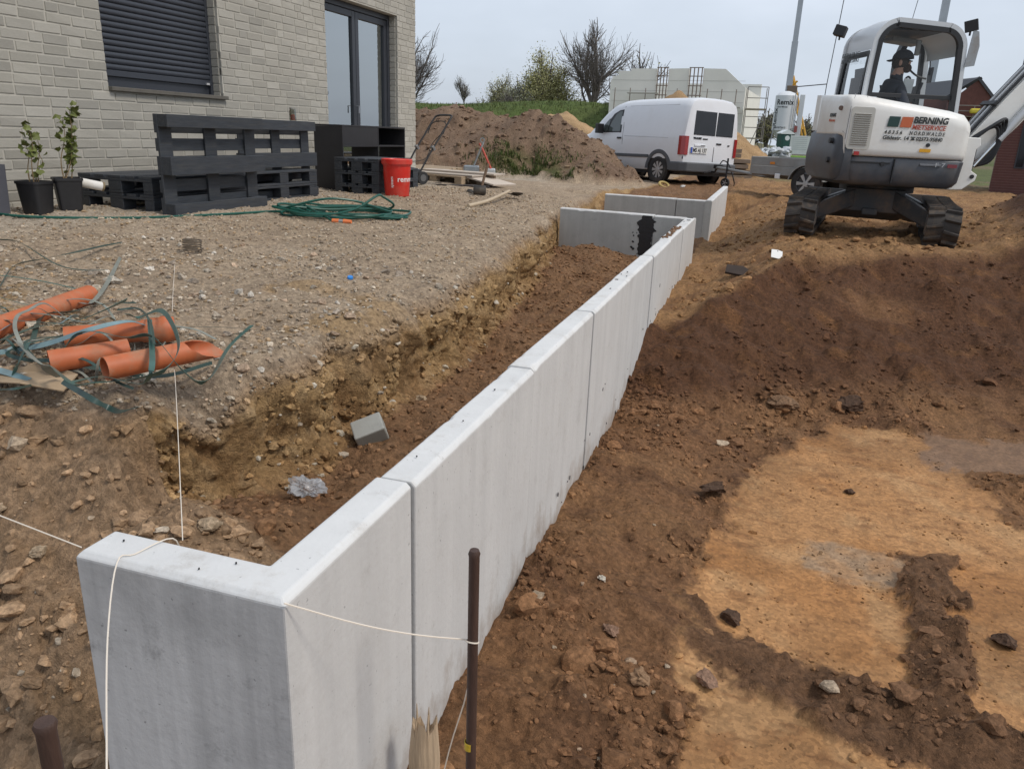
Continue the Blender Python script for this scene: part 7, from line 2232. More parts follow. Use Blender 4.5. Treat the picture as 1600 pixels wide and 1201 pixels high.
    # wheel arches, wheels
    for (x, nm) in ((0.78, 'rear'), (3.55, 'front')):
        for s in (-1, 1):
            M = Matrix.Translation((x, s * 0.872, 0.33)) @ Matrix.Rotation(-PI / 2 * s, 4, 'X')
            mb = MB(); a0, a1 = (PI, 2 * PI) if s > 0 else (0, PI)
            mb.lathe([(0.36, -0.02), (0.36, 0.030), (0.385, 0.036), (0.455, 0.030), (0.465, -0.02)], 22, M, a0, a1); mb.build('wheel_arch', G, V, smooth=40)
            mb = MB(); mb.lathe([(0, 0.012), (0.37, 0.012)], 26, M); mb.build('arch_liner', K, V)
            wheel(V, x, s * 0.80, 0.315, 0.318, 0.19, s, RIM, TY)
    # bumper and sill
    rb = [(-0.13, 0.80), (-0.15, 0.5), (-0.155, 0.0), (-0.15, -0.5), (-0.13, -0.80), (0.02, -0.905), (0.38, -0.905), (0.38, 0.905), (0.02, 0.905)]
    mb = MB(); mb.prism(list(reversed(rb)), 0.30, 0.52); mb.build('rear_bumper', G, V, bevel=.03)
    # rear: door split, windows, lamps, plate, handles
    def rplate(y0, y1, z0, z1, m, nm, x=-0.034, t=0.02, bev=0.0, tilt=True, par=V):
        mb = MB(); dz = 0.0
        xa = lambda z: x + (0.0 if z < 1.0 else 0.02 * (z - 1.0))
        vs_ = [(xa(z0), y0, z0), (xa(z0), y1, z0), (xa(z1), y1, z1), (xa(z1), y0, z1)]
        mb.add(vs_ + [(a + t, b, c) for a, b, c in vs_], [(0, 1, 2, 3), (7, 6, 5, 4), (0, 4, 5, 1), (1, 5, 6, 2), (2, 6, 7, 3), (3, 7, 4, 0)]); return mb.build(nm, m, par, bevel=bev)
    rplate(-0.665, -0.012 - 0.10, 1.14, 1.68, GLD, 'rear_window', -0.045, bev=.03); rplate(-0.088, 0.60, 1.14, 1.68, GLD, 'rear_window', -0.045, bev=.03)
    rplate(-0.112, -0.088, 0.55, 1.90, mat('seam_dark', (0.12, 0.12, 0.13), .6), 'door_split', -0.0345, 0.03)
    for s in (-1, 1):
        mb = MB(); mb.loft([[(-0.058, s * 0.752, z), (-0.046, s * 0.84, z), (0.03, s * 0.908, z), (0.11, s * 0.914, z), (0.11, s * 0.82, z), (0.0, s * 0.745, z)] for z in (0.68, 0.9, 1.10)]); mb.build('tail_lamp', mat('red_lens', (0.30, 0.02, 0.02), 0.2, spec=.8), V)
    rplate(0.20, 0.54, 0.885, 0.93, W, 'plate_light_bar', -0.055, .03, .008); rplate(0.21, 0.36, 0.90, 0.915, K, 'handle_gap', -0.057, .01)
    rplate(-0.32, -0.16, 0.95, 0.985, K, 'rear_handle', -0.05, .02, .006); rplate(-0.60, -0.54, 0.93, 0.96, K, 'lock_cover', -0.048, .02, .006)
    pl = rplate(0.13, 0.66, 0.73, 0.86, mat('plate_white', (0.72, 0.72, 0.70), .5), 'number_plate', -0.056, .012)
    rplate(0.605, 0.659, 0.732, 0.858, mat('plate_blue', (0.03, 0.08, 0.40), .5), 'euro_band', -0.0575, .004)
    lettering('MS AJ 137', 0.125, K, V, basis_matrix(Vector((-0.0585, 0.59, 0.755)), Vector((0, -1, 0)), Vector((0, 0, 1)), Vector((-1, 0, 0))), 0.003, 0, 1.0, 0.001, 'plate_lettering', 0.44)
    lettering('TRANSIT', 0.06, K, V, basis_matrix(Vector((-0.037, 0.60, 1.045)), Vector((0, -1, 0)), Vector((0, 0, 1)), Vector((-1, 0, 0))), 0.004, 0, 1.0, 0.002, 'badge_lettering', 0.27)
    lettering('CONNECT', 0.035, K, V, basis_matrix(Vector((-0.037, 0.30, 1.045)), Vector((0, -1, 0)), Vector((0, 0, 1)), Vector((-1, 0, 0))), 0.003, 0, 1.0, 0.002, 'badge_lettering', 0.17)
    rplate(0.02, 0.14, 1.825, 1.865, mat('brake_lamp', (0.07, 0.06, 0.065), .3), 'brake_lamp', -0.026, .02, .006)
    for z in (0.62, 1.32):
        for s in (-1, 1):
            mb = MB(); mb.box((-0.0, s * 0.842 if z < 1 else s * 0.80, z), (0.03, 0.03, 0.07)); mb.build('door_hinge', K, V, bevel=.006)
    # tow bar
    mb = MB(); mb.box((-0.05, 0, 0.33), (0.2, 0.5, 0.08)); mb.tube([(-0.13, 0, 0.33), (-0.26, 0, 0.33), (-0.30, 0, 0.42)], 0.025, 8); mb.build('tow_bar', K, V)
    mb = MB(); mb.tube(smooth_path([(-0.10, -0.30, 0.52), (-0.25, -0.25, 0.60), (-0.4, -0.3, 0.5), (-0.5, -0.42, 0.15), (-0.35, -0.6, 0.02)], 5), 0.014, 6); mb.build('trailer_cable', K, V)
    return V, fw, org


VAN, VFW, VORG = van()


def trailer():
    hitch = VORG - VFW * 0.30 + Vector((0, 0, 0.44))
    fr = Vector((-0.10, 17.75, 0.0))
    ax = Vector((0.90, -0.43, 0)).normalized()
    a = math.atan2(ax.y, ax.x)
    T = thing('trailer', 'grey car trailer with board sides coupled to the white van', 'trailer', (fr.x, fr.y, -0.22), a)
    G = mat('trailer_grey', (0.27, 0.275, 0.27), 0.6, 0.2, var=.15, vscale=5, dirt=(.22, .18, .14), damt=.3); K = MATS['van_black']
    TY = MATS['tyre_rubber']
    L, Wd, z0, z1 = 2.3, 1.2, 0.42, 0.76
    mb = MB(); mb.box2((0.02, -Wd / 2 + .02, z0 - 0.02), (L - .02, Wd / 2 - .02, z0 + 0.02)); mb.build('floor_board', mat('trailer_floor', (.2, .15, .1), .8), T)
    for (y, nm) in ((-Wd / 2, 'near'), (Wd / 2, 'far')):
        for (p, q) in ((z0, z0 + 0.165), (z0 + 0.175, z1)):
            mb = MB(); mb.box2((0.0, y - 0.015, p), (L, y + 0.015, q)); mb.build('side_board', G, T, bevel=.006)
    for x in (0, L):
        mb = MB(); mb.box2((x - 0.016, -Wd / 2 - .016, z0), (x + 0.016, Wd / 2 + .016, z1 + .003)); mb.build('end_board', G, T, bevel=.006)
    for s in (-1, 1):
        wheel(T, 1.28, s * (Wd / 2 + 0.14), 0.30, 0.30, 0.17, s, mat('trailer_rim', (.42, .43, .44), .4, .5), TY, 6)
        M = Matrix.Translation((1.28, s * (Wd / 2 + 0.14), 0.30)) @ Matrix.Rotation(-PI / 2 * s, 4, 'X')
        a0, a1 = (PI, 2 * PI) if s > 0 else (0, PI)
        mb = MB(); mb.lathe([(0.34, -0.11), (0.36, -0.11), (0.36, 0.11), (0.34, 0.11)], 20, M, a0 + .15, a1 - .15); mb.build('mudguard', G, T, smooth=40)
    mb = MB(); mb.box((0.46, -Wd / 2 - 0.018, z0 + 0.23), (0.10, 0.012, 0.045)); mb.build('side_reflector', mat('orange_reflector', (.65, .22, .03), .4), T)
    mb = MB(); mb.box((0.60, -Wd / 2 - 0.022, z0 - 0.02), (0.11, 0.03, 0.10)); mb.build('marker_lamp', mat('marker_white', (.75, .76, .76), .4), T, bevel=.01)
    # drawbar in local axes
    Mi = Matrix.Rotation(-a, 3, 'Z'); h = Mi @ (hitch - Vector((fr.x, fr.y, -0.22)))
    mb = MB(); mb.tube([(0.6, 0, z0 - 0.06), (0.0, 0, z0 - 0.06), tuple(h)], 0.035, 8); mb.build('drawbar', G, T)
    q = h * 0.72 + Vector((0, -0.08, (z0 - 0.06) * 0.28))
    mb = MB(); mb.tube([(q.x, q.y, 0.16), (q.x, q.y, q.z + 0.25)], 0.022, 8); mb.build('jockey_post', K, T)
    wheel(T, q.x, q.y - 0.02, 0.13, 0.11, 0.06, -1, MATS['trailer_rim'], TY, 5, 'jockey_wheel')
    mb = MB(); mb.box(tuple(h + Vector((0.05, 0, 0.02))), (0.22, 0.09, 0.09)); mb.build('coupling', K, T, bevel=.015)


trailer()
# ------------------------------------------------------------------ things farther back
def cone_pile(name, c, rx, ry, h, col, label, seed, n=90):
    ax = np.linspace(-1.15, 1.15, n); X, Y = np.meshgrid(ax, ax)
    x = X * rx; y = Y * ry
    d = np.hypot(X, Y) + 0.10 * fbm(x * 0.8, y * 0.8, 4, seed)
    z = h * np.clip(1 - d, 0, 1) ** 0.9 - 0.25 * np.clip(d - 1, 0, 1) + 0.05 * fbm(x * 2.5, y * 2.5, 3, seed + 5) * np.clip(1.2 - d, 0, 1)
    cc = np.array(col)[None, :] * (1 + 0.25 * fbm(x * 0.9, y * 1.6 + z * 1.5, 4, seed + 9)).reshape(-1, 1)
    i = np.arange(n - 1)[:, None] * n + np.arange(n - 1)[None, :]
    F = np.stack([i, i + 1, i + n + 1, i + n], -1).reshape(-1, 4)
    me = fast_mesh(name, np.stack([x.ravel(), y.ravel(), z.ravel()], 1), F, np.clip(cc, .02, .8))
    o = link_mesh(name, me, M_SOIL); o.location = c
    tag(o, label, 'soil heap')


cone_pile('sand_pile', (-3.25, 28.5, -0.3), 3.9, 3.4, 2.75, (0.36, 0.235, 0.125), 'big pile of tan sand behind the white van', 201)
cone_pile('sand_pile', (-7.0, 27.5, -0.3), 2.6, 2.2, 2.0, (0.38, 0.255, 0.14), 'lower pile of tan sand left of the van roof', 202)
cone_pile('rubble_pile', (-5.6, 20.0, -0.1), 1.7, 1.2, 1.42, (0.27, 0.225, 0.18), 'pale grey rubble on the right end of the brown heap', 203, 60)
cone_pile('sand_pile', (-8.1, 20.2, -0.1), 1.6, 1.0, 1.50, (0.42, 0.29, 0.13), 'small yellow sand cap on the crest of the brown heap', 204, 50)


# ---- house shell under construction
def shell_house():
    m = mat('lime_block', (0.78, 0.76, 0.70), 0.85, var=0.07, vscale=0.8); mj = mat('lime_joint', (0.42, 0.41, 0.38), 0.9)
    T = thing('house_shell', 'unfinished pale block house without a roof behind the sand pile', 'house', (-5.0, 42.0, -0.3), R_(-4))
    # outline of the front wall with slanting right gable; two tall openings
    D = 0.3
    xs = [(-3.45, -1.05), (-0.45, 0.58), (1.28, 3.40)]
    top = 4.55
    def panel(poly):
        mb = MB(); mb.prism(poly, 0, D, basis_matrix(Vector((0, D, 0)), Vector((1, 0, 0)), Vector((0, 0, 1)), Vector((0, -1, 0)))); return mb
    mb = panel([(-3.45, 0), (-1.05, 0), (-1.05, top), (-2.4, top), (-2.4, top - .12), (-3.05, top - .12), (-3.05, 4.25), (-3.45, 4.0)]); mb.build('wall_panel', m, T)
    mb = panel([(-0.45, 0), (0.58, 0), (0.58, top + .02), (-0.45, top)]); mb.build('wall_panel', m, T)
    mb = panel([(1.28, 0), (3.40, 0), (3.40, 3.70), (2.35, top), (1.28, top + .02)]); mb.build('wall_panel', m, T)
    for (a, b) in ((-1.048, -0.452), (0.582, 1.278)):
        mb = panel([(a, 0), (b, 0), (b, 3.05), (a, 3.05)]); mb.build('wall_panel', m, T)
    # block courses: thin raised joints
    mb = MB()
    for k in range(1, 9): mb.box((0, -0.003, 0.5 * k), (6.7, 0.008, 0.012))
    mb.build('bed_joints', mj, T)
    # side and back walls
    for (c, s) in (((3.27, 4.2, 1.85), (0.24, 7.8, 3.7)), ((-3.33, 4.2, 2.1), (0.24, 7.8, 4.2)), ((0, 8.2, 2.2), (6.8, 0.24, 4.4))):
        mb = MB(); mb.box(c, s); mb.build('wall_panel', m, T)
    st = mat('prop_steel', (0.20, 0.15, 0.12), .7)
    for (a, b) in ((-1.05, -0.45), (0.58, 1.28)):
        for x in np.linspace(a + 0.06, b - 0.06, 4):
            mb = MB(); mb.tube([(x, -0.05, 3.05), (x, -0.05, 4.6)], 0.03, 5); mb.build('prop', st, T)
        for z in (3.3, 3.75, 4.2, 4.6):
            mb = MB(); mb.box(((a + b) / 2, -0.05, z), (b - a, 0.04, 0.04)); mb.build('prop_rail', st, T)
    for x in (-3.1, -2.3, -1.5, 0.1, 1.6, 2.3, 3.0):
        mb = MB(); mb.tube([(x, -0.35, 1.6), (x + 0.02, -0.35, 3.6)], 0.022, 5); mb.build('scaffold_post', st, T)
    mb = MB(); mb.box((-1.6, -0.4, 3.35), (1.6, 0.25, 0.05)); mb.box((0.8, -0.4, 2.75), (5.0, 0.3, 0.05)); mb.build('scaffold_plank', mat('plank_grey', (.40, .37, .32), .8), T)
    mb = MB(); mb.box((1.05, -0.03, 2.35), (0.7, 0.05, 0.45)); mb.build('dark_opening', mat('dark_opening', (.04, .035, .03), .9), T)


shell_house()


def scaffold(name, org, rz, cols, dx, dy, levels, dz, label, rail=True, w=0.04):
    st = mat('scaffold_steel', (0.22, 0.20, 0.18), .6, .3); pk = mat('scaffold_wood', (0.30, 0.26, 0.20), .85)
    T = thing(name, label, 'scaffold', org, rz)
    for i in range(cols + 1):
        for j in (0, 1):
            mb = MB(); mb.tube([(i * dx, j * dy, 0), (i * dx, j * dy, levels * dz + (1.0 if rail else 0))], w / 2, 5); mb.build('standard', st, T)
    for k in range(1, levels + 1):
        mb = MB(); mb.box((cols * dx / 2, dy / 2, k * dz), (cols * dx, dy, 0.06)); mb.build('deck', pk, T)
        if rail:
            for h in (0.5, 1.0):
                mb = MB(); mb.tube([(0, 0, k * dz + h), (cols * dx, 0, k * dz + h)], w / 2, 5); mb.build('guard_rail', st, T)
    for i in range(cols):
        mb = MB(); mb.tube([(i * dx, 0, 0), ((i + 1) * dx, 0, levels * dz)], w / 2, 5); mb.build('brace', st, T)


scaffold('scaffold', (-1.45, 41.0, -0.3), 0.1, 1, 0.95, 0.9, 2, 1.35, 'scaffold tower at the right end of the unfinished pale house')


# ---- silo, crane, toilet, site clutter
def silo():
    W = mat('silo_white', (0.66, 0.68, 0.70), .45, var=.06, vscale=1.0); K = mat('silo_print', (0.05, 0.055, 0.06), .6); G = mat('silo_grey', (.35, .36, .37), .5, .3)
    T = thing('mortar_silo', 'white mortar silo with dark lettering standing on thin legs', 'silo', (0.85, 100.0, -0.3), 0)
    mb = MB(); mb.lathe([(0.25, 1.4), (1.2, 2.75), (1.2, 6.55), (0.9, 6.85), (0.3, 7.05), (0, 7.07)], 36); mb.build('tank', W, T, smooth=35)
    for (x, y) in ((-1.1, -.9), (1.1, -.9), (1.1, .9), (-1.1, .9)):
        mb = MB(); mb.tube([(x * 0.9, y * .9, 3.0), (x * 1.15, y * 1.1, 0)], 0.07, 6); mb.build('leg', G, T)
        mb = MB(); mb.tube([(x * 0.95, y * .95, 2.0), (-x * 1.1, y * 1.1, 0.3)], 0.04, 5); mb.build('strut', G, T)
    for s in (0.95, 1.25):
        mb = MB(); mb.tube([(s, -1.0, 2.6), (s, -1.0, 6.9)], 0.05, 6); mb.build('ladder_rail', G, T)
    mb = MB(); mb.box((1.75, -0.3, 4.4), (0.55, 0.6, 4.6)); mb.build('filter_box', W, T, bevel=.05)
    mb = MB(); mb.box((1.45, -1.02, 2.9), (0.35, 0.06, 0.7)); mb.build('red_sign', mat('dull_red', (.30, .08, .07), .6), T)
    def wrap(txt, size, z, a0, rot=False):
        me = text_mesh(txt, size, 0.004, size * .02)
        for v in me.vertices:
            x, y = (v.co.x, v.co.y) if not rot else (-v.co.y, v.co.x)
            a = a0 + x / 1.21; v.co = (1.215 * math.sin(a), -1.215 * math.cos(a), z + y)
        me.materials.clear(); me.materials.append(K); link_mesh('lettering', me, None, T)
    wrap('Remix', 0.80, 5.55, -0.92); wrap('Dein Mörtel', 0.24, 5.22, -0.80); wrap('Remix', 0.80, 3.1, -0.72, True); wrap('0800-9072615', 0.26, 2.95, -1.0)


silo()


def crane():
    G = mat('crane_grey', (0.40, 0.43, 0.47), .5, .3, var=.08, vscale=1); Y = mat('crane_yellow', (0.62, 0.34, 0.04), .5); K = mat('cable_dark', (.05, .05, .055), .6)
    T = thing('tower_crane', 'grey crane mast with yellow props rising behind the silo', 'crane', (1.0, 106.0, -0.3))
    mb = MB(); mb.loft([[(-.38, -.38, 5.5), (.38, -.38, 5.5), (.38, .38, 5.5), (-.38, .38, 5.5)], [(-.36, -.36, 13), (.36, -.36, 13), (.36, .36, 13), (-.36, .36, 13)], [(-.30, -.30, 13.01), (.30, -.30, 13.01), (.30, .30, 13.01), (-.30, .30, 13.01)], [(-.28, -.28, 30), (.28, -.28, 30), (.28, .28, 30), (-.28, .28, 30)]]); mb.build('mast', G, T)
    for (a, b) in (((0.25, 0, 9.2), (3.0, 0.5, 0)), ((0.35, 0.3, 9.2), (3.5, -0.8, 0)), ((0.2, -.2, 7.8), (2.2, -1, 3.0)), ((-.3, 0, 7.4), (0.9, 0, 8.6))):
        mb = MB(); mb.tube([a, b], 0.13, 6); mb.build('prop', Y, T)
    mb = MB(); mb.box((0.4, 0, 7.6), (1.2, 0.9, 0.9)); mb.build('winch_box', mat('winch_brown', (.16, .12, .09), .7), T, bevel=.05)
    mb = MB(); mb.tube([(0.5, 0, 7.9), (4.3, 0, 8.3)], 0.06, 5); mb.tube([(4.3, 0, 8.3), (4.2, 0, 3.5)], 0.05, 5); mb.tube([(4.3, 0, 8.3), (5.1, 0, 24)], 0.05, 5); mb.build('guy_cable', K, T)
    mb = MB(); mb.box((1.8, 0, 0.6), (4.2, 3.0, 1.2)); mb.build('ballast', mat('ballast_grey', (.35, .34, .32), .8), T, bevel=.05)
    T2 = thing('tower_crane', 'second grey crane mast seen above the excavator cab roof', 'crane', (16.6, 106.0, -0.3))
    mb = MB(); mb.box((0, 0, 14), (0.75, 0.75, 28)); mb.build('mast', G, T2)
    mb = MB(); mb.tube([(-3.8, 0, 10), (-1.8, 0, 27)], 0.035, 4); mb.tube([(9, 0, 10), (9.5, 0, 27)], 0.05, 4); mb.build('guy_cable', K, T2)


crane()


def toilet():
    T = thing('portable_toilet', 'dark green portable toilet with pale roof beyond the trailer', 'portable toilet', (0.98, 76.0, -0.32), 0.35)
    G = mat('toilet_green', (0.010, 0.060, 0.048), .5); W = mat('toilet_roof', (.62, .66, .66), .5)
    mb = MB(); mb.box((0, 0, 1.05), (1.08, 1.08, 2.0)); mb.build('cabin', G, T, bevel=.03)
    mb = MB(); mb.box((0, -0.55, 1.0), (0.72, 0.03, 1.8)); mb.build('door', mat('toilet_door', (.012, .068, .055), .45), T, bevel=.02)
    mb = MB(); mb.loft([[(-.6, -.6, 2.06), (.6, -.6, 2.06), (.6, .6, 2.06), (-.6, .6, 2.06)], [(-.62, -.6, 2.14), (.62, -.6, 2.14), (.62, .6, 2.14), (-.62, .6, 2.14)], [(-.05, -.6, 2.42), (.05, -.6, 2.42), (.05, .6, 2.42), (-.05, .6, 2.42)]]); mb.build('roof', W, T)
    mb = MB(); mb.prism([(.21 * math.cos(a), .21 * math.sin(a)) for a in np.linspace(0, 2 * PI, 20)[:-1]], 0, .02, basis_matrix(Vector((0, -.565, 1.72)), Vector((1, 0, 0)), Vector((0, 0, 1)), Vector((0, -1, 0)))); mb.build('round_sign', W, T)
    mb = MB(); mb.box((0.56, -0.56, 1.0), (0.06, 0.06, 1.9)); mb.build('corner_post', W, T)


toilet()


def clutter():
    # site banner on the fence, green ground cloth, foil heap
    T = thing('site_banner', 'white printed banner on a site fence right of the green toilet', 'banner', (2.6, 72.0, -0.3), -0.05)
    mb = MB(); mb.box((0, 0, 1.15), (2.4, 0.04, 1.5)); mb.build('cloth', mat('banner_cloth', (.66, .67, .66), .8, var=.1, vscale=2), T)
    for x in (-1.2, 0, 1.2):
        mb = MB(); mb.tube([(x, 0.05, 0), (x, 0.05, 2.0)], 0.03, 5); mb.build('fence_post', mat('fence_steel', (.35, .36, .36), .5, .5), T)
    mb = MB()
    for k in range(7): mb.box((-0.45, -0.025, 0.8 + 0.16 * k), (1.2, 0.006, 0.03))
    mb.build('printed_lines', mat('faint_print', (.40, .42, .44), .8), T)
    mb = MB(); mb.box((2.6, 69.5, -0.15), (3.4, 2.0, 0.3)); o = mb.build('ground_cloth', mat('lime_green_cloth', (.16, .30, .05), .8, var=.15), None, bevel=.1); tag(o, 'lime green strip of cloth on the ground before the banner', 'cloth')
    rg = np.random.default_rng(4); x = -0.9 + rg.uniform(size=70) * 2.2; y = 66 + rg.uniform(size=70) * 3
    scatter('foil_heap', x, y, 0.15 + 0.3 * rg.uniform(size=70), vary([(.62, .64, .66), (.5, .52, .54)], 70), 'heap of white foil and sacks left of the green toilet', 'foil', ROCK2, 0.2, False, np.full(70, -0.2) + rg.uniform(size=70) * 0.5)
    # timber stack right of the van
    wm = mat('old_timber', (0.20, 0.15, 0.11), .85, var=.25, vscale=3, obvar=.2)
    T = thing('timber_stack', 'stack of old brown timbers right behind the van', 'timber stack', (-0.95, 26.0, -0.3), 0.1)
    for (x, z, l) in ((-.1, .08, 1.1), (0.05, .24, 1.0), (-.15, .40, .9), (-.05, .56, .8), (-.25, .72, .6), (-.2, .86, .5)):
        mb = MB(); mb.box((x, 0, z), (l, 0.5, 0.12)); mb.build('timber', wm, T, bevel=.01)
    # yellow drain roll by the van wheel
    mb = MB(); mb.lathe([(0.11 + 0.028 * math.cos(a), 0.028 * math.sin(a)) for a in np.linspace(0, 2 * PI, 13)], 20); o = mb.build('hose_roll', mat('yellow_hose', (.42, .31, .11), .7), None, smooth=True, loc=(-2.2, 17.9, gz(-2.2, 17.9) + 0.05), rot=(0.5, 0.2, 0.4)); tag(o, 'yellow hose roll on the soil below the van wheel', 'hose')
    one_rock('white_scrap', (-1.75, 17.6, gz(-1.75, 17.6)), 0.07, (.7, .7, .68), 'white scrap on the soil under the van bumper', 'scrap', 3, ROCK1)
    mb = MB(); mb.box((4.95, 10.3, gz(4.95, 10.3) + .03), (0.35, 0.25, 0.06)); o = mb.build('paper_sack', mat('sack_beige', (.5, .45, .38), .8), None, bevel=.02); tag(o, 'pale paper sack on the dark mound at the right picture edge', 'sack')


clutter()


# ---- brick houses on the right
def right_houses():
    B = mat('red_brick', (0.120, 0.048, 0.038), .85, var=.2, vscale=3); RF = mat('dark_tiles', (0.055, 0.055, 0.062), .6, var=.1); SK = MATS['dark_opening']
    T = thing('brick_house', 'dark red gabled house with scaffold seen right of the excavator cab', 'house', (18.3, 90.0, -0.3), 0)
    mb = MB(); mb.prism([(-2.4, 0), (2.2, 0), (2.2, 5.6), (0, 7.9), (-2.4, 5.6)], 0, .3, basis_matrix(Vector((0, 0, 0)), Vector((1, 0, 0)), Vector((0, 0, 1)), Vector((0, -1, 0)))); mb.build('gable_wall', B, T)
    mb = MB(); mb.add([(0.05, -0.5, 8.05), (-0.3, -0.5, 7.9), (-6.5, 3, 3.4), (-9.5, 9, 3.6), (-4.0, 9, 8.0), (2.4, -0.4, 5.5)], [(0, 1, 2, 3, 4)]); mb.add([(-0.1, -0.45, 8.1), (2.5, -0.45, 5.3), (2.5, 6, 5.3), (-0.1, 6, 8.1)], [(0, 1, 2, 3)]); o = mb.build('roof', RF, T); md = o.modifiers.new('s', 'SOLIDIFY'); md.thickness = .25
    mb = MB(); mb.box((-4.5, 3.0, 3.0), (6, 4, 6)); mb.build('wing', B, T)
    mb = MB(); mb.box((-5.4, 1.8, 6.4), (0.6, 0.6, 1.6)); mb.build('chimney', mat('chimney_dark', (.06, .06, .065), .7), T)
    scaffold('scaffold', (16.0, 89.0, -0.3), 0, 2, 2.2, 0.8, 2, 2.2, 'scaffold in front of the dark red gabled house', True, 0.10)
    ym = mat('yellow_tarp', (.62, .50, .05), .7, var=.15)
    for (x, z, s, lab) in ((18.6, 4.6, (1.6, .5, .45), 'yellow tarpaulin bundle on the upper scaffold deck'), (17.6, 3.3, (2.2, .5, .5), 'yellow tarpaulin bundle on the lower scaffold deck')):
        mb = MB(); mb.box((0, 0, 0), s); o = mb.build('tarpaulin', ym, None, bevel=.15, seg=3, loc=(x, 88.7, z)); tag(o, lab, 'tarpaulin')
    # near dark brick building at the right edge
    B2 = mat('dark_clinker', (0.105, 0.042, 0.036), .8, var=.22, vscale=6, stretch=(1, 1, 3), bump=.004, bscale=30)
    T = thing('brick_house', 'dark red clinker house at the right picture edge behind the boom', 'house', (5.66, 24.0, -0.3), R_(-13))
    T.scale = (0.8, 0.8, 0.8)
    mb = MB(); mb.box2((0, 0, -.2), (9, 5, 2.95)); mb.build('wall', B2, T)
    mb = MB()
    for k in range(38): mb.box((4.5, -0.002, 0.04 + k * 0.084), (9.0, 0.006, 0.012))
    mb.build('bed_joints', mat('clinker_joint', (.16, .10, .085), .9), T)
    for (x, z0, z1) in ((0.55, .9, 2.4), (1.6, .3, 2.6)):
        mb = MB(); mb.box2((x, -.03, z0), (x + .28, .05, z1)); w = mb.build('window', MATS['anthracite_frame'], T)
        mb = MB(); mb.box2((x + .04, -.04, z0 + .05), (x + .24, -.031, z1 - .05)); mb.build('pane', MATS['tinted_glass'], w)
    mb = MB(); mb.box2((-.05, -.1, 2.95), (9.3, 5.2, 3.1)); mb.build('roof', RF, T)


right_houses()


# ---- trees
def tree(name, base, H, spread, seed, label, cat='tree', leaf=None, leafn=0, hazed_bark=(0.13, 0.115, 0.105), depth=5, first=0.25, tw=0.012):
    rg = random.Random(seed)
    T = thing(name, label, cat, base, 0, 'trees behind the site')
    tr, br = MB(), MB(); tips = []
    def grow(p, d, L, r, lvl, mb):
        n = 3 if lvl < 3 else 2
        pts = [p]; dd = d.copy()
        for k in range(n):
            dd = (dd + Vector((rg.uniform(-1, 1), rg.uniform(-1, 1), rg.uniform(-.3, .6))) * 0.13).normalized()
            pts.append(pts[-1] + dd * L / n)
        rs = [max(r * (1 - 0.35 * k / n), tw) for k in range(n + 1)]
        mb.tube(pts, rs, 6 if lvl < 2 else (4 if lvl < 4 else 3), cap=False)
        if lvl >= depth - 2: tips.extend(pts[1:])
        if lvl >= depth: return
        k = 4 if lvl < 3 else (3 if lvl < 5 else 2)
        if lvl == 0: k = 6
        for i in range(k):
            t = rg.uniform(0.45, 1.0) if i else 1.0
            q = pts[min(int(t * n), n)]
            a = rg.uniform(0, 2 * PI); tilt = rg.uniform(0.35, 1.0) * spread if i else rg.uniform(0.05, 0.35)
            sd, ud = frame_from(dd)
            nd = (dd * math.cos(tilt) + (sd * math.cos(a) + ud * math.sin(a)) * math.sin(tilt)); nd = (nd + Vector((0, 0, 0.18))).normalized()
            grow(q, nd, L * rg.uniform(0.62, 0.84), r * (0.72 if i == 0 else 0.52), lvl + 1, br)
    grow(Vector((0, 0, 0)), Vector((rg.uniform(-.05, .05), 0, 1)), H * first, H * 0.022, 0, tr)
    bm_ = mat('tree_bark_%s' % ('grey'), hazed_bark, .9, var=.2, vscale=3)  # distance haze put into the colour: bark made paler than it is
    # scale crown to the wanted height
    zmax = max(v[2] for v in br.v); k = H / zmax
    for mb in (tr, br): mb.v = [(x * k, y * k, z * k) for x, y, z in mb.v]
    tr.build('trunk', bm_, T, smooth=True, fix=False); br.build('crown', bm_, T, fix=False)
    if leafn:
        lv = np.array([[t.x * k, t.y * k, t.z * k] for t in tips]); m = leafn
        idx = nrng.integers(0, len(lv), m); c = lv[idx] + nrng.normal(0, 0.05 * H, (m, 3))
        s = nrng.uniform(0.006, 0.013, m) * H
        a = nrng.normal(size=(m, 3)); a /= np.linalg.norm(a, axis=1)[:, None]; b = np.cross(a, nrng.normal(size=(m, 3))); b /= np.linalg.norm(b, axis=1)[:, None]
        V = np.stack([c - a * s[:, None], c + b * s[:, None] * .7, c + a * s[:, None], c - b * s[:, None] * .7], 1).reshape(-1, 3)
        F = np.arange(4 * m).reshape(-1, 4)
        col = np.repeat(vary(leaf, m, 0.22), 4, axis=0)
        me = fast_mesh('leaves', V, F, col, None, False); link_mesh('leaves', me, MATS.get('leafage') or soil_material('leafage', 0.2, 0.0, 0.7), T)


green = [(0.38, 0.37, 0.17), (0.31, 0.31, 0.13), (0.42, 0.40, 0.22)]
pale = [(0.28, 0.29, 0.19), (0.24, 0.25, 0.14), (0.45, 0.46, 0.38)]
tree('bare_tree', (-22.6, 100, 1.9), 13.2, 1.05, 5, 'tall bare tree standing left of the unfinished house', depth=6)
tree('bare_tree', (-16.2, 108, 1.0), 11.6, 1.15, 9, 'lower bare tree half hidden behind the unfinished house', leaf=green, leafn=500)
tree('bare_tree', (-48.0, 100, 2.0), 12.5, 1.0, 14, 'bare tree at the house corner edge, cut by the brick wall', depth=6)
tree('leafy_tree', (-29.0, 103, 1.9), 9.8, 1.45, 21, 'broad tree with young green leaves left of the tall bare tree', leaf=green, leafn=28000, first=.16)
tree('leafy_tree', (-35.8, 106, 1.9), 6.8, 1.4, 22, 'small tree with young green leaves left of the blossoming one', leaf=green, leafn=16000, first=.16)
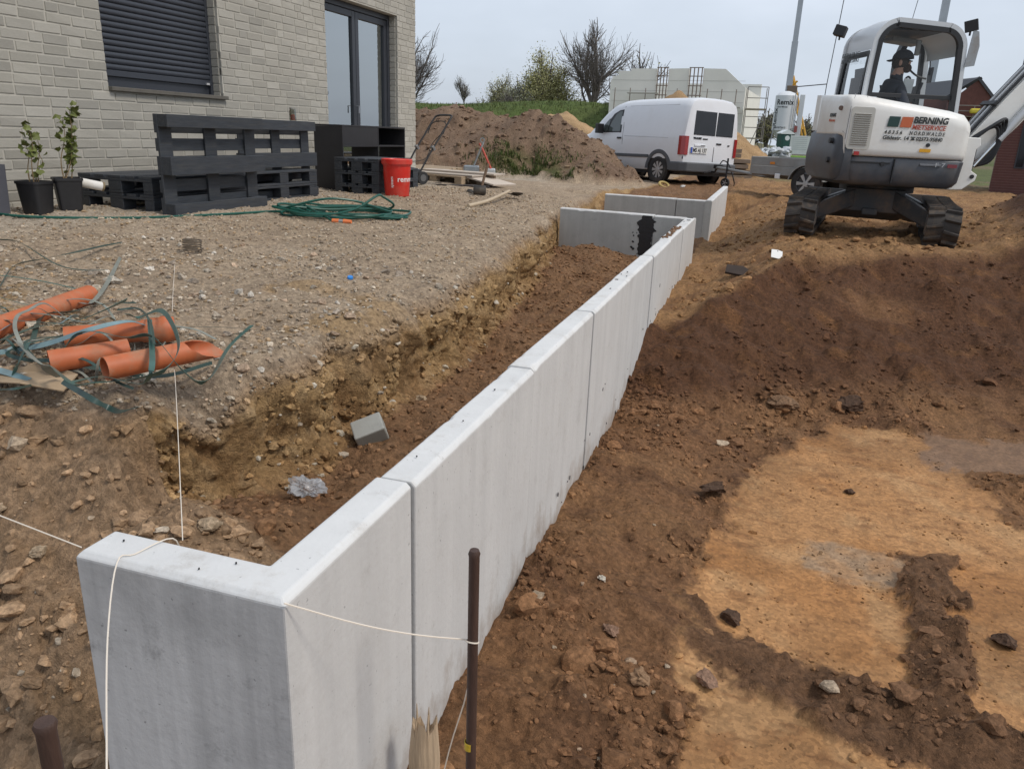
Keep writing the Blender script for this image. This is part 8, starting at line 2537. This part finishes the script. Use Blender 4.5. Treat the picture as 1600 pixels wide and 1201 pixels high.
tree('leafy_tree', (-32.6, 101, 1.9), 6.4, 1.45, 23, 'low tree with whitish blossom at the left of the green trees', leaf=pale, leafn=14000, first=.14)
tree('young_conifer', (-19.8, 50.5, 2.35), 2.1, 0.55, 31, 'thin young tree alone on the grassed bank', leaf=pale, leafn=700, first=.4, depth=5, tw=.006)
tree('shrub', (-17.3, 52.5, 2.2), 1.3, 1.2, 32, 'small bare shrub on the bank right of the thin young tree', first=.2, depth=5, tw=.006)
for i, (x, y, h, sd) in enumerate(((-6, 150, 5.5, 41), (-1, 148, 7.2, 42), (4.5, 150, 6.6, 43), (9.5, 152, 7.4, 44), (15, 150, 6.0, 45), (21, 150, 6.6, 46), (30, 152, 7, 47))):
    tree('leafy_tree', (x, y, -0.4), h, 1.2, sd, ['hazy tree low behind the unfinished house', 'hazy green tree left of the white silo', 'hazy green tree right behind the white silo', 'hazy tree between silo and excavator', 'hazy tree behind the excavator hood', 'hazy tree under the excavator cab window', 'hazy tree behind the red gabled house'][i], leaf=green, leafn=6500, first=.12, depth=5, tw=.03)


# ---- grass: tufts on the heap foot and along the bank
def grass(name, x, y, z, h, label, col):
    n = len(x)
    a = nrng.uniform(0, 2 * PI, n); lean = nrng.uniform(0.1, 0.7, n) * h; w = 0.10 * h + 0.002
    dx, dy = np.cos(a), np.sin(a)
    b0 = np.stack([x - dy * w, y + dx * w, z], 1); b1 = np.stack([x + dy * w, y - dx * w, z], 1); tp = np.stack([x + dx * lean, y + dy * lean, z + h], 1)
    V = np.stack([b0, b1, tp], 1).reshape(-1, 3)
    me = fast_mesh(name, V, np.arange(3 * n).reshape(-1, 3), np.repeat(vary(col, n, .2), 3, axis=0), None, False)
    o = link_mesh(name, me, MATS['leafage']); tag(o, label, 'grass', kind='stuff')


def grasses():
    n = 6500
    x = -5.0 + nrng.normal(0, .55, n); y = 16.85 + nrng.normal(0, .40, n)
    z, w = ground(x, y); k = (fbm(x * 1.6, y * 1.6, 3, 210) > -0.15) & (w['mound'] > 0.1); x, y, z = x[k], y[k], z[k]
    grass('grass', x, y, z - .01, nrng.uniform(.04, .13, len(x)), 'tufts of fresh green grass at the foot of the brown heap', [(.075, .105, .022), (.055, .085, .02), (.11, .12, .04)])
    n = 14000
    x = nrng.uniform(-24, -6, n); y = 40.5 + nrng.uniform(0, 7, n)
    bk = np.clip((6 - np.abs(y - 46)) / 6, 0, 1); bk = bk * bk * (3 - 2 * bk) * sstep(-2.0, -9.0, x + 0.1 * (y - 46)); z = -0.28 + 2.9 * bk * (1 + .06 * np.sin(x * .4))
    grass('grass', x, y, z - .06, nrng.uniform(.05, .20, n), 'rough green grass covering the earth bank', [(.085, .115, .028), (.065, .095, .022), (.12, .125, .045)])


grasses()
